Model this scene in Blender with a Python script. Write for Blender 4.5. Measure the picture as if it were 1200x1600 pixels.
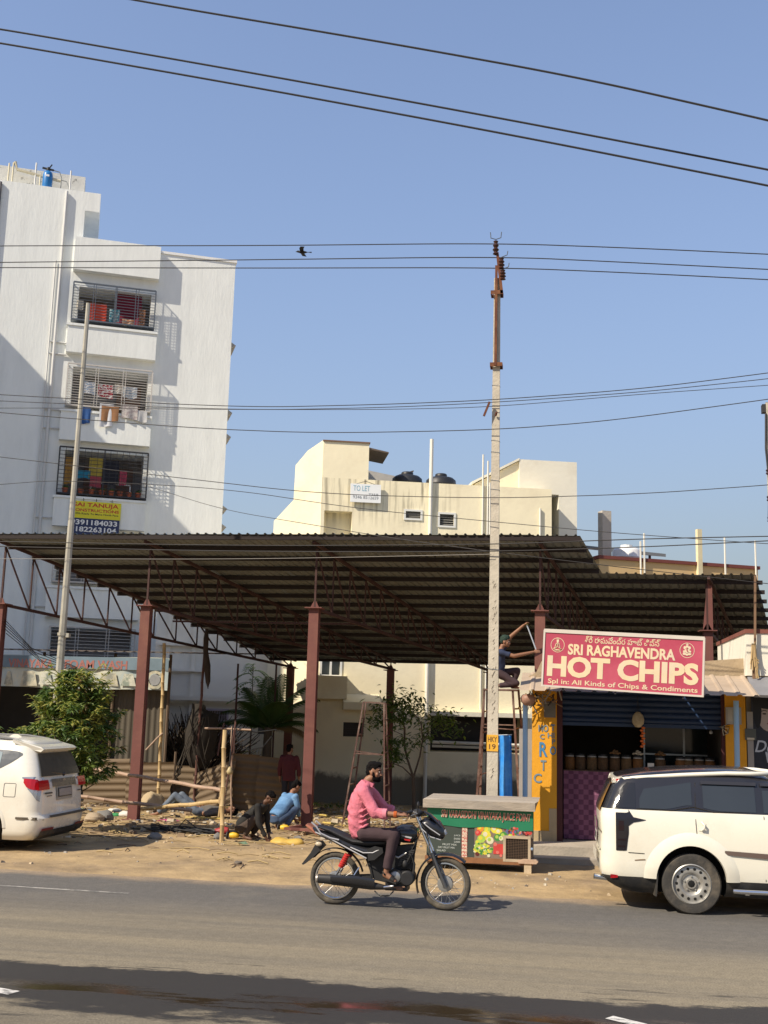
import bpy, bmesh, math, random
from math import sin, cos, pi, radians, atan2, sqrt
from mathutils import Vector, Matrix, noise

for o in list(bpy.data.objects):
    bpy.data.objects.remove(o)
S = bpy.context.scene
C = S.collection
RND = random.Random(7)

# ------------------------------------------------------------------ camera, sky, sun, exposure
cam_d = bpy.data.cameras.new('camera'); cam = bpy.data.objects.new('camera', cam_d); C.objects.link(cam)
YAW, PITCH, ROLL = radians(9), math.atan(310 / 1750), 0.0275
rh = Vector((cos(YAW), sin(YAW), 0)); fh = Vector((-sin(YAW), cos(YAW), 0)); up = Vector((0, 0, 1))
fw = cos(PITCH) * fh + sin(PITCH) * up
uu = -sin(PITCH) * fh + cos(PITCH) * up
cr = cos(ROLL) * rh + sin(ROLL) * uu
cu = -sin(ROLL) * rh + cos(ROLL) * uu
cam.matrix_world = Matrix(((cr.x, cu.x, -fw.x, 0), (cr.y, cu.y, -fw.y, 0), (cr.z, cu.z, -fw.z, 2.4), (0, 0, 0, 1)))
cam_d.sensor_fit = 'VERTICAL'; cam_d.sensor_height = 24; cam_d.sensor_width = 18
cam_d.lens = 24 * 1750 / 1600
cam_d.clip_start = 0.1; cam_d.clip_end = 3000
S.camera = cam

SUN_TRAVEL = Vector((.82, .76, -1.0))
W = bpy.data.worlds.new('World'); S.world = W; W.use_nodes = True
wn = W.node_tree; bg = wn.nodes['Background']
sky = wn.nodes.new('ShaderNodeTexSky'); sky.sky_type = 'NISHITA'; sky.sun_disc = False
sky.sun_elevation = math.asin(1 / SUN_TRAVEL.length)
sky.sun_rotation = atan2(-SUN_TRAVEL.x, -SUN_TRAVEL.y)
sky.altitude = 500; sky.air_density = 1.3; sky.dust_density = 1.3; sky.ozone_density = 1.5
# the hazy white of a dusty horizon: compress the brightest part of the sky, the same in every direction
def wmath(op, a, b):
    m = wn.nodes.new('ShaderNodeMath'); m.operation = op
    for i, q in enumerate((a, b)):
        if isinstance(q, (int, float)): m.inputs[i].default_value = q
        else: wn.links.new(q, m.inputs[i])
    return m.outputs[0]
bw = wn.nodes.new('ShaderNodeRGBToBW'); wn.links.new(sky.outputs[0], bw.inputs[0])
sc = wmath('DIVIDE', 1.0, wmath('ADD', 1.0, wmath('POWER', wmath('DIVIDE', bw.outputs[0], 4.8), 2.2)))
vm = wn.nodes.new('ShaderNodeVectorMath'); vm.operation = 'SCALE'; wn.links.new(sky.outputs[0], vm.inputs[0]); wn.links.new(sc, vm.inputs[3])
vt = wn.nodes.new('ShaderNodeVectorMath'); vt.operation = 'MULTIPLY'; wn.links.new(vm.outputs[0], vt.inputs[0]); vt.inputs[1].default_value = (1.015, .925, .955)
wn.links.new(vt.outputs[0], bg.inputs[0]); bg.inputs[1].default_value = 0.15
sun_d = bpy.data.lights.new('sun', 'SUN'); sun_d.energy = 4.3; sun_d.angle = radians(.55); sun_d.color = (1, .89, .73)
sun = bpy.data.objects.new('sun', sun_d); C.objects.link(sun)
sun.rotation_euler = SUN_TRAVEL.to_track_quat('-Z', 'Y').to_euler(); sun.location = (-20, -20, 30)
S.view_settings.view_transform = 'Standard'; S.view_settings.look = 'None'
S.view_settings.exposure = 0.58; S.view_settings.gamma = 1; S.view_settings.use_curve_mapping = False

# ------------------------------------------------------------------ materials
MATS = {}
def M(name, col, rough=.8, var=.14, scale=3.0, bump=0.0, bscale=30, metal=0, col2=None, mix=(.5, .62), s2=None, stretch=None, spec=.4, coat=0, emis=0):
    if name in MATS: return MATS[name]
    m = bpy.data.materials.new(name); m.use_nodes = True; nt = m.node_tree; N = nt.nodes; L = nt.links
    b = N['Principled BSDF']; b.inputs['Roughness'].default_value = rough; b.inputs['Metallic'].default_value = metal
    b.inputs['Specular IOR Level'].default_value = spec
    if coat: b.inputs['Coat Weight'].default_value = coat; b.inputs['Coat Roughness'].default_value = .06
    tc = N.new('ShaderNodeTexCoord'); vec = tc.outputs['Object']
    if stretch:
        mp = N.new('ShaderNodeMapping'); mp.inputs['Scale'].default_value = stretch; L.new(vec, mp.inputs[0]); vec = mp.outputs[0]
    def nz(sc, det=6, ro=.6):
        n = N.new('ShaderNodeTexNoise'); n.inputs['Scale'].default_value = sc; n.inputs['Detail'].default_value = det
        n.inputs['Roughness'].default_value = ro; L.new(vec, n.inputs['Vector']); return n.outputs['Fac']
    cout = None
    if col2:
        r = N.new('ShaderNodeMapRange'); r.inputs[1].default_value, r.inputs[2].default_value = mix
        L.new(nz(s2 or scale * .45, 9, .68), r.inputs[0])
        mx = N.new('ShaderNodeMix'); mx.data_type = 'RGBA'; mx.inputs[6].default_value = (*col, 1); mx.inputs[7].default_value = (*col2, 1)
        L.new(r.outputs[0], mx.inputs[0]); cout = mx.outputs[2]
    if var:
        r = N.new('ShaderNodeMapRange'); r.inputs[1].default_value = .25; r.inputs[2].default_value = .75
        r.inputs[3].default_value = 1 - var; r.inputs[4].default_value = 1 + var; L.new(nz(scale), r.inputs[0])
        mx = N.new('ShaderNodeMix'); mx.data_type = 'RGBA'; mx.blend_type = 'MULTIPLY'; mx.inputs[0].default_value = 1
        if cout: L.new(cout, mx.inputs[6])
        else: mx.inputs[6].default_value = (*col, 1)
        L.new(r.outputs[0], mx.inputs[7]); cout = mx.outputs[2]
        r2 = N.new('ShaderNodeMapRange'); r2.inputs[3].default_value = max(.02, rough - .1); r2.inputs[4].default_value = min(1, rough + .12)
        L.new(nz(scale * 2.3), r2.inputs[0]); L.new(r2.outputs[0], b.inputs['Roughness'])
    if cout: L.new(cout, b.inputs['Base Color'])
    else: b.inputs['Base Color'].default_value = (*col, 1)
    if bump:
        bp = N.new('ShaderNodeBump'); bp.inputs['Strength'].default_value = min(1, bump); bp.inputs['Distance'].default_value = .02
        L.new(nz(bscale, 5), bp.inputs['Height']); L.new(bp.outputs[0], b.inputs['Normal'])
    if emis:
        b.inputs['Emission Color'].default_value = (*col, 1); b.inputs['Emission Strength'].default_value = emis
    MATS[name] = m; return m

# ------------------------------------------------------------------ mesh builder
class MB:
    def __init__(s): s.v = []; s.f = []; s.m = []; s.T = None
    def add(s, vs, fs, mi=0):
        n = len(s.v)
        s.v += [(s.T @ Vector(p)) for p in vs] if s.T else [Vector(p) for p in vs]
        s.f += [tuple(i + n for i in f) for f in fs]; s.m += [mi] * len(fs); return s
    def box(s, x0, x1, y0, y1, z0, z1, mi=0):
        return s.add([(x0,y0,z0),(x1,y0,z0),(x1,y1,z0),(x0,y1,z0),(x0,y0,z1),(x1,y0,z1),(x1,y1,z1),(x0,y1,z1)],
                     [(0,3,2,1),(4,5,6,7),(0,1,5,4),(1,2,6,5),(2,3,7,6),(3,0,4,7)], mi)
    def beam(s, a, b, w, h=None, mi=0, upv=(0,0,1)):
        a, b = Vector(a), Vector(b); h = h or w; d = (b - a).normalized(); u = Vector(upv)
        if abs(d.dot(u)) > .98: u = Vector((0, 1, 0))
        x = d.cross(u).normalized() * w / 2; y = x.cross(d).normalized() * h / 2
        return s.add([a-x-y, a+x-y, a+x+y, a-x+y, b-x-y, b+x-y, b+x+y, b-x+y],
                     [(0,3,2,1),(4,5,6,7),(0,1,5,4),(1,2,6,5),(2,3,7,6),(3,0,4,7)], mi)
    def tube(s, pts, r, n=6, mi=0, cap=True):
        pts = [Vector(p) for p in pts]; k = len(pts); rs = r if isinstance(r, (list, tuple)) else [r] * k
        vs = []; prev = None
        for i, p in enumerate(pts):
            d = (pts[min(i+1, k-1)] - pts[max(i-1, 0)]).normalized()
            if prev is None:
                u = Vector((0,0,1)) if abs(d.z) < .9 else Vector((1,0,0)); x = d.cross(u).normalized()
            else:
                x = (prev - d * prev.dot(d))
                x = x.normalized() if x.length > 1e-6 else d.orthogonal().normalized()
            prev = x; y = d.cross(x)
            vs += [p + (x * cos(2*pi*j/n) + y * sin(2*pi*j/n)) * rs[i] for j in range(n)]
        fs = [(i*n+j, i*n+(j+1)%n, (i+1)*n+(j+1)%n, (i+1)*n+j) for i in range(k-1) for j in range(n)]
        if cap: fs += [tuple(range(n))[::-1], tuple((k-1)*n+j for j in range(n))]
        return s.add(vs, fs, mi)
    def lathe(s, prof, n=16, c=(0,0,0), axis='Z', mi=0, caps=True):
        vs = []; k = len(prof); c = Vector(c)
        for r, z in prof:
            for j in range(n):
                a = 2*pi*j/n; p = (r*cos(a), r*sin(a), z)
                if axis == 'Y': p = (p[0], p[2], p[1])
                if axis == 'X': p = (p[2], p[0], p[1])
                vs.append(c + Vector(p))
        fs = [(i*n+j, i*n+(j+1)%n, (i+1)*n+(j+1)%n, (i+1)*n+j) for i in range(k-1) for j in range(n)]
        if caps and prof[0][0] > 1e-4: fs.append(tuple(range(n))[::-1])
        if caps and prof[-1][0] > 1e-4: fs.append(tuple((k-1)*n+j for j in range(n)))
        return s.add(vs, fs, mi)
    def ball(s, c, r, n=10, k=6, mi=0, R=None):
        r = r if isinstance(r, (tuple, list)) else (r, r, r); c = Vector(c); vs = []; fs = []
        for i in range(k+1):
            t = pi*i/k
            for j in range(n):
                a = 2*pi*j/n; p = Vector((r[0]*sin(t)*cos(a), r[1]*sin(t)*sin(a), r[2]*cos(t)))
                vs.append(c + (R @ p if R else p))
        fs = [(i*n+j, (i+1)*n+j, (i+1)*n+(j+1)%n, i*n+(j+1)%n) for i in range(k) for j in range(n)]
        return s.add(vs, fs, mi)
    def prism(s, pts, ext, mi=0):
        n = len(pts); e = Vector(ext); pts = [Vector(p) for p in pts]
        return s.add(pts + [p + e for p in pts], [tuple(range(n))[::-1], tuple(range(n, 2*n))] +
                     [(i, (i+1)%n, n+(i+1)%n, n+i) for i in range(n)], mi)
    def grid(s, fn, nu, nv, mi=0):
        vs = [fn(i/nu, j/nv) for j in range(nv+1) for i in range(nu+1)]
        return s.add(vs, [(j*(nu+1)+i, j*(nu+1)+i+1, (j+1)*(nu+1)+i+1, (j+1)*(nu+1)+i) for j in range(nv) for i in range(nu)], mi)

def mesh_of(mb, name, mats, smooth=None, fixn=True):
    me = bpy.data.meshes.new(name); me.from_pydata([tuple(p) for p in mb.v], [], mb.f)
    for m in (mats if isinstance(mats, (list, tuple)) else [mats]): me.materials.append(m)
    if any(mb.m): me.polygons.foreach_set('material_index', mb.m)
    if fixn:
        bm = bmesh.new(); bm.from_mesh(me); bmesh.ops.recalc_face_normals(bm, faces=bm.faces); bm.to_mesh(me); bm.free()
    me.update()
    if smooth: smooth_me(me, smooth)
    return me
def smooth_me(me, ang):
    me.polygons.foreach_set('use_smooth', [True] * len(me.polygons))
    if ang < 179: me.set_sharp_from_angle(angle=radians(ang))
    me.update()
ROOT = {}
def thing(name, label, cat, loc=(0,0,0), rz=0, group=None):
    o = bpy.data.objects.new(name, None); C.objects.link(o); o.empty_display_size = .2
    o.location = loc; o.rotation_euler = (0, 0, rz); tag(o, label, cat, group)
    ROOT[o] = Matrix.Translation(Vector(loc)) @ Matrix.Rotation(rz, 4, 'Z'); return o
def tag(o, label=None, cat=None, group=None, kind=None):
    if label: o['label'] = label
    if cat: o['category'] = cat
    if group: o['group'] = group
    if kind: o['kind'] = kind
    return o
def obj(name, mb, mats, parent=None, smooth=None, world=False, kind=None, label=None, loc=None, fixn=True):
    """links one mesh object; world=True: the builder holds world coordinates that are brought into the parent's frame"""
    if isinstance(mb, MB):
        if world and parent is not None:
            q = parent; inv = Matrix.Identity(4)
            while q is not None and q not in ROOT: q = q.parent
            inv = ROOT[q].inverted(); mb.v = [inv @ Vector(p) for p in mb.v]
        me = mesh_of(mb, name, mats, smooth, fixn)
    else: me = mb
    o = bpy.data.objects.new(name, me); C.objects.link(o)
    if parent is not None: o.parent = parent
    if loc: o.location = loc
    if kind: o['kind'] = kind
    if label: o['label'] = label
    return o
def solo(name, mb, mats, label, cat, loc, group=None, smooth=None):
    """a thing that is one mesh; the builder holds world coordinates, the origin goes to loc"""
    L = Vector(loc); mb.v = [Vector(p) - L for p in mb.v]
    o = obj(name, mb, mats, None, smooth); o.location = loc; tag(o, label, cat, group); return o
def inst(name, me, parent, loc=(0,0,0), rot=(0,0,0), sc=(1,1,1), label=None):
    o = bpy.data.objects.new(name, me); C.objects.link(o); o.parent = parent
    o.location = loc; o.rotation_euler = rot; o.scale = sc
    if label: o['label'] = label
    return o
def dup_tree(o, parent=None):
    c = o.copy(); C.objects.link(c)
    if parent is not None: c.parent = parent
    elif o in ROOT: ROOT[c] = ROOT[o]
    for ch in list(o.children): dup_tree(ch, c)
    return c
def place(o, loc, rz=0):
    o.location = loc; o.rotation_euler = (0, 0, rz); ROOT[o] = Matrix.Translation(Vector(loc)) @ Matrix.Rotation(rz, 4, 'Z')
def text_mesh(s, size, bold=0, width=None, height=None, depth=.002, align='CENTER', shear=0):
    cu_ = bpy.data.curves.new('lettering', 'FONT'); cu_.body = s; cu_.size = size; cu_.align_x = align; cu_.align_y = 'CENTER'
    cu_.offset = bold; cu_.extrude = depth; cu_.resolution_u = 3; cu_.shear = shear
    t = bpy.data.objects.new('lettering', cu_); C.objects.link(t); bpy.context.view_layer.update()
    me = bpy.data.meshes.new_from_object(t.evaluated_get(bpy.context.evaluated_depsgraph_get()))
    bpy.data.objects.remove(t); bpy.data.curves.remove(cu_)
    xs = [v.co.x for v in me.vertices] or [0]; ys = [v.co.y for v in me.vertices] or [0]
    sx = width / (max(xs) - min(xs)) if width and max(xs) > min(xs) else 1
    sy = height / (max(ys) - min(ys)) if height and max(ys) > min(ys) else 1
    mx, my = (max(xs)+min(xs))/2, (max(ys)+min(ys))/2
    for v in me.vertices: v.co = Vector(((v.co.x - mx) * sx, (v.co.y - my) * sy, v.co.z))
    return me
def text(s, parent, mat, x, y, z, width, height, bold=0, rz=0, shear=0, depth=.002, label=None):
    """lettering in the parent's x-z plane, facing local -y"""
    me = text_mesh(s, 1, bold, width, height, depth, shear=shear); me.materials.clear(); me.materials.append(mat)
    R = Matrix.Rotation(rz, 4, 'Y') @ Matrix.Rotation(pi/2, 4, 'X')
    me.transform(Matrix.Translation((x, y, z)) @ R)
    o = bpy.data.objects.new('lettering', me); C.objects.link(o); o.parent = parent
    if label: o['label'] = label
    return o
def noise3(x, y, z=0, s=1.0): return noise.noise(Vector((x*s, y*s, z*s)))

# ================================================================== SETTING
def gz(x, y):
    """height of the dirt"""
    e = 15.75 + .12 * noise3(x, 3, 0, .35) + .10 * noise3(x, 7, 0, 1.7)
    t = y - e
    z = max(-.06, min(.012, t * .05)) + (.012 * noise3(x, y, 0, 2.1) + .006 * noise3(x, y, 5, 7)) * min(1, max(.15, t / 1.5))
    if y > 21: z -= min(1, (y - 21) / 12) * .38
    if y > 18.5 and x < -1:
        w = min(1, (y - 18.5) / 3) * min(1, max(0, (-1 - x)))
        z += w * (.07 * max(-.3, noise3(x, y, 9, .55)) + .035 * noise3(x, y, 2, 1.6))
    return z

road_m = bpy.data.materials.new('asphalt'); road_m.use_nodes = True
def _road():
    nt = road_m.node_tree; N, L = nt.nodes, nt.links; b = N['Principled BSDF']
    geo = N.new('ShaderNodeTexCoord'); sep = N.new('ShaderNodeSeparateXYZ'); L.new(geo.outputs['Object'], sep.inputs[0])
    def nz(sc, det=8, ro=.6, st=None):
        n = N.new('ShaderNodeTexNoise'); n.inputs['Scale'].default_value = sc; n.inputs['Detail'].default_value = det; n.inputs['Roughness'].default_value = ro
        if st:
            mp = N.new('ShaderNodeMapping'); mp.inputs['Scale'].default_value = st; L.new(geo.outputs['Object'], mp.inputs[0]); L.new(mp.outputs[0], n.inputs['Vector'])
        else: L.new(geo.outputs['Object'], n.inputs['Vector'])
        return n.outputs['Fac']
    def mth(op, a, c, d=None):
        m = N.new('ShaderNodeMath'); m.operation = op
        for i, q in enumerate((a, c, d)):
            if q is None: continue
            if isinstance(q, (int, float)): m.inputs[i].default_value = q
            else: L.new(q, m.inputs[i])
        return m.outputs[0]
    def rng(v, a, c, lo=0, hi=1):
        r = N.new('ShaderNodeMapRange'); r.interpolation_type = 'SMOOTHSTEP'; L.new(v, r.inputs[0])
        r.inputs[1].default_value, r.inputs[2].default_value, r.inputs[3].default_value, r.inputs[4].default_value = a, c, lo, hi; return r.outputs[0]
    def mix(f, a, c):
        m = N.new('ShaderNodeMix'); m.data_type = 'RGBA'
        for i, q in ((0, f), (6, a), (7, c)):
            if isinstance(q, (int, float)): m.inputs[i].default_value = q
            elif isinstance(q, tuple): m.inputs[i].default_value = (*q, 1)
            else: L.new(q, m.inputs[i])
        return m.outputs[2]
    y = sep.outputs['Y']; x = sep.outputs['X']
    # dry asphalt, dustier in the near lane, cleaner under the wheel tracks
    dust = rng(mth('ADD', y, mth('MULTIPLY', nz(.6, 6, .6, (.25, 1, 1)), 2.2)), 15.4, 12.9)
    speck = mth('MULTIPLY', rng(nz(55, 3, .75), .3, .7, .70, 1.3), rng(nz(9, 5, .7), .3, .7, .90, 1.1))
    col = mix(dust, (.120, .112, .100), (.225, .190, .130))
    tr = rng(nz(1.0, 6, .6, (.12, 2.6, 1)), .40, .66); col = mix(mth('MULTIPLY', tr, .38), col, (.092, .086, .078))
    blot = rng(nz(.9, 8, .7), .52, .72); col = mix(mth('MULTIPLY', blot, .25), col, (.235, .205, .155))
    edge = rng(mth('ADD', y, mth('MULTIPLY', nz(1.3, 7, .65), 1.0)), 15.75, 16.25); col = mix(mth('MULTIPLY', edge, .7), col, (.34, .25, .155))
    m = N.new('ShaderNodeMix'); m.data_type = 'RGBA'; m.blend_type = 'MULTIPLY'; m.inputs[0].default_value = 1; L.new(col, m.inputs[6]); L.new(speck, m.inputs[7]); col = m.outputs[2]
    # water spilt along the near side of the road
    yy = mth('ADD', y, mth('ADD', mth('ADD', mth('MULTIPLY', mth('SUBTRACT', nz(.9, 9, .66, (.45, 1, 1)), .5), .8), mth('MULTIPLY', mth('SUBTRACT', nz(3.2, 9, .8, (.5, 1, 1)), .5), .95)), mth('MULTIPLY', mth('SUBTRACT', nz(.16, 2, .5), .5), .9)))
    yy = mth('SUBTRACT', yy, mth('MULTIPLY', x, .03))
    wet = rng(yy, 10.50, 10.38)
    dryback = rng(mth('ADD', yy, mth('MULTIPLY', mth('SUBTRACT', nz(1.6, 9, .75, (.4, 1, 1)), .5), 1.4)), 9.12, 8.85)
    wet = mth('MULTIPLY', wet, mth('SUBTRACT', 1, mth('MULTIPLY', dryback, .85)))
    streak = mth('MULTIPLY', rng(nz(2.6, 7, .72, (.22, 2.4, 1)), .585, .625), rng(yy, 11.35, 10.75)); wet = mth('MAXIMUM', wet, mth('MULTIPLY', streak, .75))
    pud = mth('MULTIPLY', rng(nz(.75, 9, .66, (.30, 1.7, 1)), .485, .535), mth('MULTIPLY', rng(yy, 10.0, 9.6), wet))
    col = mix(wet, col, mix(speck, (.012, .011, .010), (.034, .030, .025)))
    col = mix(pud, col, (.030, .021, .012))
    L.new(col, b.inputs['Base Color'])
    ro = N.new('ShaderNodeMix'); ro.data_type = 'FLOAT'; L.new(wet, ro.inputs[0]); ro.inputs[2].default_value = .86; ro.inputs[3].default_value = .62
    ro2 = N.new('ShaderNodeMix'); ro2.data_type = 'FLOAT'; L.new(pud, ro2.inputs[0]); L.new(ro.outputs[0], ro2.inputs[2]); ro2.inputs[3].default_value = .13
    L.new(ro2.outputs[0], b.inputs['Roughness']); b.inputs['Specular IOR Level'].default_value = .35
    bp = N.new('ShaderNodeBump'); bp.inputs['Distance'].default_value = .008; L.new(nz(60, 4, .7), bp.inputs['Height'])
    L.new(mth('MULTIPLY', mth('SUBTRACT', 1, pud), .5), bp.inputs['Strength']); L.new(bp.outputs[0], b.inputs['Normal'])
_road()
mb = MB(); mb.grid(lambda u, v: (-150 + 300*u, -6 + 23*v, 0), 60, 12)
tag(obj('road', mb, road_m), kind='structure')

dirt_m = M('dirt', (.38, .275, .15), .95, .24, 1.9, 1.0, 8, col2=(.25, .185, .115), mix=(.45, .66), s2=.9, spec=.15)
land_m = M('plain_earth', (.33, .26, .18), .95, .2, .2, spec=.1)
mb = MB(); mb.grid(lambda u, v: (-900 + 1800*u, -700 + 1800*v, -.75), 8, 8)
tag(obj('ground', mb, land_m), kind='structure')
mb = MB()
NX, NY = 230, 190
mb.grid(lambda u, v: ((lambda X, Y: (X, Y, gz(X, Y)))(-19 + 33*u, 15.0 + 22*v*(.45 + .55*v))), NX, NY)
tag(obj('dirt_verge', mb, dirt_m, smooth=180), kind='structure')
mb = MB()
for x0, x1 in ((-160, -19), (14, 160)): mb.box(x0, x1, 15.9, 60, -.9, -.05)
mb.box(-19, 14, 36.9, 60, -.9, -.42)
tag(obj('back_ground', mb, land_m), kind='structure')

# painted marks left on the asphalt
paint_m = M('worn_road_paint', (.62, .60, .55), .7, .1, 8, col2=(.14, .13, .12), mix=(.50, .60), s2=5)
def strip(name, pts, w, mat=paint_m, z=.004):
    mb = MB(); n = len(pts)
    vs = []
    for i, p in enumerate(pts):
        d = (Vector(pts[min(i+1, n-1)]) - Vector(pts[max(i-1, 0)])).normalized(); q = Vector((-d.y, d.x, 0)) * w / 2
        vs += [Vector((p[0], p[1], z)) + q, Vector((p[0], p[1], z)) - q]
    mb.add(vs, [(2*i, 2*i+1, 2*i+3, 2*i+2) for i in range(n-1)])
    return tag(obj(name, mb, mat), kind='structure')
faint_m = M('faded_road_paint', (.36, .34, .30), .8, .1, 9, col2=(.14, .135, .125), mix=(.46, .60), s2=7)
strip('lane_marking', [(-9.5, 14.43, 0), (-7.242, 14.392, 0), (-5.45, 14.33, 0)], .075, faint_m)
strip('road_marking', [(0.405, 9.826, 0.0), (0.666, 9.644, 0.0)], .12)
strip('road_marking', [(-5.039, 9.469, 0.0), (-4.478, 9.305, 0.0)], .14)

# loose stones and litter trodden into the dirt (uncountable)
def pebble(mb, x, y, z, r, mi=0):
    a = RND.random()*6.28; R = Matrix.Rotation(a, 3, 'Z') @ Matrix.Rotation(RND.uniform(-.5, .5), 3, 'X')
    k = [RND.uniform(.75, 1.25) for _ in range(8)]
    vs = [R @ Vector((sx*r*k[i]*1.1, sy*r*k[i]*.8, sz*r*k[i]*.6)) + Vector((x, y, z + r*.2)) for i, (sx, sy, sz) in enumerate(
        [(-1,-1,-1),(1,-1,-1),(1,1,-1),(-1,1,-1),(-.6,-.7,1),(.7,-.5,1),(.6,.7,1),(-.7,.6,1)])]
    mb.add(vs, [(0,3,2,1),(4,5,6,7),(0,1,5,4),(1,2,6,5),(2,3,7,6),(3,0,4,7)], mi)
stone_ms = [M('pebble_tan', (.42, .33, .22), .9, .2, 5), M('pebble_grey', (.30, .28, .25), .9, .2, 5), M('pebble_dark', (.12, .10, .08), .9, .2, 5), M('pebble_white', (.46, .42, .34), .9, .2, 5)]
mb = MB()
for _ in range(2600):
    y = 15.9 + 17 * RND.random() ** 1.3; x = RND.uniform(-13.5, 5)
    if x > -.6 and y > 19: continue
    c = noise3(x, y, 4, .7)
    if y < 19.5 and RND.random() > .16 + c: continue
    r = RND.choice((.008, .012, .015, .02, .03)) * (1 + max(0, y - 20) * .12)
    pebble(mb, x, y, gz(x, y), r, RND.choice((0, 0, 0, 0, 1, 1, 2, 2, 3)))
obj('gravel', mb, stone_ms, kind='stuff')
mb = MB()
for _ in range(620):
    y = RND.uniform(20.5, 31.5); x = RND.uniform(-13.5, -3)
    if noise3(x, y, 8, .6) < -.05 and RND.random() < .8: continue
    pebble(mb, x, y, gz(x, y), RND.choice((.035, .045, .06, .08)) * RND.uniform(.7, 1.3), RND.choice((0, 0, 1, 1, 2, 3)))
obj('rubble', mb, [M('rubble_earth', (.27, .19, .115), .95, .25, 5), M('rubble_dark', (.13, .095, .065), .95, .25, 5), M('rubble_grey_bits', (.22, .20, .17), .95, .2, 5), M('rubble_pale', (.42, .36, .27), .95, .2, 5)], kind='stuff')
mb = MB()
for _ in range(1300):
    y = RND.uniform(17.5, 31); x = RND.uniform(-13, -2.5)
    if y < 20 and RND.random() < .7: continue
    a = RND.uniform(-.6, .6) + (pi/2 if RND.random() < .2 else 0); l = RND.uniform(.08, .5); z = gz(x, y) + .015
    mb.tube([(x, y, z), (x + l*.5*cos(a), y + l*.5*sin(a), z + RND.uniform(0, .04)), (x + l*cos(a), y + l*sin(a), z)], RND.uniform(.004, .011), 4, RND.choice((0, 0, 1, 2)))
obj('straw_and_twigs', mb, [M('straw', (.36, .27, .13), .9), M('twig', (.16, .11, .07), .9), M('dry_leaf', (.28, .20, .10), .9)], kind='stuff')
mb = MB()
for _ in range(130):
    y = RND.uniform(19.5, 31); x = RND.uniform(-13, -2.5); z = gz(x, y) + .02; r = RND.uniform(.03, .11)
    vs = [(x + r*cos(a)*RND.uniform(.5, 1.3), y + r*sin(a)*RND.uniform(.5, 1.3), z + RND.uniform(0, .05)) for a in [i*1.05 for i in range(6)]]
    mb.add(vs, [tuple(range(6))], RND.choice((0, 0, 1, 2, 3, 3, 3, 3)))
obj('litter_scraps', mb, [M('scrap_white', (.50, .46, .38), .8), M('scrap_blue', (.12, .16, .22), .8), M('scrap_green', (.14, .2, .12), .6), M('scrap_brown', (.3, .22, .14), .8)], kind='stuff', fixn=False)

# ================================================================== BUILDINGS
def wall_block(mb, s0, s1, z0, z1, depth, holes=(), top=True, hole_depth=1.1, y0=0.0):
    """rectangular block whose front (local y = y0) has real recesses; holes: (sa, sb, za, zb[, depth])"""
    S_ = sorted({s0, s1, *[h[0] for h in holes], *[h[1] for h in holes]}); Z_ = sorted({z0, z1, *[h[2] for h in holes], *[h[3] for h in holes]})
    for a, b in zip(S_, S_[1:]):
        for c, d in zip(Z_, Z_[1:]):
            m, n = (a+b)/2, (c+d)/2
            if any(h[0] < m < h[1] and h[2] < n < h[3] for h in holes): continue
            mb.add([(a,y0,c),(b,y0,c),(b,y0,d),(a,y0,d)], [(0,1,2,3)])
    for h in holes:
        sa, sb, za, zb = h[:4]; q = y0 + (h[4] if len(h) > 4 else hole_depth)
        mb.add([(sa,y0,za),(sb,y0,za),(sb,y0,zb),(sa,y0,zb),(sa,q,za),(sb,q,za),(sb,q,zb),(sa,q,zb)],
               [(0,4,5,1),(3,2,6,7),(0,3,7,4),(1,5,6,2)], 0)
        mb.add([(sa,q,za),(sb,q,za),(sb,q,zb),(sa,q,zb)], [(0,1,2,3)], h[5] if len(h) > 5 else 1)
    e = y0 + depth
    mb.add([(s0,y0,z0),(s1,y0,z0),(s1,e,z0),(s0,e,z0),(s0,y0,z1),(s1,y0,z1),(s1,e,z1),(s0,e,z1)],
           [(1,2,6,5),(2,3,7,6),(3,0,4,7)] + ([(4,5,6,7)] if top else []))

white_wall = M('white_distemper', (.81, .83, .80), .9, .06, 2.6, .4, 12, col2=(.70, .72, .70), mix=(.50, .82), s2=1.5, stretch=(1, 1, .22))
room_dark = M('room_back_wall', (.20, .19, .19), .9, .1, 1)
iron_black = M('black_iron_grille', (.035, .035, .04), .6, .1, 4)
iron_grey = M('bluish_iron_grille', (.10, .12, .15), .6, .1, 4)
iron_white = M('white_painted_grille', (.55, .52, .48), .6, .1, 4)
pvc = M('pvc_pipe', (.62, .62, .60), .6, .06, 3)
cream_pipe = M('cream_pipe', (.60, .55, .40), .6, .08, 3)

LB_LOC, LB_RZ = (-17.4, 37.7, 0), radians(24)
ap = thing('apartment_building', 'tall white apartment building with caged balconies and a clothes filled facade', 'building', LB_LOC, LB_RZ)
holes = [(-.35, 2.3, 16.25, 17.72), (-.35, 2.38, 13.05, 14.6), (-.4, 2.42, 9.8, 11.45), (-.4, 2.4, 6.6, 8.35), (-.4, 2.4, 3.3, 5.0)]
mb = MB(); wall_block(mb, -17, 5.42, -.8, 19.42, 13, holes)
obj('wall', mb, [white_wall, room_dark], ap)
mb = MB(); mb.box(-.3, 5.47, -.04, .16, 19.421, 19.52); mb.box(5.27, 5.47, .162, 13, 19.421, 19.52)
obj('coping', mb, M('coping_white', (.80, .80, .78), .8, .04, 2), ap)
mb = MB(); mb.box(-17, -.37, 0, 6, 19.421, 21.5); mb.box(-.369, .17, 0, 2.6, 20.75, 21.5)
obj('stair_tower', mb, white_wall, ap)
mb = MB(); mb.box(-17, -.46, .7, 5.5, 21.501, 22.42)
obj('tank_parapet', mb, M('flaking_white_wall', (.62, .62, .58), .9, .08, 1.2, .5, 9, col2=(.25, .25, .23), mix=(.60, .66), s2=3.5), ap)
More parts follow.
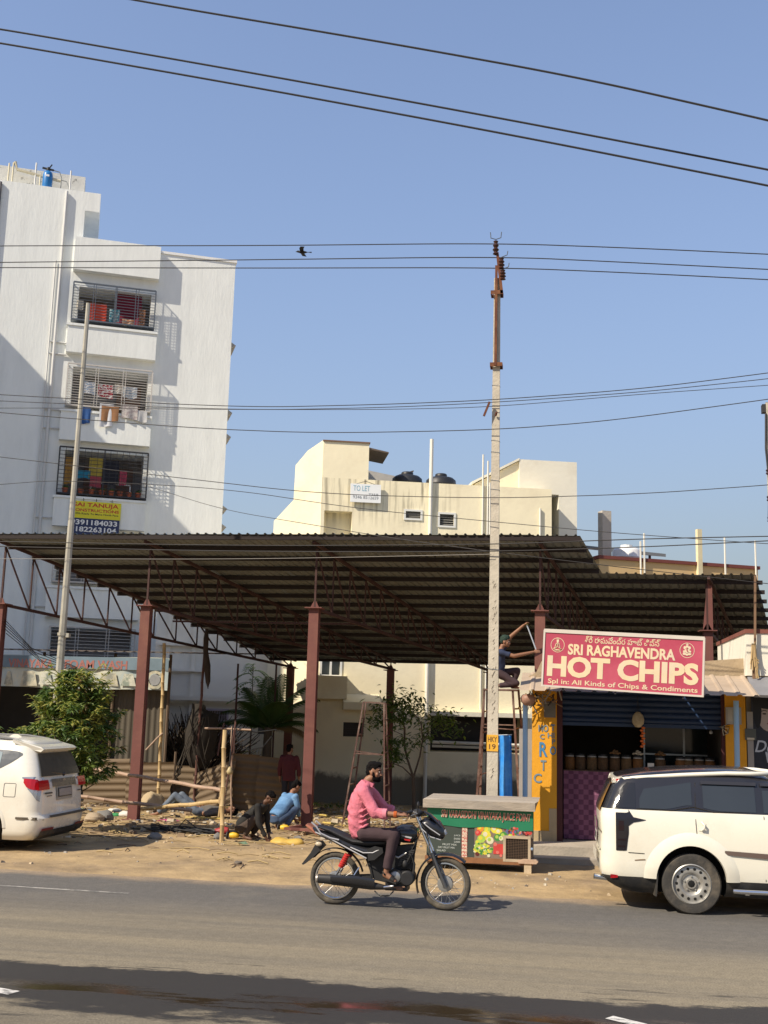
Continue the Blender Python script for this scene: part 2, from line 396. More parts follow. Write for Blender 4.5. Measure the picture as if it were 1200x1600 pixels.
mb = MB(); mb.box(-.62, 2.53, -.30, .001, 18.27, 19.56)
obj('sunshade', mb, white_wall, ap)
BALC = [(16.17, 15.07), (12.9, 11.76), (9.7, 8.6), (6.45, 5.35)]
for zt, zb in BALC:
    mb = MB(); mb.box(-.65, 2.58, -.30, .001, zb, zt - .09); mb.box(-.70, 2.60, -.34, .001, zt - .088, zt)
    obj('balcony_parapet', mb, white_wall, ap)
def grille(s0, s1, z0, z1, mat, nbar, d=.33, mull=(), bw=.016, grid=0):
    mb = MB(); fr = .05
    for z in (z0, z1):
        mb.beam((s0, -d, z), (s1, -d, z), fr); mb.beam((s0, -d + .026, z), (s0, .0, z), fr*.8); mb.beam((s1, -d + .026, z), (s1, 0, z), fr*.8)
    for s in (s0, s1): mb.beam((s, -d + .003, z0 + .03), (s, -d + .003, z1 - .03), fr*.96)
    for k in range(1, nbar):
        z = z0 + (z1 - z0) * k / nbar
        mb.beam((s0, -d, z), (s1, -d, z), bw); mb.beam((s0, -d, z), (s0, 0, z), bw); mb.beam((s1, -d, z), (s1, 0, z), bw)
    for m in mull: mb.beam((m, -d - .004, z0), (m, -d - .004, z1), .022)
    for q in (.11, .22): mb.beam((s0, -q, z0), (s0, -q, z1), bw); mb.beam((s1, -q, z0), (s1, -q, z1), bw)
    if grid:
        for k in range(1, grid): s = s0 + (s1 - s0)*k/grid; mb.beam((s, -d + .004, z0), (s, -d + .004, z1), bw*.8)
    mb.box(s0, s1, -d, 0, z0 - .03, z0 - .012)
    return obj('window_grille', mb, mat, ap)
grille(-.55, 2.45, 16.32, 17.76, iron_grey, 13, mull=(.18, .27, .97, 1.0, 1.03, 1.72, 1.82))
grille(-.52, 2.52, 13.06, 14.62, iron_white, 16, mull=(.48, .58, 1.46, 1.56))
grille(-.58, 2.56, 9.78, 11.48, iron_black, 12, mull=(1.0, 1.03), grid=14)
grille(-.5, 2.5, 6.6, 8.3, iron_white, 14, mull=(.5, .6, 1.5, 1.6))
grille(-.45, 2.5, 3.35, 5.0, iron_white, 14, mull=(.45, .55, 1.5, 1.6))
# inner frame of the third balcony, doors behind the cages
for z, a, b in ((16.25, .0, .55), (13.05, 1.3, 2.2), (9.8, .3, 1.2), (9.8, 1.5, 2.1)):
    mb = MB(); mb.box(a, b, 1.02, 1.08, z, z + 1.3); obj('balcony_door', mb, M('door_brown', (.16, .09, .06), .7), ap)
mb = MB(); mb.beam((.6, .3, 10.35), (2.0, .3, 10.35), .05); mb.beam((2.0, .3, 9.85), (2.0, .3, 10.35), .05); mb.beam((.6, .3, 9.85), (.6, .3, 10.35), .05)
obj('inner_rail', mb, pvc, ap)
# pipes on the facade
mb = MB(); mb.tube([(-1.07, -.07, 21.38), (-1.07, -.07, -.5)], .055, 8); obj('drain_pipe', mb, pvc, ap, smooth=40)
mb = MB(); mb.tube([(-1.27, -.06, 18.6), (-1.27, -.06, -.5)], .035, 6)
for z in (15.45, 15.0, 12.9, 12.2, 8.9, 5.7): mb.tube([(-1.27, -.05, z), (-.62, -.05, z)], .03, 6)
obj('drain_pipe', mb, pvc, ap, smooth=40)
mb = MB(); mb.tube([(-3.45, -.06, 21.4), (-3.45, -.06, -.5)], .05, 8); obj('drain_pipe', mb, M('dark_pipe', (.12, .12, .12), .6), ap)
# narrow sunshades on the right-hand side wall
for z in (16.2, 13.5, 12.55, 9.75, 9.05, 6.3):
    mb = MB(); mb.prism([(5.42, .35, z - .12), (5.42, .35, z + .14), (5.64, .35, z)], (0, 1.3, 0)); obj('side_sunshade', mb, M('old_concrete', (.36, .35, .33), .9, .15, 2, .3, 20), ap)
# roof plumbing
for s, h, m in ((-3.25, .95, cream_pipe), (-3.1, 1.0, cream_pipe), (-2.28, 1.12, pvc), (-2.1, .7, cream_pipe), (-1.0, 1.0, pvc)):
    mb = MB(); mb.tube([(s, .4, 21.4), (s, .4, 21.45 + h)], .035, 6); obj('roof_pipe', mb, m, ap)
mb = MB(); mb.tube([(-3.05, .42, 22.5), (-2.95, .42, 22.2), (-1.35, .42, 21.98)], .06, 8); obj('roof_pipe', mb, cream_pipe, ap, smooth=60)

# the softener cylinder that stands on the roof
wt = thing('pressure_vessel', 'blue water softener cylinder with black valve head on the white rooftop', 'tank', tuple(Matrix.Translation(Vector(LB_LOC)) @ Matrix.Rotation(LB_RZ, 4, 'Z') @ Vector((-1.83, .38, 21.5))), LB_RZ)
mb = MB(); mb.lathe([(.17, 0), (.185, .05), (.185, .62), (.16, .72), (.08, .79), (.06, .8)], 18); obj('body', mb, M('blue_frp', (.02, .16, .42), .35, .05, 3), wt, smooth=50)
mb = MB(); mb.lathe([(.06, .8), (.075, .82), (.075, .9), (.04, .95)], 10); mb.beam((-.22, 0, .9), (.2, 0, .86), .06); mb.beam((.02, 0, .9), (.12, 0, 1.08), .04); obj('valve_head', mb, M('black_plastic', (.02, .02, .02), .5), wt)
mb = MB(); mb.box(-.06, .06, -.187, -.184, .5, .58); obj('sticker', mb, M('sticker_white', (.8, .8, .8), .6), wt)
mb = MB(); mb.tube([(.2, 0, .86), (.42, 0, .82), (.5, 0, .6), (.5, 0, .05)], .018, 6); mb.tube([(.3, .05, .55), (.7, .05, .5), (.78, .05, .3), (.78, .05, .05)], .014, 6); obj('hose', mb, M('hose_grey', (.2, .22, .22), .6), wt)

# hoarding on the third balcony
def on_ap(s, y, z): return tuple(Matrix.Translation(Vector(LB_LOC)) @ Matrix.Rotation(LB_RZ, 4, 'Z') @ Vector((s, y, z)))
hb = thing('hoarding', 'yellow and navy builder hoarding with phone numbers fixed below the third balcony', 'sign', on_ap(.83, -.37, 8.45), LB_RZ)
mb = MB(); mb.box(-.88, .88, -.012, .012, .46, 1.08); obj('upper_panel', mb, M('hoarding_yellow', (.74, .66, .03), .5, .05, 3), hb)
mb = MB(); mb.box(-.88, .86, -.012, .012, -.2, .459); obj('lower_panel', mb, M('hoarding_navy', (.025, .035, .10), .5, .05, 3), hb)
red_ink, white_ink, black_ink = M('red_ink', (.55, .03, .03), .6, 0), M('white_ink', (.78, .78, .76), .6, 0), M('black_ink', (.03, .03, .03), .6, 0)
text('SAI TANUJA', hb, red_ink, .0, -.014, .93, 1.58, .19, .02)
text('CONSTRUCTIONS', hb, red_ink, -.02, -.014, .755, 1.66, .11, .02)
text('0Sft Ready To Move North Face', hb, black_ink, .05, -.014, .615, 1.5, .085, .012)
text('9391184033', hb, white_ink, -.03, -.014, .31, 1.62, .19, .025)
text('9182263104', hb, white_ink, -.05, -.014, .06, 1.62, .19, .025)
mb = MB()
for s in (-.45, 0, .55): mb.beam((s, 0, 1.08), (s, .05, 1.22), .02)
obj('fixing', mb, iron_black, hb)

# washing on the balconies
def cloth(name, s, y, zt, w, h, m, label, cat='cloth', wav=.02, group=None):
    base = on_ap(s, y, zt - h)
    o = thing(name, label, cat, base, LB_RZ, group)
    ph = RND.random()*6
    mb = MB(); mb.grid(lambda u, v: ((u - .5)*w*(1 + .06*(1 - v)*sin(ph)), wav*sin(u*9 + ph)*(1.2 - v) , h*v + .025*sin(u*4 + ph)*(1 - v)), 14, 6)
    q = obj('fabric', mb, m, o, smooth=180, fixn=False); return o
def cm(name, c, c2=None): return M(name, c, .9, .1, 9, col2=c2, mix=(.5, .52), s2=9)
cloth('towel', .38, -.28, 17.02, .62, .70, cm('towel_red', (.60, .07, .035)), 'orange red towel on the top balcony grille', 'towel')
cloth('shirt', .99, -.29, 16.87, .38, .50, cm('shirt_teal', (.06, .28, .36), (.45, .6, .6)), 'teal and white checked shirt drying on the top balcony', 'shirt')
cloth('curtain', 1.5, .25, 17.7, .95, 1.3, cm('curtain_maroon', (.16, .012, .03)), 'deep maroon curtain hanging inside the top balcony', 'curtain', .05)
cloth('hanging_cloth', 2.0, -.27, 17.0, .24, .62, cm('cloth_orange_print', (.42, .2, .1), (.1, .06, .05)), 'narrow orange printed cloth at the right end of the top balcony')
cloth('hanging_cloth', 1.5, -.30, 16.55, .45, .25, cm('cloth_ember_print', (.5, .2, .1), (.55, .45, .35)), 'small orange patterned cloth bunched at the foot of the top balcony grille')
cloth('hanging_cloth', -.28, -.22, 17.1, .24, .35, cm('cloth_cream', (.6, .55, .45)), 'cream cloth at the left end of the top balcony')
cloth('towel', 1.08, -.385, 13.12, .62, .56, cm('towel_brown', (.30, .15, .07)), 'brown towel draped outside the middle balcony grille', 'towel')
cloth('towel', 1.78, -.385, 13.22, .56, .50, cm('towel_floral', (.48, .45, .43), (.32, .27, .27)), 'grey floral towel draped outside the middle balcony grille', 'towel')
cloth('bed_sheet', .95, -.37, 13.2, .50, .85, cm('sheet_white', (.66, .66, .68)), 'white sheet hanging below the brown towel', 'sheet')
cloth('hanging_cloth', .22, -.36, 13.0, .36, .60, cm('cloth_blue', (.03, .09, .26)), 'dark blue cloth hanging below the middle balcony beside the lamp post')
cloth('hanging_cloth', .85, -.27, 13.95, .55, .5, cm('cloth_red_white', (.35, .03, .05), (.6, .58, .58)), 'red and white garment pegged inside the middle balcony')
cloth('hanging_cloth', 1.75, -.27, 13.95, .5, .42, cm('cloth_grey_blue', (.35, .42, .5), (.6, .6, .6)), 'pale blue striped garment pegged inside the middle balcony')
cloth('hanging_cloth', 1.35, -.26, 14.0, .35, .35, cm('cloth_white_print', (.62, .6, .55), (.4, .35, .3)), 'white printed garment between the red and the blue garments')
cloth('hanging_cloth', .3, -.27, 14.0, .4, .45, cm('cloth_white_blue', (.6, .62, .66), (.25, .35, .5)), 'white and blue checked garment beside the lamp post on the middle balcony')
cloth('hanging_cloth', 2.2, -.37, 13.05, .42, .40, cm('cloth_faded_grey', (.5, .5, .5)), 'faded grey rag at the right end of the middle balcony')
cloth('hanging_cloth', .72, .12, 11.25, .48, .75, cm('cloth_yellow', (.42, .32, .06)), 'mustard yellow cloth drying inside the third balcony')
cloth('hanging_cloth', 1.28, .12, 11.2, .55, .9, cm('cloth_black', (.025, .025, .035)), 'black cloth drying inside the third balcony')
cloth('hanging_cloth', 1.72, .1, 10.85, .26, .55, cm('cloth_pink', (.40, .06, .10)), 'pink cloth drying at the right of the third balcony')
cloth('hanging_cloth', .74, .08, 10.55, .40, .4, cm('cloth_rose', (.38, .07, .09)), 'rose cloth drying below the mustard yellow cloth')
cloth('hanging_cloth', .32, .1, 10.75, .45, .3, cm('cloth_sea_blue', (.03, .22, .34)), 'sea blue cloth drying inside the third balcony beside the lamp post')
cloth('hanging_cloth', -.2, .1, 11.2, .34, 1.0, cm('cloth_ochre', (.36, .2, .05)), 'ochre cloth drying at the left end of the third balcony')
pot_m = M('terracotta', (.36, .10, .05), .8, .1, 5); leaf_m = M('pot_leaf', (.05, .11, .03), .6)
pot_me = None
for k, s in enumerate((-.3, .25, .62, .98, 1.32, 1.64, 1.96, 2.28)):
    p = thing('flower_pot', ('leftmost', 'second from the left', 'third from the left', 'fourth from the left', 'fourth from the right', 'third from the right', 'second from the right', 'rightmost')[k] + ' terracotta flower pot along the third balcony grille', 'pot', on_ap(s, -.2, 9.782), LB_RZ, 'flower pots along the balcony')
    if pot_me is None:
        mb = MB(); mb.lathe([(.07, 0), (.10, .16), (.115, .17), (.115, .21), (.1, .21), (.09, .18)], 12); pot_me = mesh_of(mb, 'pot', pot_m, 40)
        mb = MB()
        for q in range(14):
            a = q*2.4; l = .07 + .05*(q % 3); mb.add([(0,0,.18), (l*.5*cos(a+.5), l*.5*sin(a+.5), .22+l*.5), (l*cos(a), l*sin(a), .24+l*.6), (l*.5*cos(a-.5), l*.5*sin(a-.5), .22+l*.5)], [(0,1,2,3)])
        plant_me = mesh_of(mb, 'plant', leaf_m, fixn=False)
    inst('pot', pot_me, p); inst('plant', plant_me, p, sc=(1, 1, .5 + .6*RND.random()))

# the neighbouring wing whose roof line shades the white facade
aw = thing('apartment_wing', 'white apartment wing standing left of the caged balconies', 'building', on_ap(-8.2, -3.2, 0), LB_RZ)
mb = MB(); mb.box(-9, 0, -9, 3.1, -.8, 20.3); obj('wall', mb, white_wall, aw)
mb = MB(); mb.box(-9.05, .05, -9.05, 3.1, 20.301, 20.45); obj('coping', mb, MATS['coping_white'], aw)

# ------------------------------------------------------------------ cream building
cream = M('cream_distemper', (.86, .78, .56), .9, .05, .7, .35, 7, col2=(.74, .63, .43), mix=(.52, .8), s2=.5)
cream_white = M('cream_white_wall', (.74, .71, .60), .9, .06, .8, .35, 7, col2=(.6, .55, .45), mix=(.55, .8), s2=.5)
def damp_mat():
    m = M('cream_damp_wall', (.85, .77, .55), .9, .06, .7, .35, 7, col2=(.68, .59, .42), mix=(.5, .8), s2=.55)
    nt = m.node_tree; N, L = nt.nodes, nt.links; b = N['Principled BSDF']; src = b.inputs['Base Color'].links[0].from_socket
    tc = N.new('ShaderNodeTexCoord'); sp = N.new('ShaderNodeSeparateXYZ'); L.new(tc.outputs['Object'], sp.inputs[0])
    n = N.new('ShaderNodeTexNoise'); n.inputs['Scale'].default_value = 1.6; n.inputs['Detail'].default_value = 8; n.inputs['Roughness'].default_value = .7; L.new(tc.outputs['Object'], n.inputs[0])
    a = N.new('ShaderNodeMath'); a.operation = 'MULTIPLY_ADD'; L.new(n.outputs[0], a.inputs[0]); a.inputs[1].default_value = -.95; L.new(sp.outputs['Z'], a.inputs[2])
    def band(v, lo, hi):
        r = N.new('ShaderNodeMapRange'); L.new(v, r.inputs[0]); r.inputs[1].default_value, r.inputs[2].default_value = lo, hi; r.inputs[3].default_value, r.inputs[4].default_value = 1, 0; return r.outputs[0]
    mx = N.new('ShaderNodeMix'); mx.data_type = 'RGBA'; L.new(band(a.outputs[0], -.12, .10), mx.inputs[0]); L.new(src, mx.inputs[6]); mx.inputs[7].default_value = (.19, .17, .13, 1)
    # rain streaks under the parapet outlets
    mp = N.new('ShaderNodeMapping'); mp.inputs['Scale'].default_value = (7, 7, .45); L.new(tc.outputs['Object'], mp.inputs[0])
    n2 = N.new('ShaderNodeTexNoise'); n2.inputs['Scale'].default_value = 1; n2.inputs['Detail'].default_value = 5; L.new(mp.outputs[0], n2.inputs[0])
    r2 = N.new('ShaderNodeMapRange'); L.new(n2.outputs[0], r2.inputs[0]); r2.inputs[1].default_value = .49; r2.inputs[2].default_value = .64
    zb = N.new('ShaderNodeMapRange'); L.new(sp.outputs['Z'], zb.inputs[0]); zb.inputs[1].default_value, zb.inputs[2].default_value = 7.9, 8.9
    xb = N.new('ShaderNodeMapRange'); L.new(sp.outputs['X'], xb.inputs[0]); xb.inputs[1].default_value, xb.inputs[2].default_value = 2.6, 1.2
    m1 = N.new('ShaderNodeMath'); m1.operation = 'MULTIPLY'; L.new(r2.outputs[0], m1.inputs[0]); L.new(zb.outputs[0], m1.inputs[1])
    m2 = N.new('ShaderNodeMath'); m2.operation = 'MULTIPLY'; L.new(m1.outputs[0], m2.inputs[0]); L.new(xb.outputs[0], m2.inputs[1])
    m3 = N.new('ShaderNodeMath'); m3.operation = 'MULTIPLY'; L.new(m2.outputs[0], m3.inputs[0]); m3.inputs[1].default_value = .75
    mx2 = N.new('ShaderNodeMix'); mx2.data_type = 'RGBA'; L.new(m3.outputs[0], mx2.inputs[0]); L.new(mx.outputs[2], mx2.inputs[6]); mx2.inputs[7].default_value = (.16, .14, .10, 1)
    L.new(mx2.outputs[2], b.inputs['Base Color']); return m
damp = damp_mat()
YB_LOC, YB_RZ = (-5.4, 34, 0), radians(16)
def on_yb(s, y, z): return tuple(Matrix.Translation(Vector(YB_LOC)) @ Matrix.Rotation(YB_RZ, 4, 'Z') @ Vector((s, y, z)))
yb = thing('cream_house', 'cream plastered house with stepped parapet standing behind the steel shed', 'building', YB_LOC, YB_RZ)
dk = M('window_dark', (.02, .02, .022), .3, 0)
mb = MB(); wall_block(mb, -1.95, 5.39, -.8, 9.5, 9, [(.70, 1.17, 8.34, 8.56, .12), (1.78, 2.23, 8.16, 8.52, .12), (-1.04, -.42, 1.60, 2.02, .2), (1.62, 4.6, 1.22, 2.28, 1.2), (-1.75, -1.2, 3.42, 3.9, .14), (-1.85, -.98, 7.2, 8.46, .45, 0)], top=True)
obj('wall', mb, [damp, dk], yb)
# splayed left flank with the stepped outline
a0 = radians(38); 
def fl(t, z): return (-1.951 - t*cos(a0), t*sin(a0), z)
k = 1/cos(a0)*.93
mb = MB(); outline = [(0, -.8), (0, 10.70), (.50*k, 10.41), (.88*k, 9.98), (.90*k, 8.86), (1.52*k, 8.23), (1.52*k, -.8)]
mb.prism([fl(t, z) for t, z in outline], (.5, 1.2, 0)); obj('left_flank', mb, cream, yb)
mb = MB(); mb.box(-1.95, -.51, .001, 3.0, 9.501, 10.66); obj('stair_head', mb, cream, yb)
mb = MB(); mb.box(-1.97, -.48, -.04, 3, 10.661, 10.70); obj('coping', mb, M('coping_brown', (.20, .12, .08), .9), yb)
mb = MB(); mb.prism([(-.5, 3, 9.5), (-.5, 3, 10.5), (1.05, 3, 10.25), (1.05, 3, 9.5)], (0, .25, 0)); obj('rear_parapet', mb, M('grey_white_plaster', (.52, .50, .46), .9, .1, 1, .3, 8, col2=(.38, .36, .33), mix=(.5, .7)), yb)
mb = MB(); mb.prism([(3.1, .9, 9.45), (3.1, .9, 9.75), (4.53, .9, 10.57), (4.53, .9, 9.45)], (0, 3, 0)); obj('stair_head', mb, cream, yb)
mb = MB(); mb.prism([(2.95, .8, 9.70), (2.95, .8, 9.78), (4.53, .8, 10.66), (4.53, .8, 10.585)], (0, 3.2, 0)); obj('stair_roof', mb, cream_white, yb)
mb = MB(); wall_block(mb, 4.531, 6.47, 7.0, 10.62, 3.2, [(5.36, 5.86, 8.05, 9.50, 2.4)], y0=.82); mb.box(5.391, 6.47, .83, 4, -.8, 6.999)
obj('right_tower', mb, [cream_white, M('tower_inside', (.10, .09, .06), .9)], yb)  # back of the opening coloured dark to read as shade
# ledges, frames, pipes
mb = MB(); mb.prism([(-1.1, 0, 2.86), (-1.1, -.5, 2.62), (-1.1, -.5, 2.40), (-1.1, 0, 2.40)], (1.12, 0, 0)); obj('sunshade', mb, cream, yb)
mb = MB(); mb.box(1.55, 4.7, -.35, -.001, 2.29, 2.42); obj('sunshade', mb, cream_white, yb)
mb = MB(); mb.box(-1.9, -1.0, -.4, -.001, 2.7, 3.38); obj('window_box', mb, cream, yb)
def frame(s0, s1, z0, z1, mat, y=-.03, t=.06):
    mb = MB(); mb.box(s0 - t, s1 + t, y, .1, z1, z1 + t); mb.box(s0 - t, s1 + t, y, .1, z0 - t, z0); mb.box(s0 - t, s0, y, .1, z0 + .001, z1 - .001); mb.box(s1, s1 + t, y, .1, z0 + .001, z1 - .001)
    return obj('window', mb, mat, yb)
wf = M('window_frame_white', (.72, .72, .68), .5, .03)
glass = M('dim_glass', (.10, .12, .12), .15, .05, 2)
for s0, s1, z0, z1 in ((.70, 1.17, 8.34, 8.56), (1.78, 2.23, 8.16, 8.52)):
    w_ = frame(s0, s1, z0, z1, wf)
    for q in range(5):
        mb = MB(); zz = z0 + (z1 - z0)*(q + .5)/5; mb.prism([(s0, .02, zz), (s0, .09, zz + .05), (s0, .095, zz + .045), (s0, .025, zz - .006)], (s1 - s0, 0, 0)); obj('louvre', mb, M('louvre_glass', (.28, .27, .24), .4, .1), w_)
w_ = frame(-1.75, -1.2, 3.42, 3.9, wf); mb = MB(); mb.box(-1.51, -1.45, -.02, .1, 3.42, 3.9); obj('mullion', mb, wf, w_); mb = MB(); mb.box(-1.75, -1.2, .1, .12, 3.42, 3.9); obj('pane', mb, glass, w_)
w_ = frame(-1.04, -.42, 1.60, 2.02, cream, -.01, .03)
for q in range(6):
    mb = MB(); mb.beam((-1.04, .02, 1.63 + q*.07), (-.42, .02, 1.63 + q*.07), .014); obj('bar', mb, iron_black, w_)
mb = MB(); mb.tube([(1.47, -.07, 10.9), (1.47, -.07, -.4)], .06, 8); obj('drain_pipe', mb, M('pvc_cream', (.70, .68, .60), .6, .05), yb, smooth=40)
for s, z1 in ((3.14, 10.5), (3.3, 10.3), (3.37, 9.6)):
    mb = MB(); mb.tube([(s, -.05, z1), (s, -.05, 2.5)], .03, 6); obj('drain_pipe', mb, MATS['pvc_cream'], yb)
mb = MB(); mb.tube([(5.0, -.05, 8.85), (5.0, -.05, 6)], .035, 6); obj('drain_pipe', mb, MATS['pvc_cream'], yb)
mb = MB(); mb.tube([(1.7, .05, 1.50), (4.4, .05, 1.46)], .05, 8); mb.tube([(1.7, .12, 1.38), (4.4, .12, 1.35)], .04, 8); obj('stored_pipe', mb, MATS['pvc_cream'], yb)
mb = MB()
for a, b, z in ((-.8, 3.2, .25), (3.9, 4.6, .4)): mb.box(a - .9, a - .1, 1.2, 3.2, 10.55 + z*.4, 10.58 + z*.4)
mb = MB(); mb.prism([(-.48, .5, 10.60), (.18, .5, 10.50), (.18, .5, 10.54), (-.48, .5, 10.66)], (0, 1.6, 0)); obj('tin_sheet', mb, M('old_tin', (.12, .09, .07), .8, .2), yb)
mb = MB(); mb.prism([(.75, 2.2, 10.15), (1.25, 2.2, 10.32), (1.25, 2.2, 10.36), (.75, 2.2, 10.19)], (0, 1.2, 0)); obj('tin_sheet', mb, MATS['old_tin'], yb)
tank_m = M('black_tank_plastic', (.022, .023, .026), .45, .1, 2)
for s, lab in ((.95, 'black rooftop water tank half hidden by the white pipe'), (2.08, 'black rooftop water tank right of the white pipe')):
    t = thing('water_tank', lab, 'water tank', on_yb(s, 1.6, 9.10), YB_RZ, 'black water tanks on the cream house')
    mb = MB(); mb.lathe([(.5, 0), (.5, .3), (.515, .33), (.515, .37), (.5, .4), (.5, .62), (.515, .65), (.515, .69), (.5, .72), (.49, .82), (.4, .9), (.2, .95)], 24); obj('body', mb, tank_m, t, smooth=50)
    mb = MB(); mb.lathe([(.2, .95), (.2, 1.02), (.17, 1.05), (0.001, 1.06)], 16); obj('lid', mb, tank_m, t, smooth=50)
    mb = MB(); mb.box(-.8, .8, -.6, .6, -.2, 0); obj('plinth', mb, cream, t)
# TO LET board
tl = thing('to_let_board', 'white hand lettered to let board hung on the cream parapet', 'sign', on_yb(-.59, -.10, 8.75), YB_RZ)
mb = MB(); mb.box(-.475, .475, -.03, .03, 0, .58); obj('board', mb, M('board_white', (.80, .82, .82), .6, .04, 3), tl)
mb = MB(); mb.tube([(-.3, 0, .58), (0, .02, .68), (.3, 0, .58)], .008, 4); obj('hanging_wire', mb, iron_black, tl)
blue_ink = M('blue_ink', (.22, .42, .52), .7, 0); grey_ink = M('grey_ink', (.22, .24, .26), .7, 0)
text('TO LET', tl, blue_ink, -.13, -.032, .44, .52, .17, .0)
text('7358', tl, grey_ink, .24, -.032, .255, .3, .075)
text('9346 85', tl, grey_ink, -.17, -.032, .16, .45, .10)
text('12659', tl, grey_ink, .25, -.032, .15, .3, .09)

# white wing at the lower left of the cream house
ww = thing('white_house', 'low white house with a grilled window and lattice gate behind the palm', 'building', on_yb(-6.9, 2.2, 0), YB_RZ)
mb = MB(); wall_block(mb, 0, 4.9, -.8, 5.6, 7, [(1.75, 2.35, 1.35, 2.25, .2), (3.35, 3.95, 1.55, 2.3, .3)])
ivory = M('ivory_wall', (.76, .73, .64), .9, .05, .8, .3, 7, col2=(.66, .62, .52), mix=(.5, .8), s2=.6)
obj('wall', mb, [ivory, room_dark], ww)
for a in (.35, 1.15, 1.5): 
    mb = MB(); mb.box(a, a + .12, -.07, -.001, -.5, 5.6); obj('pilaster', mb, ivory, ww)
mb = MB(); mb.box(.1, 4.9, -.22, -.071, 2.55, 2.68); mb.box(.1, 1.5, -.18, -.071, 4.25, 4.33); mb.box(.1, 1.5, -.18, -.071, 3.45, 3.52); obj('ledge', mb, ivory, ww)
mb = MB()
for q in range(9): mb.beam((1.75 + q*.075, -.02, 1.35), (1.75 + q*.075, -.02, 2.25), .012)
for q in range(7): mb.beam((1.75, -.02, 1.35 + q*.15), (2.35, -.02, 1.35 + q*.15), .012)
mb.box(1.69, 2.41, -.05, .05, 2.25, 2.31); mb.box(1.69, 2.41, -.05, .05, 1.29, 1.35); mb.box(1.69, 1.75, -.05, .05, 1.351, 2.249); mb.box(2.35, 2.41, -.05, .05, 1.351, 2.249)
obj('window', mb, M('mauve_grille', (.42, .38, .46), .6), ww)
mb = MB()
for q in range(10):
    mb.tube([(3.0 + q*.1, -.9, -.3), (3.0 + q*.1, -.9, 1.15)], .012, 5)
    mb.tube([(3.0 + q*.1 + .03*((-1)**(r)), -.92, -.3 + r*.12) for r in range(13)], .010, 4)
obj('lattice_gate', mb, M('cream_grille', (.66, .60, .42), .6), ww)
mb = MB(); mb.box(1.6, 2.95, -.95, -.85, -.5, .55); obj('compound_wall', mb, M('bluish_white', (.60, .62, .63), .9, .05), ww)

# ------------------------------------------------------------------ ochre building at the right
OB_LOC, OB_RZ, OB_K = (11.2, 42, -.96), radians(25), 1.4
def on_ob(s, y, z): return tuple(Matrix.Translation(Vector(OB_LOC)) @ Matrix.Rotation(OB_RZ, 4, 'Z') @ (Vector((s, y, z)) * OB_K))
ob = thing('ochre_house', 'flat roofed ochre house with a maroon edged parapet behind the shed', 'building', OB_LOC, OB_RZ)
mb = MB(); mb.box(-7.78, -3.47, 0, 7, -.6, 6.07); obj('wall', mb, M('ochre_wall', (.62, .44, .22), .9, .05, .7, .3, 7, col2=(.55, .40, .22), mix=(.5, .8)), ob)
mb = MB(); mb.box(-7.82, -3.43, -.05, 7, 6.071, 6.15); obj('coping', mb, M('maroon_band', (.17, .05, .04), .8), ob)
mb = MB(); mb.box(-7.38, -7.14, .6, .84, 6.151, 7.36); obj('stub_column', mb, M('bare_concrete', (.46, .42, .36), .95, .2, 1.5, .4, 20), ob)
mb = MB(); mb.box(-5.19, -5.07, -.1, .0, 5.4, 6.95); obj('post', mb, M('cream_post', (.70, .62, .40), .8), ob)
for s, z in ((-6.72, 6.55), (-6.62, 6.75), (-4.42, 6.8), (-3.56, 6.78)):
    mb = MB(); mb.tube([(s, -.06, 5.2), (s, -.06, z)], .022, 5); obj('roof_pipe', mb, MATS['pvc_cream'], ob)
ob.scale = (OB_K,)*3
t = thing('water_tank', 'white plastic water tank on the ochre roof', 'water tank', on_ob(-6.25, 1.5, 6.15), OB_RZ); t.scale = (OB_K,)*3
mb = MB(); mb.lathe([(.36, 0), (.36, .2), (.375, .22), (.36, .24), (.36, .38), (.3, .45), (.15, .48)], 20); obj('body', mb, M('white_tank', (.74, .74, .72), .5, .04), t, smooth=50)
mb = MB(); mb.lathe([(.15, .48), (.15, .54), (.001, .55)], 12); obj('lid', mb, MATS['white_tank'], t)
t = thing('solar_heater', 'grey solar water heater panel leaning on the ochre roof', 'solar panel', on_ob(-6.9, 2.2, 6.15), OB_RZ); t.scale = (OB_K,)*3
mb = MB(); mb.prism([(-.9, 0, .52), (2.0, -.3, .38), (2.0, -.3, .46), (-.9, 0, .60)], (0, 1.2, .2)); obj('panel', mb, M('solar_grey', (.17, .19, .20), .4, .1), t)
mb = MB(); [mb.beam((x, 0, 0), (x, 0, .45), .05) for x in (-.7, .5, 1.7)]; obj('stand', mb, iron_grey, t)
mb = MB(); mb.lathe([(.19, -.55), (.19, .2)], 14, (-.1, .6, .45), 'X'); obj('drum', mb, M('galvanised', (.50, .52, .53), .4, .1, 3, metal=.6), t, smooth=40)

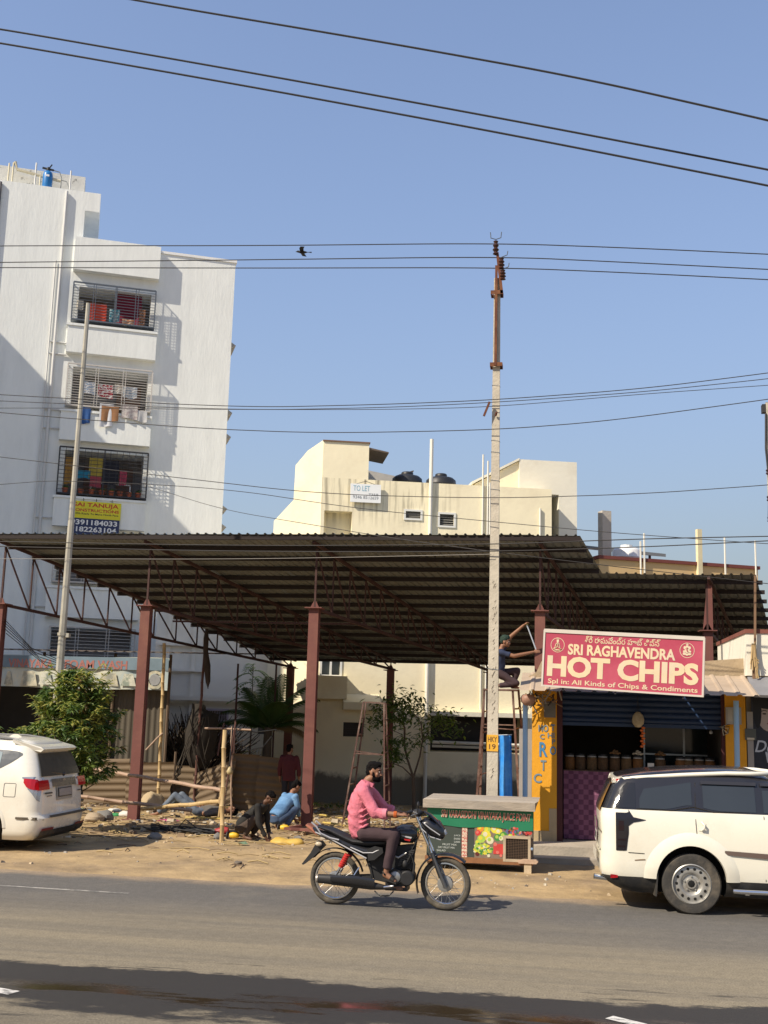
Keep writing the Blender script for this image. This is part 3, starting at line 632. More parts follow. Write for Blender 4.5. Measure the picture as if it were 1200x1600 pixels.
# ================================================================== STEEL SHED
def roofz(y): return 6.12 - .2347*(y - 23.5)
red_steel = M('red_oxide_steel', (.155, .058, .048), .75, .14, 2.5, .15, 40, col2=(.20, .085, .06), mix=(.5, .7))
dark_steel = M('brown_primer_steel', (.020, .013, .012), .75, .18, 3)
sheet_m = M('galvanised_roof_sheet', (.215, .235, .23), .42, .16, 1.2, metal=.15, col2=(.17, .155, .13), mix=(.54, .8), s2=.9, stretch=(1, .25, 1))
shed = thing('steel_shed', 'open steel shed with red oxide columns, roof trusses and a sloping corrugated roof', 'shed', (-5.3, 24, 0))
def skew(a): return .46 + (.24 - .46)*a          # how far the sheets run sideways per metre of depth
XL, XR, YE, YB_ = -12.95, .43, 23.5, 33.15
def sheet(xa, xb, ya, sa, sb):
    mb = MB(); n = max(1, round((xb - xa)/.195)); prof = []
    for k in range(n):
        for q, h in ((0, 0), (.36, 0), (.46, .032), (.60, .032), (.70, 0)): prof.append(((k + q)/n, h))
    prof.append((1, 0)); rows = 9; vs = []
    for r in range(rows):
        y = ya + (YB_ - ya)*r/(rows - 1)
        for t, h in prof:
            x = xa + (xb - xa)*t; s_ = sa + (sb - sa)*t
            vs.append((x + s_*(y - YE), y, roofz(y) + h + .006*sin(r*2.1 + xa*3)))
    k = len(prof)
    mb.add(vs, [(r*k+i, r*k+i+1, (r+1)*k+i+1, (r+1)*k+i) for r in range(rows-1) for i in range(k-1)])
    o = obj('roof_sheet', mb, sheet_m, shed, world=True, fixn=False); return o
n = 14
for i in range(n):
    a, b = i/n, (i+1)/n; sheet(XL + (XR-XL)*a - .012, XL + (XR-XL)*b + .012, YE + RND.uniform(-.02, .02), skew(a), skew(b))
n2 = 4; X2 = .44
for i in range(n2):
    xa, xb = X2 + 3.35*i/n2, X2 + 3.35*(i+1)/n2; sheet(xa - .01, xb + .012, 25.75 + RND.uniform(-.015, .015), .24, .24)
# purlins
ys = [23.56 + .63*k for k in range(16)]
pm = MB(); pm.box(0, 1, -.035, .035, -.09, .0); pur_me = mesh_of(pm, 'purlin', dark_steel)
for y in ys:
    x0 = XL + skew(0)*(y - YE) - .02; x1 = (XR + skew(1)*(y - YE)) if y < 25.7 else (X2 + 3.35 + .24*(y - YE) + .12)
    q = inst('purlin', pur_me, shed, (x0 + 5.3, y - 24, roofz(y) - .008), (0, 0, 0), (x1 - x0, 1, 1))
# trusses with their columns
UNIT = MB(); UNIT.beam((0, 0, 0), (0, 0, 1), .034, .034); unit_me = mesh_of(UNIT, 'strut', M('shaded_strut_steel', (.060, .027, .023), .75, .15, 3))  # darker copy of the red oxide, with the roof's shade in the colour
def strut(name, par, a, b, w=1.0, me=None):
    a, b = Vector(a) - Vector((-5.3, 24, 0)), Vector(b) - Vector((-5.3, 24, 0)); d = b - a
    o = inst(name, me or unit_me, par, a, d.to_track_quat('Z', 'Y').to_euler(), (w, w, d.length)); return o
def truss(xf, xb, zf=4.56, zb=3.6, ya=24.0, yb=32.7, n=13, col=True):
    t = bpy.data.objects.new('truss', None); C.objects.link(t); t.parent = shed
    def top(k): y = ya + (yb - ya)*k/n; return Vector((xf + (xb - xf)*k/n, y, roofz(y) - .12))
    def bot(k): y = ya + (yb - ya)*k/n; return Vector((xf + (xb - xf)*k/n, y, zf + (zb - zf)*k/n))
    strut('chord', t, top(0) + Vector((0, -.4, .09)), top(n) + Vector((.1, .2, -.05)), 1.9); strut('chord', t, bot(0), bot(n) + Vector((.09, .2, -.02)), 1.9)
    for k in range(n + 1):
        strut('strut', t, bot(k), top(k), 1.25 if k == 0 else .95)
        if k < n: strut('strut', t, top(k), bot(k+1), .9)
def column(x, y, ztop, w=.215):
    z0 = gz(x, y) - .05; mb = MB()
    q = w/2
    mb.box(x-q, x+q, y-q, y-q+.022, z0, ztop); mb.box(x-q, x+q, y+q-.022, y+q, z0, ztop); mb.box(x-q+.02, x-q+.06, y-q+.023, y+q-.023, z0, ztop); mb.box(x+q-.06, x+q-.02, y-q+.023, y+q-.023, z0, ztop)
    c = obj('column', mb, red_steel, shed, world=True)
    mb = MB(); mb.box(x-.19, x+.19, y-.19, y+.19, ztop + .001, ztop + .022); mb.prism([(x-.1, y-.02, ztop+.023), (x+.1, y-.02, ztop+.023), (x+.03, y-.02, ztop+.16), (x-.03, y-.02, ztop+.16)], (0, .012, 0))
    o = obj('cap_plate', mb, red_steel, c, world=True)
    mb = MB(); mb.box(x-.2, x+.2, y-.2, y+.2, z0 + .02, z0 + .07); obj('base_plate', mb, red_steel, c, world=True)
def front(x, zt=4.55): column(x, 24.0, zt)
for xf, xb in ((-12.62, -7.85), (-9.12, -4.85), (-5.275, -1.95), (-.39, 1.75)):
    truss(xf, xb); front(xf); column(xb, 32.7, 3.55, .2)
truss(3.30, 5.2, 4.36, 3.6, 26.0, 32.7, 9); column(3.30, 26.0, 4.34, .2); column(5.2, 32.7, 3.55, .2)
# gusset post below the right roof edge
mb = MB(); mb.prism([(3.2, 25.98, 4.37), (3.42, 25.98, 4.37), (3.42, 25.98, 5.45), (3.32, 25.98, 5.5)], (0, .02, 0)); obj('gusset', mb, red_steel, shed, world=True)
# slim props and the tie along the middle of the bay
for x, y, zt in ((-8.683, 30.0, 3.503), (-7.858, 31.0, 3.598)):
    strut('prop', shed, (x, y, gz(x, y)), (x, y, zt - .05 + .1), 1.3)
strut('tie_beam', shed, (-9.1, 25.7, 4.36), (-4.4, 25.7, 4.36), 1.2)
mb = MB()
for q in range(5): mb.tube([(-12.6 + .04*q, 24, 4.3 - .1*q), (-12 + .1*q, 24.4, 3.6 - .1*q), (-11.2, 25.2, 3.2 - .02*q)], .008, 4)
obj('slack_cable', mb, M('black_cable', (.02, .02, .02), .6, 0), shed, world=True)

# ================================================================== CHIPS SHOP
YS = 20.3
yellow = M('ochre_yellow_wall', (.70, .33, .022), .8, .08, 1.4, .3, 12, col2=(.48, .26, .06), mix=(.58, .78), s2=1.6)
conc = M('weathered_concrete', (.40, .35, .28), .95, .15, 1.6, .5, 16, col2=(.27, .24, .20), mix=(.45, .7))
mud = M('mud_plaster', (.40, .31, .20), .95, .15, 1.8, .6, 12, col2=(.30, .23, .15), mix=(.45, .7))
shop = thing('chips_shop', 'small snack shop with ochre yellow pillars and a half raised blue shutter', 'shop', (-.4, YS, 0))
xl0, xl1 = -0.464, -0.032
xr0, xr1 = 2.839, 3.179
zaw = 2.776
mb = MB(); mb.box(xl0, xl1, YS, YS + 3.4, -.1, 2.95); p = obj('left_pillar', mb, yellow, shop, world=True)
mb = MB(); mb.box(xl0 - .02, xl1 - .1, YS - .03, YS - .001, .25, .42); mb.box(xl0 + .30, xl1 - .001, YS - .012, YS - .001, .25, .80); obj('bare_patch', mb, M('bare_plaster', (.42, .33, .20), .95, .15, 3, .3, 20), p, world=True)
mb = MB(); mb.box(xl0 + .21, xl1 - .02, YS - .06, YS - .001, 2.359, 2.636); obj('meter_board', mb, M('meter_grey', (.16, .15, .13), .7, .2, 6), p, world=True)
mb = MB(); mb.box(xr0, xr1, YS, YS + 3.4, -.1, 2.95); obj('right_pillar', mb, yellow, shop, world=True)
for a_, b_ in ((xl1, xl1 + .1), (xr0 - .06, xr0)):
    mb = MB(); mb.box(a_, b_, YS + .05, YS + .16, .25, 2.95); obj('shutter_guide', mb, M('dark_maroon_frame', (.07, .02, .022), .7, .1), shop, world=True)
dark_in = M('shaded_interior', (.055, .05, .045), .9, .15, 2)  # the shade inside shop and wash shed is put into this wall colour
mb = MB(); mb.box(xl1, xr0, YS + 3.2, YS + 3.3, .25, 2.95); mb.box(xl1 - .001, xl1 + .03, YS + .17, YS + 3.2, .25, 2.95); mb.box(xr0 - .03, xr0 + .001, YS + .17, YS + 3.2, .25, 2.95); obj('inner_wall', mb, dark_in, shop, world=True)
mb = MB(); mb.box(xl0 - .05, xr1 + .02, YS - .001, YS + 3.45, 2.951, 3.10); obj('roof_slab', mb, conc, shop, world=True)
mb = MB(); mb.box(xl1, xr0, YS - .02, YS + 3.2, .20, .25); obj('shop_floor', mb, conc, shop, world=True)
# rolling shutter, slats curled
zs0 = 2.291; nsl = 7
sl = MB(); sl.grid(lambda u, v: (u, .018 - .03*sin(pi*v), v*.1), 1, 5); sl_me = mesh_of(sl, 'slat', M('blue_shutter', (.006, .026, .080), .5, .12, 2, spec=.5), 40, False)
for k in range(nsl):
    inst('slat', sl_me, shop, (xl1 + .1 + .4, .10, zs0 + .1*k), (0, 0, 0), (xr0 - xl1 - .16, 1, .98))
mb = MB(); mb.box(xl1 + .1, xr0 - .06, YS + .09, YS + .13, zs0 - .06, zs0 - .002); obj('shutter_rail', mb, MATS['blue_shutter'], shop, world=True)
# platform in front
plat = MB(); plat.box(-.55, 3.4, 19.55, YS - .02, -.1, .25); plat.box(-.56, 3.4, 19.2, 19.549, -.1, .10)
tag(obj('shop_platform', plat, conc), kind='structure')
# mud wall on the roof and tan awning
mb = MB(); pts = [(1.989, 20.6, 3.101), (3.322, 20.6, 3.101), (3.305, 20.6, 3.484), (2.543, 20.6, 3.413), (2.102, 20.6, 3.393)]
mb.prism(pts, (0, .25, 0)); obj('roof_upstand', mb, mud, shop, world=True)
mb = MB(); pts = [(-0.684, 20.2, 2.86), (0.08, 20.2, 2.86), (0.08, 20.2, 3.42), (-0.166, 20.2, 3.40), (-0.301, 20.2, 3.33), (-0.391, 20.2, 3.14), (-0.526, 20.2, 3.06), (-0.617, 20.2, 2.92)]
mb.prism(pts, (0, .3, 0)); obj('roof_upstand', mb, mud, shop, world=True)
tan_sheet = M('tan_awning_sheet', (.42, .33, .24), .7, .12, 1.5, col2=(.33, .24, .16), mix=(.5, .75))
def awn(x0, x1, y0, y1, z0, z1):
    mb = MB(); n = max(2, round((x1 - x0)/.25)); vs = []; prof = []
    for k in range(n): prof += [(k, 0), (k + .62, 0), (k + .72, .022), (k + .88, .022), (k + .98, 0)]
    prof.append((n, 0))
    for r in range(2):
        for t, h in prof: vs.append((x0 + (x1 - x0)*t/n, (y0, y1)[r], (z0, z1)[r] + h))
    k = len(prof); mb.add(vs, [(i, i+1, k+i+1, k+i) for i in range(k-1)]); return mb
obj('awning_sheet', awn(1.943, 3.228, 19.15, 20.55, 2.79, 3.161), tan_sheet, shop, world=True, fixn=False)
obj('awning_sheet', awn(-0.646, 1.924, 19.15, 20.55, 2.797, 3.14), tan_sheet, shop, world=True, fixn=False)
# painted words on the left pillar
ink = M('blue_grey_paint', (.16, .24, .30), .8, .15, 14)
bright = M('blue_paint', (.06, .22, .42), .8, .15, 14)

for s_, p_, w, h, m in (('HO', (-0.266, 20.28, 2.167), .17, .12, ink), ('T', (-0.099, 20.28, 2.183), .07, .11, bright), ('C', (-0.288, 20.28, 2.022), .08, .09, ink), ('HI', (-0.132, 20.28, 2.049), .12, .09, ink), ('P', (-0.087, 20.28, 1.94), .06, .09, ink),
        ('R', (-0.265, 20.28, 1.803), .14, .25, bright), ('O', (-0.098, 20.28, 1.786), .11, .15, bright), ('T', (-0.264, 20.28, 1.528), .10, .18, ink), ('C', (-0.364, 20.28, 1.306), .14, .16, ink)):
    text(s_, shop, m, p_[0] + .4, -.008, p_[2], w, h, .02, depth=.001)
# counter with its cloth, jars, fridge
zc = 1.45
ct = thing('counter', 'shop counter hung with a purple chequered cloth', 'counter', (xl1 + .12, 20.7, .25))
CW = xr0 - xl1 - .25
mb = MB(); mb.box(0, CW, .03, .6, zc - .29, zc - .25); mb.box(.02, .06, .04, .58, 0, zc - .291); mb.box(CW - .06, CW - .02, .04, .58, 0, zc - .291); obj('table', mb, M('counter_wood', (.14, .08, .05), .7), ct)
def check_mat():
    m = M('purple_check', (.17, .065, .12), .85, .08, 6); nt = m.node_tree; N, L = nt.nodes, nt.links; b = N['Principled BSDF']
    tc = N.new('ShaderNodeTexCoord'); mp = N.new('ShaderNodeMapping'); mp.inputs['Location'].default_value = (.01, .37, .01); mp.inputs['Scale'].default_value = (11.5, .2, 11.5); L.new(tc.outputs['Object'], mp.inputs[0])
    ck = N.new('ShaderNodeTexChecker'); ck.inputs['Scale'].default_value = 1; ck.inputs[1].default_value = (.215, .085, .15, 1); ck.inputs[2].default_value = (.125, .045, .09, 1); L.new(mp.outputs[0], ck.inputs[0]); L.new(ck.outputs[0], b.inputs['Base Color']); return m
mb = MB(); mb.grid(lambda u, v: (u*CW, .012*sin(u*46) + .008*sin(u*17 + 1), .015 + v*(zc - .28)), 120, 2); obj('cloth', mb, check_mat(), ct, smooth=180, fixn=False)
jar_glass = M('jar_plastic', (.22, .18, .13), .15, .1, 8); lid_m = M('jar_lid_black', (.02, .02, .02), .5); rim_m = M('jar_band', (.34, .34, .33), .5)
snack = [M('chips_orange', (.17, .075, .02), .7, .35, 24), M('mixture_brown', (.10, .055, .025), .8, .4, 26), M('murukku_tan', (.135, .08, .035), .8, .4, 22)]
jb = MB(); jb.lathe([(.085, 0), (.095, .02), (.095, .2), (.07, .23)], 14)
jl = MB(); jl.lathe([(.078, .23), (.078, .275), (.07, .285), (.001, .286)], 14)
jr = MB(); jr.lathe([(.079, .225), (.083, .228), (.083, .245), (.079, .248)], 14)
jme = [mesh_of(jb, 'jar', m, 40) for m in snack]; jlm = mesh_of(jl, 'lid', lid_m, 40); jrm = mesh_of(jr, 'band', rim_m, 40)
hp = MB()
for _ in range(26):
    a = RND.random()*6.28; r = RND.random()*.09; hp.ball((r*cos(a), r*sin(a), .30 + .10*(1 - r/.1)*RND.random()), (.025, .02, .015), 6, 4)
hpm = mesh_of(hp, 'heap', M('fried_snack', (.22, .12, .05), .8, .3, 18))
hp2 = mesh_of(hp, 'heap', M('white_snack', (.55, .48, .36), .8, .2, 18))
jars = [(890, 0, 0), (907, 1, 0), (925, 2, 0), (942, 1, 0), (961, 1, 1), (979, 2, 0), (997, 0, 2), (1032, 1, 1), (1064, 0, 0), (1076, 2, 0), (1093, 1, 0), (1110, 0, 0)]
XJ = [0.195, 0.387, 0.591, 0.783, 0.996, 1.198, 1.399, 1.788, 2.142, 2.274, 2.461, 2.647]
ORD = ('first', 'second', 'third', 'fourth', 'fifth', 'sixth', 'seventh', 'eighth', 'ninth', 'tenth', 'eleventh', 'twelfth')
for n_, ((u, k, hh), x) in enumerate(zip(jars, XJ)):
    lab = ORD[n_] + ' snack jar from the left in the row on the counter' + {0: '', 1: ', heaped with brown snacks', 2: ', heaped with pale snacks'}[hh]
    j = thing('snack_jar', lab, 'jar', (x, 20.95, zc), 0, 'snack jars on the counter')
    inst('jar', jme[k], j); inst('lid', jlm, j); inst('band', jrm, j)
    if hh: inst('snack_heap', hpm if hh == 1 else hp2, j)
t = thing('paper_slip', 'small white payment slip propped on the counter between jars', 'paper', (1.614, 20.8, zc))
mb = MB(); mb.box(-.055, .055, 0, .006, .01, .16); obj('sheet', mb, M('paper_white', (.62, .62, .6), .7, .03), t)
fr = thing('display_fridge', 'dark glass fronted display cabinet standing behind the counter', 'cabinet', (1.617, 22.6, .25))
mb = MB(); mb.box(0, 1.65, .03, .65, 0, 2.05); obj('body', mb, M('cabinet_grey', (.10, .10, .10), .5), fr)
mb = MB(); mb.box(0, .03, -.02, .03, .3, 1.98); mb.box(1.5, 1.53, -.02, .03, .3, 1.98); mb.box(.74, .78, -.02, .03, .3, 1.98); mb.box(0, 1.53, -.02, .03, 1.981, 2.04); mb.box(.03, .74, -.015, .02, 1.45, 1.48); mb.box(.78, 1.5, -.015, .02, 1.45, 1.48); obj('frame', mb, M('aluminium', (.5, .52, .54), .35, .05, metal=.7), fr)
mb = MB(); mb.box(.03, 1.5, .0, .012, .3, 1.98); obj('pane', mb, M('cabinet_glass', (.03, .045, .05), .08, 0), fr)
# hanging pot with garland, bulb
hpn = thing('hanging_pot', 'cream gourd wrapped for luck hanging below the blue shutter', 'ornament', (1.365, 20.25, 2.357))
mb = MB(); mb.lathe([(.001, -.13), (.05, -.12), (.095, -.06), (.105, .0), (.09, .07), (.05, .12), (.02, .14)], 16); obj('gourd', mb, M('gourd_cream', (.42, .36, .24), .6, .15, 6, col2=(.25, .2, .12), mix=(.5, .65)), hpn, smooth=60)
mb = MB(); mb.tube([(0, 0, .14), (.0, 0, .42)], .006, 4); mb.tube([(-.05, 0, .12), (0, 0, .3), (.05, 0, .12)], .004, 4); obj('string', mb, MATS['black_cable'], hpn)
gl = thing('chilli_garland', 'string of orange marigolds and chillies hanging beside the gourd', 'garland', (1.44, 20.28, 2.085))
mb = MB(); mb.tube([(0, 0, -.18), (0, 0, .25)], .004, 4); obj('string', mb, MATS['black_cable'], gl)
fm = M('marigold', (.60, .14, .03), .8, .2, 14)
for q in range(8):
    mb = MB(); mb.ball((.012*((-1)**q), 0, .14 - .045*q), (.034, .034, .022), 8, 5); obj('flower', mb, fm, gl, smooth=80)
bl_ = thing('bulb', 'unlit bulb hanging inside the shop by the right pillar', 'bulb', (2.634, 20.6, 2.182))
mb = MB(); mb.ball((0, 0, 0), .035, 10, 6); obj('globe', mb, M('bulb_glass', (.35, .36, .36), .2, 0), bl_, smooth=80)
mb = MB(); mb.lathe([(.02, .03), (.02, .08)], 8); mb.tube([(0, 0, .08), (0, 0, .6)], .004, 4); obj('holder', mb, iron_black, bl_)
# meter box with loose wires on the right pillar, sky blue pipes
mx_ = thing('meter_box', 'grey electric meter box with loose wires on the right pillar', 'meter box', (2.972, 20.2, 2.477))
mb = MB(); mb.box(-.13, .12, .0, .1, -.15, .14); obj('box', mb, M('meter_box_grey', (.34, .33, .30), .6, .12, 5), mx_)
mb = MB(); mb.box(-.1, -.03, -.004, .0, -.1, .1); obj('dial_panel', mb, M('meter_face', (.42, .40, .34), .4), mx_)
mb = MB()
for q in range(6): mb.tube([(-.1 + .01*q, .04, -.14), (-.2 - .012*q, .02, -.2), (-.18 + .02*q, .03, -.34 + .03*q), (-.1, .05, -.3)], .008, 4, q % 2)
obj('wire', mb, [M('wire_cream', (.45, .42, .34), .6), MATS['black_cable']], mx_)
sky_blue = M('sky_blue_pipe', (.30, .48, .68), .55, .06, 3)
mb = MB(); mb.tube([(2.936, 19.7, 2.719), (2.917, 19.7, .1)], .045, 10)
solo('awning_post', mb, sky_blue, 'pale blue steel pipe post holding the right end of the awning', 'post', (2.917, 19.7, .1), 'blue pipe posts at the shop', 40)
mb = MB(); mb.tube([(-0.567, 19.75, 2.74), (-0.563, 19.75, .0)], .045, 10)
solo('awning_post', mb, sky_blue, 'pale blue steel pipe post beside the left yellow pillar', 'post', (-0.563, 19.75, .0), 'blue pipe posts at the shop', 40)
# rags and cables bundled under the left end of the awning
mb = MB()
for q in range(46):
    p = Vector((-0.387, 20.1, 2.662)) + Vector((RND.uniform(-.2, .35), RND.uniform(-.1, .1), RND.uniform(-.06, .16)))
    mb.tube([p, p + Vector((RND.uniform(-.1, .1), 0, RND.uniform(-.15, .1))), p + Vector((RND.uniform(-.15, .15), 0, RND.uniform(-.2, .04)))], RND.uniform(.005, .014), 4, q % 4)
solo('cable_tangle', mb, [MATS['black_cable'], M('rag_brown', (.2, .13, .08), .9), M('rag_grey', (.3, .28, .25), .9), M('rag_ochre', (.35, .25, .1), .9)], 'tangle of cables and rags under the left awning end above the yellow pillar', 'cables', (-0.387, 20.1, 2.584))
mb = MB(); mb.lathe([(.001, -.05), (.07, -.04), (.12, .02), (.13, .08), (.1, .13), (.001, .15)], 12); 
for i, p in enumerate(mb.v): mb.v[i] = Vector(p)
hm = thing('hanging_helmet', 'dusty brown helmet hanging under the left awning end', 'helmet', (-0.518, 19.6, 2.597)); obj('shell', mb, M('helmet_brown', (.30, .17, .12), .5, .2, 6), hm, smooth=60)
t = thing('grey_board', 'grey metal door leaf leaning behind the blue pipe post', 'board', (-0.602, 20.9, 0))
mb = MB(); mb.prism([(-.11, 0, 0), (.12, 0, 0), (.12, .1, 2.14), (-.11, .1, 2.14)], (0, .03, 0)); obj('leaf', mb, M('board_grey', (.25, .26, .27), .6, .12), t)

# ------------------------------------------------------------------ the big red sign
SG = Vector((1.021, 18.85, 3.269)); SA = radians(-10)
sg = thing('shop_sign', 'big crimson shop sign with cream block lettering hung above the shutter', 'sign', tuple(SG), SA)
sg.rotation_euler = (0, radians(2.7), SA); sg.scale = (.858, 1, .905)
SW, SH = 3.0, .985
mb = MB(); mb.box(-SW/2, SW/2, -.03, .05, -SH/2, SH/2); obj('panel', mb, M('crimson_flex', (.385, .048, .088), .5, .07, 1.2, col2=(.46, .085, .13), mix=(.45, .7)), sg)
alu = M('sign_frame', (.55, .50, .44), .5, .08, 3)
mb = MB(); e = .035
mb.box(-SW/2 - .01, SW/2 + .01, -.045, .06, SH/2 - .012, SH/2 + e + .02); mb.box(-SW/2 - .01, SW/2 + .01, -.045, .06, -SH/2 - .02, -SH/2 + .012)
mb.box(-SW/2 - .02, -SW/2 + .016, -.044, .06, -SH/2 - .02, SH/2 + e); mb.box(SW/2 - .016, SW/2 + .02, -.044, .06, -SH/2 - .02, SH/2 + e); obj('frame', mb, alu, sg)
mb = MB()
for x in (-1.0, 1.0): mb.beam((x, .06, .3), (x, .9, .25), .04); mb.beam((x, .06, -.3), (x, .9, -.4), .04)
for x in (-1.1, -.1, 1.15): mb.beam((x, .0, -SH/2 - .07), (x, .0, -SH/2), .03)
obj('bracket', mb, iron_black, sg)
cr_ink = M('cream_flex_ink', (.66, .53, .33), .6, .08, 4, col2=(.60, .50, .36), mix=(.45, .6))
te = text('శ్రీ రాఘవేంద్ర హాట్ చిప్స్', sg, cr_ink, .0, -.032, .385, 1.42, .145, .006)
text('SRI RAGHAVENDRA', sg, cr_ink, -.02, -.032, .195, 2.02, .20, .035)
text('HOT CHIPS', sg, cr_ink, .0, -.032, -.125, 2.84, .385, .045)
text('Spl in: All Kinds of Chips & Condiments', sg, cr_ink, .01, -.032, -.415, 2.80, .115, .014)
def ring(mb, cx, cz, r, w, y=-.033):
    n = 36; vs = []
    for k in range(n): a = 2*pi*k/n; vs += [(cx + r*cos(a), y, cz + r*sin(a)), (cx + (r-w)*cos(a), y, cz + (r-w)*sin(a))]
    mb.add(vs, [(2*k, 2*k+1, (2*k+3) % (2*n), (2*k+2) % (2*n)) for k in range(n)])
def disc(mb, cx, cz, rx, rz_, y=-.0335, n=12, mi=0):
    mb.add([(cx + rx*cos(2*pi*k/n), y, cz + rz_*sin(2*pi*k/n)) for k in range(n)], [tuple(range(n))], mi)
mb = MB(); ring(mb, -1.235, .26, .135, .010)
disc(mb, -1.235, .335, .024, .03); mb.tube([(-1.26, -.0335, .36), (-1.235, -.0335, .385), (-1.21, -.0335, .36)], .006, 4)
mb.tube([(-1.235 - .05, -.0335, .20), (-1.265, -.0335, .28), (-1.235, -.0335, .305), (-1.205, -.0335, .28), (-1.185, -.0335, .20)], .009, 4)
mb.tube([(-1.315, -.0335, .19), (-1.235, -.0335, .225), (-1.155, -.0335, .19), (-1.235, -.0335, .17), (-1.315, -.0335, .19)], .008, 4)
mb.tube([(-1.235, -.0335, .30), (-1.235, -.0335, .24)], .010, 4); mb.tube([(-1.295, -.0335, .16), (-1.175, -.0335, .16)], .008, 4)
obj('emblem', mb, cr_ink, sg, fixn=False)
mb = MB(); ring(mb, 1.20, .29, .135, .010)
for q, (dx, dz, rx, rz2) in enumerate(((0, .06, .03, .035), (-.045, .045, .022, .03), (.045, .045, .022, .03), (0, -.01, .048, .04), (-.055, -.025, .02, .025), (.055, -.02, .02, .02), (-.045, -.065, .035, .02), (.045, -.065, .035, .02), (0, -.075, .03, .02))): disc(mb, 1.20 + dx, .29 + dz, rx, rz2, -.0335 - .0004*q)
mb.prism([(1.17, -.036, .385), (1.23, -.036, .385), (1.20, -.036, .415)], (0, -.001, 0)); mb.tube([(1.20, -.037, .34), (1.195, -.037, .30), (1.215, -.037, .265)], .010, 4, 1)
obj('emblem', mb, [cr_ink, MATS['crimson_flex']], sg, fixn=False)

# ------------------------------------------------------------------ the shop next door
nx = thing('salon_shop', 'neighbouring shop front with white upper wall and a dark poster', 'shop', (3.197, 20.35, 0))
x0 = .01
mb = MB(); mb.box(x0, 5, .04, 3.5, -.1, 2.95); obj('wall', mb, M('dull_wall', (.30, .27, .22), .9, .1), nx)
zt_ = 3.891; zb_ = 3.163
mb = MB(); mb.box(.02, 5, -.1, 3.5, zb_, zt_); obj('upper_wall', mb, cream_white, nx)
mb = MB(); mb.box(0, 5, -.12, 3.55, zt_ + .001, zt_ + .07); obj('coping', mb, M('coping_rust', (.20, .07, .05), .8), nx)
mb = MB(); mb.prism([(.02, -.7, zb_ - .38), (.02, -.1, zb_ - .06), (.02, -.1, zb_ - .02), (.02, -.72, zb_ - .34)], (5, 0, 0)); obj('awning', mb, M('grey_tarpaulin', (.20, .20, .21), .6, .2, 2), nx)
mb = MB(); mb.beam((.12, -.15, 2.95), (.12, -.15, zt_ - .2), .045); mb.beam((.15, -.17, zt_ - .3), (.19, -.17, zt_ + 1.0), .035); obj('stay_pole', mb, MATS['twig'] if False else M('pole_brown', (.20, .12, .07), .8), nx)
mb = MB()
for q in range(22): mb.tube([(.12 + .01*RND.uniform(-3, 3), -.2, 3.55 + RND.uniform(-.15, .2)), (.12 + RND.uniform(-.08, .08), -.22, 3.3 + RND.uniform(-.2, .2))], .012, 4)
obj('straw_wisp', mb, M('straw_rope', (.42, .30, .15), .9), nx)
mb = MB(); mb.box(.0, .1, -.05, .039, .2, 2.55); obj('door_jamb', mb, M('jamb_pale', (.34, .32, .30), .8, .1), nx)
po = thing('salon_poster', 'dark salon poster with a pale face and white script beside the yellow pillar', 'poster', (3.279, 20.33, .25))
PW = 1.3
mb = MB(); mb.box(0, PW, 0, .03, 0, 2.62); obj('panel', mb, M('poster_dark', (.022, .026, .040), .4, .4, 1.5), po)
skin_print = M('poster_skin', (.42, .36, .33), .5, .08, 5); hair_print = M('poster_hair', (.010, .010, .014), .5, 0)
fx, fz = .30, 2.26
mb = MB(); disc(mb, fx, fz, .21, .29, -.002, 24); obj('printed_face', mb, skin_print, po, fixn=False)
mb = MB()
disc(mb, fx - .02, fz + .23, .26, .14, -.003, 20); disc(mb, fx - .2, fz + .08, .07, .32, -.0032, 16); disc(mb, fx + .2, fz + .05, .07, .32, -.0032, 16)
for s_ in (-1, 1): disc(mb, fx + s_*.085, fz + .01, .034, .013, -.0034, 10); mb.tube([(fx + s_*.04, -.003, fz + .055), (fx + s_*.09, -.003, fz + .07), (fx + s_*.135, -.003, fz + .05)], .006, 4)
mb.tube([(fx - .02, -.003, fz - .09), (fx + .0, -.003, fz - .1), (fx + .02, -.003, fz - .09)], .005, 4)
obj('printed_hair', mb, hair_print, po, fixn=False)
mb = MB(); disc(mb, fx, fz - .155, .05, .018, -.003, 12); obj('printed_lips', mb, M('poster_lips', (.28, .10, .10), .5, 0), po, fixn=False)
pink_ = M('poster_script', (.50, .54, .60), .5, 0)
text('Des', po, pink_, .25, -.003, 1.72, .42, .2, .01, shear=.3, depth=.001)
text('Ve', po, pink_, .36, -.003, 1.54, .30, .18, .01, shear=.3, depth=.001)
sb_ = thing('switch_box', 'small grey junction box with a pale label beside the dark poster', 'box', (3.238, 20.27, 2.161))
mb = MB(); mb.box(-.08, .1, 0, .05, -.09, .1); obj('case', mb, M('junction_grey', (.10, .11, .10), .6), sb_); mb = MB(); mb.box(-.05, .07, -.004, 0, -.085, -.05); obj('tag', mb, M('tag_cream', (.55, .50, .40), .7), sb_)

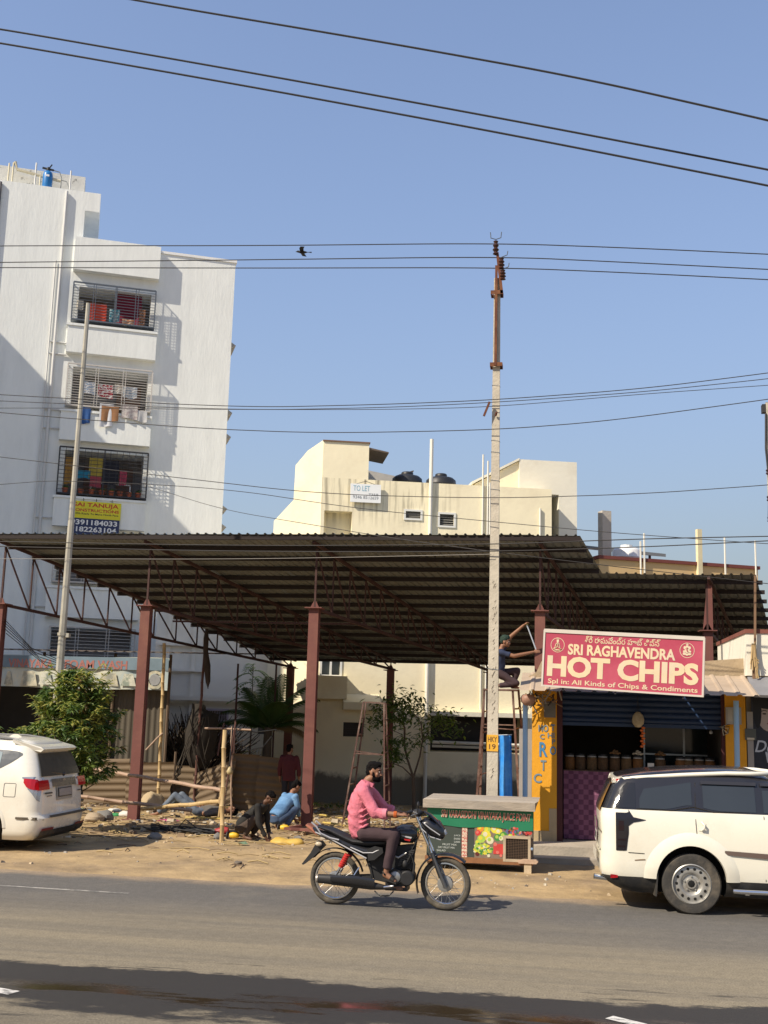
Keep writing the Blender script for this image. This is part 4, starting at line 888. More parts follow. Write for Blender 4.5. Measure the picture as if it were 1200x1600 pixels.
# ================================================================== CARS
def interp(t, xs, ys):
    if t <= xs[0]: return ys[0]
    for i in range(1, len(xs)):
        if t <= xs[i]:
            k = (t - xs[i-1])/(xs[i] - xs[i-1]); return ys[i-1] + (ys[i] - ys[i-1])*k
    return ys[-1]
class CarShell:
    def __init__(s, lv, rr=.30, rf=.45):
        s.lv = lv; s.rr, s.rf = rr, rf; s.zs = [l[0] for l in lv]
    def at(s, z): return tuple(interp(z, s.zs, [l[i] for l in s.lv]) for i in (1, 2, 3))
    def half(s, x, z):
        xr, xf, w = s.at(z); rr, rf = min(s.rr, w*.6), min(s.rf, w*.6); x = max(xr, min(xf, x))
        w *= 1 - .05*abs((x - 2.2)/2.4)**3
        if x < xr + rr: t = 1 - (x - xr)/rr; return (w - rr*.75) + rr*.75*sqrt(max(0, 1 - t**2.2))
        if x > xf - rf: t = 1 - (xf - x)/rf; return (w - rf*.8) + rf*.8*sqrt(max(0, 1 - t**2.2))
        return w
    def outline(s, z):
        xr, xf, w = s.at(z); rr, rf = min(s.rr, w*.6), min(s.rf, w*.6)
        xs = [xr + rr*(1 - cos(pi/2*i/6)) for i in range(7)] + [xr + rr + (xf - rf - xr - rr)*i/26 for i in range(1, 26)] + [xf - rf + rf*sin(pi/2*i/6) for i in range(7)]
        hs = [(x, s.half(x, z)) for x in xs]
        bow = lambda k, w0: .05*(1 - (k/w0)**2)
        y0 = hs[0][1]; rear = [(xr - bow(y0*k/3, w)*.6 + .6*bow(y0, w), y0*k/3) for k in (-2, -1, 0, 1, 2)]
        y1 = hs[-1][1]; front = [(xf + bow(y1*k/3, w) - bow(y1, w), y1*k/3) for k in (2, 1, 0, -1, -2)]
        return [(x, y, z) for x, y in rear] + [(x, y, z) for x, y in hs] + [(x, y, z) for x, y in front] + [(x, -y, z) for x, y in reversed(hs)]
    def build(s, levels, mat_of):
        mb = MB(); rows = [s.outline(z) for z in levels]; n = len(rows[0]); vs = [p for r in rows for p in r]
        for i in range(len(rows) - 1):
            mb.add([], [])
        base = len(mb.v); mb.v += [Vector(p) for p in vs]
        for i in range(len(rows) - 1):
            for j in range(n):
                mb.f.append((i*n+j, i*n+(j+1) % n, (i+1)*n+(j+1) % n, (i+1)*n+j)); mb.m.append(mat_of((levels[i] + levels[i+1])/2))
        mb.f.append(tuple(range(n))[::-1]); mb.m.append(mat_of(levels[0])); k = (len(rows)-1)*n
        mb.f.append(tuple(k + j for j in range(n))); mb.m.append(mat_of(levels[-1])); return mb
    def panel(s, mb, cols, off=.004, side=-1, nv=4, mi=0):
        """cols: (x, z_low, z_high) left to right; sheet that follows the flank"""
        vs = []; n = len(cols)
        for j in range(nv + 1):
            for x, zl, zh in cols: z = zl + (zh - zl)*j/nv; vs.append((x, side*(s.half(x, z) + off), z))
        mb.add(vs, [(j*n+i, j*n+i+1, (j+1)*n+i+1, (j+1)*n+i) for j in range(nv) for i in range(n-1)], mi)
    def seam(s, mb, pts, w=.008, off=.002, side=-1):
        for (x0, z0), (x1, z1) in zip(pts, pts[1:]):
            mb.beam((x0, side*(s.half(x0, z0) + off), z0), (x1, side*(s.half(x1, z1) + off), z1), w, .004, 0, (0, 1, 0))
    def rear(s, mb, y0, y1, z0, z1, off=.006, n=8, nv=4, mi=0, sh=0.0):
        vs = []
        for j in range(nv + 1):
            z = z0 + (z1 - z0)*j/nv; xr, xf, w = s.at(z)
            for i in range(n + 1):
                y = (y0 + (y1 - y0)*i/n)*(1 - sh*j/nv); vs.append((xr - .03*(1 - (y/w)**2) + .004 - off, y, z))
        mb.add(vs, [(j*(n+1)+i, j*(n+1)+i+1, (j+1)*(n+1)+i+1, (j+1)*(n+1)+i) for j in range(nv) for i in range(n)], mi)
def dense(z0, z1, step): n = max(1, round((z1 - z0)/step)); return [z0 + (z1 - z0)*i/n for i in range(n)]
def cut_wheels(mb, mats, xs, zc, r):
    me = mesh_of(mb, 'body', mats); o = bpy.data.objects.new('body', me); C.objects.link(o); cuts = []
    for x in xs:
        for sd in (-1, 1):
            c = MB(); c.lathe([(r, -.26), (r, .26)], 40, (x, sd*.93, zc), 'Y'); c2 = mesh_of(c, 'cut', mats[-1]); q = bpy.data.objects.new('cut', c2); C.objects.link(q); cuts.append(q)
            md = o.modifiers.new('b', 'BOOLEAN'); md.object = q; md.operation = 'DIFFERENCE'; md.solver = 'EXACT'
            try: md.material_mode = 'TRANSFER'
            except Exception: pass
    bpy.context.view_layer.update()
    res = bpy.data.meshes.new_from_object(o.evaluated_get(bpy.context.evaluated_depsgraph_get()))
    bpy.data.objects.remove(o)
    for q in cuts: bpy.data.objects.remove(q)
    smooth_me(res, 32); return res
car_white = M('car_white', (.75, .72, .61), .28, .03, 1.5, spec=.5, coat=.6, col2=(.66, .60, .48), mix=(.5, .85), s2=1.2)
pearl = M('car_pearl', (.74, .71, .62), .28, .03, 1.5, spec=.5, coat=.6, col2=(.64, .59, .48), mix=(.5, .85), s2=1.4)
car_black = M('car_black', (.018, .018, .022), .22, .1, 2, coat=.5)
clad = M('black_cladding', (.022, .022, .023), .65, .25, 4, col2=(.09, .075, .055), mix=(.5, .75))
tint = M('tinted_glass', (.030, .036, .042), .07, .1, 1.2, spec=.6)
tyre_m = M('dusty_tyre', (.045, .042, .038), .85, .2, 9, .3, 40, col2=(.12, .10, .075), mix=(.45, .7))
steel_rim = M('silver_steel_rim', (.42, .41, .38), .42, .15, 6, metal=.55, col2=(.22, .19, .15), mix=(.5, .7))
dark_hole = M('dark_void', (.008, .008, .008), .9, 0)
chrome = M('chrome', (.70, .70, .70), .14, .05, 4, metal=1)
red_lens = M('red_lens', (.45, .008, .015), .15, .05, 4, spec=.6)
plate_m = M('number_plate', (.55, .55, .52), .5, .08, 6)
def make_wheel(par, x, y, z, r, w, side, style):
    t = bpy.data.objects.new('wheel', None); C.objects.link(t); t.parent = par; t.location = (x, y, z)
    k = side; rr = r*.655
    mb = MB(); mb.lathe([(rr, -w/2*.9), (r*.82, -w/2), (r*.95, -w/2*.94), (r, -w/2*.7), (r, w/2*.7), (r*.95, w/2*.94), (r*.82, w/2), (rr, w/2*.9), (rr*.96, 0)], 48, axis='Y', caps=False)
    obj('tyre', mb, tyre_m, t, smooth=40)
    mb = MB(); o = k*w/2
    if style == 'steel':
        mb.lathe([(rr*1.02, o*.92), (rr*.97, o*.99), (rr*.93, o*.8), (rr*.90, o*.62), (rr*.80, o*.66), (rr*.62, o*.74), (rr*.52, o*.62), (rr*.44, o*.42), (rr*.3, o*.46), (rr*.26, o*.62), (rr*.001, o*.62)], 40, axis='Y', caps=False)
        obj('rim', mb, steel_rim, t, smooth=45)
        mb = MB()
        for q in range(14):
            a = 2*pi*q/14; mb.ball((rr*.76*cos(a), o*.705, rr*.76*sin(a)), (.019, .006, .019), 10, 4)
        mb.ball((0, o*.63, 0), (.045, .008, .045), 12, 4); obj('hub_hole_discs', mb, dark_hole, t, smooth=60, kind='stuff')  # dark discs stand in for the shade inside the wheel's holes
        mb = MB()
        for q in range(5): a = 2*pi*q/5 + .3; mb.lathe([(.012, 0), (.012, k*.02), (.001, k*.022)], 6, (rr*.37*cos(a), o*.44, rr*.37*sin(a)), 'Y')
        obj('lug_nuts', mb, steel_rim, t, kind='stuff')
    else:
        mb.lathe([(rr*1.02, o*.9), (rr*.97, o*.98), (rr*.9, o*.6), (rr*.9, 0)], 40, axis='Y', caps=False)
        for q in range(10): a = 2*pi*q/10; mb.beam((0, o*.7, 0), (rr*.95*cos(a), o*.9, rr*.95*sin(a)), .05, .04, 0, (0, 1, 0))
        mb.lathe([(.07, o*.6), (.07, o*.85), (.001, o*.86)], 16, axis='Y'); obj('rim', mb, steel_rim, t, smooth=40)
    mb = MB(); mb.lathe([(rr*.93, -o*.3), (.001, -o*.32)], 24, axis='Y'); obj('brake_drum', mb, dark_hole, t)
    return t
def flare(sh, x, z, r0, r1, mat, par, side, a0=-.12, a1=pi + .12, out=.03):
    mb = MB(); n = 26; vs = []
    for i in range(n + 1):
        a = a0 + (a1 - a0)*i/n
        for r, o in ((r0 - .01, out - .05), (r0, out), (r0 + (r1 - r0)*.55, out*.8), (r1, -.004)):
            px, pz = x + r*cos(a), z + r*sin(a); vs.append((px, side*(sh.half(px, max(pz, .3)) + o), pz))
    mb.add(vs, [(i*4+j, i*4+j+1, (i+1)*4+j+1, (i+1)*4+j) for i in range(n) for j in range(3)]); return obj('wheel_arch', mb, mat, par, smooth=60, fixn=False)

# ---- the cream white SUV leaving the frame at the right (heading +x)
suv = thing('parked_car', 'cream white sport utility car with black roof and steel wheels in front of the shop', 'car', (.52, 15.94, 0))
SL = [(.22,.30,4.35,.80),(.30,.12,4.48,.87),(.42,.02,4.55,.915),(.55,.0,4.58,.935),(.72,.008,4.57,.94),(.88,.02,4.52,.94),(1.0,.015,4.42,.935),(1.10,.01,4.0,.925),(1.17,.012,3.42,.915),(1.24,.035,3.22,.90),(1.40,.10,2.90,.845),(1.56,.175,2.5,.785),(1.64,.25,2.25,.745),(1.70,.52,2.15,.70),(1.745,.90,2.05,.62),(1.775,1.25,1.95,.45),(1.785,1.5,1.8,.25)]
sh = CarShell(SL, .26, .5)
lev = dense(.22, .42, .05) + dense(.42, 1.24, .055) + dense(1.24, 1.64, .05) + [1.64, 1.67, 1.70, 1.725, 1.745, 1.762, 1.775, 1.785]
mb = sh.build(lev, lambda z: 1 if z < .42 else 0 if z < 1.245 else 2)
W1, W2, WZ = 1.125, 3.83, .365
obj('body', cut_wheels(mb, [car_white, clad, car_black, dark_hole], (W1, W2), WZ + .035, .435), None, suv)
for sd in (-1, 1):
    for x in (W1, W2): flare(sh, x, WZ + .035, .432, .60, car_white, suv, sd, .02, pi - .02)
    make_wheel(suv, W1, sd*.80, WZ, .365, .235, sd, 'steel'); make_wheel(suv, W2, sd*.80, WZ, .365, .235, sd, 'steel')
    mb = MB(); sh.panel(mb, [(x, 1.262 + (.0 if x < .85 else min(.055, (x - .85)*.25)), interp(x, [.46, .56, 1.16], [1.30, 1.500, 1.60])) for x in (.50, .56, .62, .7, .8, .9, 1.0, 1.08, 1.15)], .006, sd)
    obj('quarter_window', mb, tint, suv, fixn=False)
    for xa, xb in ((1.29, 1.93), (2.02, 2.62)):
        mb = MB(); sh.panel(mb, [(xa + (xb - xa)*i/6, 1.262 + .035*max(0, 1 - i/1.5) if xa < 1.5 else 1.262, min(1.615, 1.60 if xb < 2 else 1.60 - max(0, xa + (xb-xa)*i/6 - 2.3)*.55)) for i in range(7)], .006, sd); o = obj('door_window', mb, tint, suv, fixn=False)
        mb = MB(); sh.panel(mb, [(xa - .02 + (xb - xa + .04)*i/6, 1.585, 1.625) for i in range(7)], .03, sd, 2); obj('rain_visor', mb, M('smoky_visor', (.03, .03, .035), .2, .05), o, fixn=False)
    mb = MB(); pts = [(.20 + .14*i, interp(.20 + .14*i, [.2, .5, 1.1, 1.6, 2.2, 2.6], [1.60, 1.645, 1.70, 1.735, 1.745, 1.70])) for i in range(18)]
    mb.tube([(x, sd*(sh.half(x, min(z, 1.66)) - .015), z - .012) for x, z in pts], [.028]*18, 8); obj('roof_rail', mb, car_white, suv, smooth=60)
    mb = MB(); sh.panel(mb, [(.20, .735, 1.20), (.25, .735, 1.2), (.30, .735, 1.2), (.33, .74, 1.2), (.36, .95, 1.21)], .006, sd, 6); sh.panel(mb, [(.36, 1.04, 1.24), (.42, 1.085, 1.15), (.50, 1.10, 1.135), (.575, 1.118, 1.122)], .006, sd, 2)
    o = obj('tail_lamp', mb, M('smoked_lens', (.012, .010, .014), .12, .05, 4, spec=.6), suv, fixn=False)
    mb = MB(); sh.panel(mb, [(.235, .98, 1.1), (.30, .98, 1.1)], .010, sd, 2); sh.panel(mb, [(.225, .86, .875), (.32, .86, .875)], .010, sd, 1); sh.panel(mb, [(.225, .78, .795), (.31, .78, .795)], .010, sd, 1); obj('lamp_insert', mb, M('dark_red_lens', (.016, .006, .008), .12, 0), o, fixn=False)
    mb = MB(); sh.panel(mb, [(.115 + .0*i, 1.25, 1.56) if False else (.20 + .05*i, 1.262, 1.27 + .30*min(1, .45 + .2*i)) for i in range(6)], .005, sd, 4); obj('rear_side_glass', mb, M('wrap_glass', (.02, .022, .028), .1, .05), suv, fixn=False)
    mb = MB(); sh.seam(mb, [(1.205, 1.60), (1.19, 1.30), (1.19, 1.10), (1.20, .95), (1.225, .86)]); sh.seam(mb, [(2.0, 1.62), (2.02, 1.2), (2.02, .44)]); sh.seam(mb, [(.0, .715), (.36, .715), (.55, .71)]); sh.seam(mb, [(.46, 1.252), (.9, 1.25), (1.17, 1.30), (1.4, 1.25), (2.9, 1.252)], .012, .006)
    obj('panel_gap', mb, M('gap_dark', (.05, .045, .04), .8, 0), suv)
    mb = MB()
    for x in (1.24, 2.10): sh.panel(mb, [(x - .02, 1.02, 1.12), (x + .03, 1.01, 1.13), (x + .07, 1.03, 1.11)], .006, sd, 3)
    for x in (1.26, 2.12): mb.tube([(x, sd*(sh.half(x, 1.12) + .01), 1.125), (x + .03, sd*(sh.half(x, 1.07) + .045), 1.09), (x + .03, sd*(sh.half(x, 1.07) + .045), 1.05), (x, sd*(sh.half(x, 1.02) + .01), 1.02)], .013, 6)
    obj('door_handle', mb, car_white, suv, smooth=60)
    mb = MB(); sh.panel(mb, [(1.53, .765, .79), (1.56, .74, .79), (2.0, .715, .775), (2.9, .68, .755)], .018, sd, 2); obj('side_moulding', mb, M('brown_moulding', (.12, .085, .07), .5, .1), suv, fixn=False)
    mb = MB(); mb.tube([(1.62, sd*.98, .315), (1.70, sd*1.0, .315), (3.1, sd*1.0, .315), (3.2, sd*.98, .315)], .028, 10); mb.beam((1.78, sd*.9, .30), (1.78, sd*1.0, .30), .05); mb.beam((2.9, sd*.9, .30), (2.9, sd*1.0, .30), .05); obj('side_step', mb, chrome, suv, smooth=60)
    mb = MB(); mb.prism([(W1 - .46, sd*.70, .20), (W1 - .43, sd*.93, .20), (W1 - .40, sd*.93, .55), (W1 - .40, sd*.70, .55)], (-.015, 0, 0)); obj('mud_flap', mb, clad, suv)
    mb = MB(); mb.ball((2.62, sd*1.0, 1.24), (.07, .12, .09), 12, 8); obj('wing_mirror', mb, car_white, suv, smooth=80)
    mb = MB(); sh.panel(mb, [(4.0, .85, 1.0), (4.2, .8, 1.0), (4.4, .78, .95)], .006, sd); obj('headlight', mb, M('clear_lens', (.5, .52, .52), .1, 0), suv, fixn=False)
mb = MB(); sh.rear(mb, -.66, .66, 1.20, 1.55, .008, 10, 5, sh=.08); obj('rear_window', mb, tint, suv, fixn=False)
mb = MB(); mb.prism([(.17, -.66, 1.555), (.20, -.66, 1.62), (.62, -.62, 1.70), (.62, -.62, 1.655), (.26, -.66, 1.565)], (0, 1.32, 0)); sp_ = obj('rear_spoiler', mb, car_white, suv)
mb = MB(); mb.box(.185, .20, -.655, -.40, 1.575, 1.60); mb.box(.22, .27, -.665, -.655, 1.58, 1.605); obj('brake_lamp', mb, red_lens, sp_)
mb = MB(); sh.rear(mb, -.30, .30, .93, 1.08, .02); g_ = obj('tailgate_grip', mb, M('brushed_grey', (.20, .19, .17), .4, .1), suv, fixn=False)
mb = MB(); sh.rear(mb, -.26, .26, .77, .91, .016); pl_ = obj('number_plate', mb, plate_m, suv, fixn=False)
for q in range(5): 
    mb = MB(); sh.rear(mb, -.2 + q*.085, -.14 + q*.085, .80, .88, .020, 2, 2); obj('plate_character', mb, black_ink, pl_, fixn=False)
mb = MB(); sh.rear(mb, -.80, -.60, .955, .985, .012, 4, 1); sh.rear(mb, -.78, -.70, .735, .755, .012, 4, 1); obj('badge', mb, M('badge_dark', (.06, .055, .05), .4, 0), suv, fixn=False)
mb = MB(); sh.rear(mb, -.62, .62, .575, .70, .03, 8, 2); obj('bumper_step', mb, car_white, suv, fixn=False)
mb = MB(); mb.tube([(.34, -.62, .33), (.02, -.66, .365), (-.07, -.67, .375)], .035, 12, 0, False); obj('exhaust', mb, chrome, suv, smooth=60)
mb = MB(); sh.panel(mb, [(.13, .385, .435), (.18, .39, .435), (.22, .40, .43)], .012, -1, 1); obj('reflector', mb, red_lens, suv, fixn=False)
mb = MB(); sh.panel(mb, [(.43, .618, .63), (.50, .625, .64), (.56, .63, .645)], .004, -1, 1); obj('scratch', mb, M('scratch_brown', (.22, .15, .09), .8), suv, fixn=False)
mb = MB(); mb.box(.5, 4.1, -.6, .6, .21, .30); obj('underbody', mb, dark_hole, suv)

# ---- the white people carrier at the left (heading -x)
van = thing('parked_car', 'white people carrier with red wraparound tail lamps parked beside the leafy bush', 'car', (-8.18, 18.32, 0), pi)
VL = [(.19,.16,4.55,.80),(.27,.05,4.66,.88),(.40,.005,4.72,.905),(.54,-.02,4.735,.915),(.60,.03,4.73,.915),(.75,.035,4.7,.915),(.92,.05,4.6,.915),(1.06,.075,4.35,.905),(1.14,.10,3.6,.895),(1.30,.155,3.25,.850),(1.45,.215,2.95,.80),(1.58,.275,2.65,.75),(1.68,.33,2.4,.70),(1.745,.42,2.15,.64),(1.775,.62,1.95,.54),(1.79,.9,1.75,.40),(1.797,1.15,1.5,.25)]
vs_ = CarShell(VL, .26, .5)
lev = dense(.19, .54, .05) + dense(.54, .60, .03) + dense(.60, 1.14, .06) + dense(1.14, 1.68, .06) + [1.68, 1.715, 1.745, 1.762, 1.775, 1.785, 1.792, 1.797]
mb = vs_.build(lev, lambda z: 0)
V1, V2, VZ = 1.03, 3.78, .345
obj('body', cut_wheels(mb, [pearl, dark_hole], (V1, V2), VZ + .03, .40), None, van)
for sd in (-1, 1):
    for x in (V1, V2): flare(vs_, x, VZ + .03, .398, .46, pearl, van, sd, .02, pi - .02, .012)
    make_wheel(van, V1, sd*.79, VZ, .345, .215, sd, 'alloy'); make_wheel(van, V2, sd*.79, VZ, .345, .215, sd, 'alloy')
    mb = MB(); vs_.panel(mb, [(.455, 1.525, 1.55), (.52, 1.47, 1.575), (.62, 1.40, 1.59), (.78, 1.31, 1.60), (.95, 1.24, 1.61), (1.2, 1.22, 1.61), (1.30, 1.22, 1.61)], .006, sd); qf = obj('quarter_window', mb, M('window_surround', (.10, .11, .12), .2, .05), van, fixn=False)
    mb = MB(); vs_.panel(mb, [(.80, 1.33, 1.56), (.86, 1.30, 1.575), (.95, 1.27, 1.58), (1.1, 1.25, 1.58), (1.26, 1.25, 1.58)], .010, sd); obj('pane', mb, M('pale_reflecting_glass', (.30, .36, .38), .08, .2, 2), qf, fixn=False)
    for xa, xb in ((1.40, 2.15), (2.25, 2.85)):
        mb = MB(); vs_.panel(mb, [(xa + (xb-xa)*i/5, 1.20, 1.61 - max(0, xa + (xb-xa)*i/5 - 2.35)*.6) for i in range(6)], .006, sd); obj('door_window', mb, tint, van, fixn=False)
    mb = MB(); vs_.panel(mb, [(.10, .985, 1.135), (.16, .985, 1.15), (.22, 1.0, 1.155), (.28, 1.03, 1.16), (.335, 1.10, 1.163)], .012, sd, 3); o = obj('tail_lamp', mb, red_lens, van, fixn=False)
    mb = MB(); vs_.panel(mb, [(.09, 1.14, 1.175), (.2, 1.158, 1.19), (.37, 1.162, 1.185)], .014, sd, 1); vs_.panel(mb, [(.075, .80, .98), (.12, .83, .985), (.18, .92, .99), (.26, 1.0, 1.02)], .008, sd, 2); obj('chrome_trim', mb, M('satin_trim', (.42, .43, .44), .25, .05, metal=.6), o, fixn=False)
    mb = MB(); vs_.rear(mb, sd*.56, sd*.905, .985, 1.135, .016, 6, 3); obj('inner_lens', mb, red_lens, o, fixn=False)
    mb = MB(); vs_.rear(mb, sd*.46, sd*.555, 1.0, 1.10, .016, 3, 2); obj('reverse_lens', mb, M('white_lens', (.6, .58, .56), .2, 0), o, fixn=False)
    mb = MB(); vs_.panel(mb, [(.0, .515, .56), (.1, .515, .56), (.3, .52, .56), (.42, .525, .56)], .012, sd, 1); obj('bumper_strip', mb, M('brown_strip', (.10, .08, .055), .6), van, fixn=False)
    mb = MB(); vs_.seam(mb, [(.42, .60), (.30, .70), (.14, .82)], .006); vs_.seam(mb, [(.42, .60), (.9, .62)], .006); vs_.seam(mb, [(1.38, 1.62), (1.36, .8), (1.45, .5)], .007); vs_.seam(mb, [(2.2, 1.62), (2.2, .35)], .007)
    obj('panel_gap', mb, MATS['gap_dark'], van)
    mb = MB(); mb.tube([(.62 + .15*i, sd*(.60 + .02*min(1, i)), 1.752 + .016*min(3, i)) for i in range(12)], [.012] + [.02]*10 + [.012], 8); obj('roof_rail', mb, M('rail_grey', (.12, .12, .12), .4), van, smooth=60)
    mb = MB(); mb.ball((2.95, sd*1.0, 1.2), (.07, .12, .09), 12, 8); obj('wing_mirror', mb, pearl, van, smooth=80)
    mb = MB(); vs_.panel(mb, [(4.1, .85, 1.0), (4.3, .8, 1.0), (4.5, .78, .95)], .006, sd); obj('headlight', mb, MATS['clear_lens'], van, fixn=False)
fc = MB()
pts = [(.44 + .09*cos(a), .97 + .11*sin(a)) for a in [2*pi*k/20 for k in range(21)]]; pts = [(.56 + max(-.1, min(.1, .14*cos(a))), .975 + max(-.105, min(.105, .15*sin(a)))) for a in [2*pi*k/28 for k in range(29)]]
vs_.seam(fc, pts, .006, .002, 1); obj('fuel_flap', fc, MATS['gap_dark'], van)
dusty = M('dusty_rear_glass', (.075, .075, .062), .22, .25, 2.5, col2=(.13, .125, .10), mix=(.4, .7))
mb = MB(); vs_.rear(mb, -.74, .74, 1.19, 1.555, .008, 10, 6, sh=.14); rw = obj('rear_window', mb, dusty, van, fixn=False)
mb = MB(); mb.beam((.085, -.05, 1.20), (.12, .42, 1.24), .02, .02); mb.ball((.085, -.05, 1.195), .03, 8, 5); obj('wiper', mb, car_black, rw)
mb = MB(); mb.prism([(.20, -.64, 1.575), (.15, -.64, 1.62), (.20, -.64, 1.655), (.66, -.56, 1.772), (.66, -.56, 1.72), (.32, -.64, 1.60)], (0, 1.28, 0)); obj('rear_spoiler', mb, pearl, van)
mb = MB(); mb.prism([(.85, -.03, 1.785), (1.10, -.03, 1.79), (1.0, -.02, 1.835), (.93, -.02, 1.835)], (0, .05, 0)); obj('aerial_fin', mb, pearl, van)
mb = MB(); vs_.rear(mb, -.46, .46, 1.02, 1.14, .02, 8, 2); obj('chrome_garnish', mb, M('garnish_grey', (.22, .21, .18), .25, .1, metal=.5), van, fixn=False)
mb = MB(); vs_.rear(mb, -.30, .30, .80, 1.015, .006, 6, 2); obj('plate_recess', mb, M('recess_grey', (.36, .34, .30), .5), van, fixn=False)
mb = MB(); vs_.rear(mb, -.26, .26, .845, .99, .016, 6, 2); pl_ = obj('number_plate', mb, M('plate_frame', (.05, .05, .05), .5, 0), van, fixn=False)
mb = MB(); vs_.rear(mb, -.24, .24, .86, .975, .020, 6, 2); obj('plate_face', mb, M('dusty_plate', (.33, .30, .27), .6, .1, 8), pl_, fixn=False)
mb = MB(); vs_.rear(mb, .46, .72, .915, .94, .010, 4, 1); vs_.rear(mb, .48, .66, .875, .888, .010, 4, 1); vs_.rear(mb, -.70, -.52, .9, .92, .01, 4, 1); obj('badge', mb, MATS['badge_dark'], van, fixn=False)
mb = MB(); ring(mb, 0, 0, .055, .012, 0)
for i, p in enumerate(mb.v): mb.v[i] = Vector((.045, p.x, 1.085 + p.z*.75))
obj('emblem', mb, chrome, van, fixn=False)
mb = MB(); vs_.rear(mb, -.86, .62, .545, .58, .024, 10, 1); obj('bumper_strip', mb, MATS['brown_strip'], van, fixn=False)
mb = MB(); vs_.rear(mb, -.84, .84, .20, .345, .012, 10, 2); obj('bumper_valance', mb, clad, van, fixn=False)
for a_, b_ in ((.42, .82), (-.82, -.42)):
    mb = MB(); vs_.rear(mb, a_, b_, .345, .385, .016, 4, 1); obj('reflector', mb, M('dull_red', (.16, .02, .02), .4, 0), van, fixn=False)
mb = MB(); mb.box(.4, 4.2, -.6, .6, .19, .30); obj('underbody', mb, dark_hole, van)

# ================================================================== MOTORCYCLE
def etube(mb, pts, n=14, mi=0, side=(0, 1, 0)):
    """closed loft of elliptical sections: pts = (co, r along side, r across)"""
    vs = []; k = len(pts); cs = [Vector(p[0]) for p in pts]; s0 = Vector(side)
    for i in range(k):
        d = (cs[min(i+1, k-1)] - cs[max(i-1, 0)]).normalized(); x = (s0 - d*s0.dot(d)).normalized(); y = d.cross(x)
        vs += [cs[i] + x*pts[i][1]*cos(2*pi*j/n) + y*pts[i][2]*sin(2*pi*j/n) for j in range(n)]
    fs = [(i*n+j, i*n+(j+1) % n, (i+1)*n+(j+1) % n, (i+1)*n+j) for i in range(k-1) for j in range(n)] + [tuple(range(n))[::-1], tuple((k-1)*n+j for j in range(n))]
    return mb.add(vs, fs, mi)
BY = 14.37
bk = thing('motorcycle', 'black commuter motorcycle with red rear shock riding past the juice cart', 'motorcycle', (-2.768, BY, 0))
bk_black = M('bike_black', (.016, .016, .018), .25, .1, 3, coat=.4); bk_matt = M('bike_matt', (.022, .022, .023), .6, .15, 5)
alloy = M('bike_alloy', (.36, .36, .35), .35, .15, 6, metal=.7); dust_tyre = M('bike_tyre', (.05, .045, .038), .9, .2, 8, .3, 50, col2=(.13, .11, .08), mix=(.42, .65))
def bwheel(c, r, hub, turn=0):
    c = Vector(c); t = bpy.data.objects.new('wheel', None); C.objects.link(t); t.parent = bk; t.location = c - Vector((-2.768, BY, 0)); t.rotation_euler = (0, 0, turn)
    mb = MB(); mb.lathe([(r + .035*cos(a) - .035, .038*sin(a)) for a in [2*pi*q/10 for q in range(10)]] + [(r, 0)], 40, axis='Y', caps=False); obj('tyre', mb, dust_tyre, t, smooth=60)
    ri = r - .078; mb = MB(); mb.lathe([(ri + .012, -.024), (ri - .004, -.026), (ri - .012, -.012), (ri - .012, .012), (ri - .004, .026), (ri + .012, .024)], 40, axis='Y', caps=False); obj('rim', mb, chrome, t, smooth=40)
    mb = MB(); mb.lathe([(hub*.75, -.05), (hub, -.045), (hub, .02), (hub*.6, .03), (hub*.3, .065), (.001, .066)], 24, axis='Y'); mb.lathe([(hub*.55, -.051), (hub*.5, -.058), (.001, -.06)], 16, axis='Y'); obj('hub', mb, alloy, t, smooth=40)
    sm = MB(); sm.tube([(0, 0, 0), (0, 0, 1)], .0022, 4); me = MATS.setdefault('spoke_me', mesh_of(sm, 'spoke', alloy))
    for q in range(32):
        a = 2*pi*q/32; b = a + (.55 if q % 4 < 2 else -.55); sy = .035 if q % 2 else -.035
        p = Vector((hub*.9*cos(b), sy, hub*.9*sin(b))); e = Vector((ri*cos(a), 0, ri*sin(a))); d = e - p
        inst('spoke', me, t, p, d.to_track_quat('Z', 'Y').to_euler(), (1, 1, d.length))
    return t
RA = Vector((-2.768, 14.37, 0.331)); FA = Vector((-1.379, 14.37, 0.303)); RA.z = FA.z = .318
bwheel(RA, .318, .085); bwheel(FA, .318, .095, radians(-6))
def bpart(name, mb, mat, parent=None, smooth=50): return obj(name, mb, mat, parent or bk, smooth, world=True)
# frame, engine
mb = MB()
mb.tube([(-1.74, 14.37, 0.918), (-1.784, 14.37, 0.646), (-1.797, 14.37, 0.34), (-1.985, 14.37, 0.245), (-2.227, 14.37, 0.242)], .018, 8); mb.tube([(-1.741, 14.37, 0.956), (-2.08, 14.37, 0.787), (-2.424, 14.37, 0.733), (-2.9, 14.37, 0.869)], .018, 8); mb.tube([(-2.424, 14.37, 0.733), (-2.336, 14.37, 0.506), (-2.29, 14.37, 0.335)], .018, 8)
bpart('frame', mb, bk_matt)
for dy in (-.085, .085):
    mb = MB(); mb.beam((-2.291, 14.37, 0.354), tuple(RA), .035, .05)
    for i in range(len(mb.v)): mb.v[i] = mb.v[i] + Vector((0, dy, 0))
    bpart('swingarm', mb, bk_matt)
mb = MB(); mb.box(*[(-2.112, 14.37, 2.003)[0], (-1.836, 14.37, 2.011)[0]], BY-.13, BY+.12, (-3.287, 14.37, 0.2)[2] + .02, (-3.298, 14.37, 0.461)[2]); mb.lathe([(.09, -.16), (.1, -.14), (.1, .14)], 20, ((-1.989, 14.37, 0.388)[0], BY, (-1.989, 14.37, 0.388)[2]), 'Y'); mb.lathe([(.075, -.165), (.09, -.15), (.09, .1)], 20, ((-1.844, 14.37, 0.375)[0], BY, (-1.844, 14.37, 0.375)[2]), 'Y')
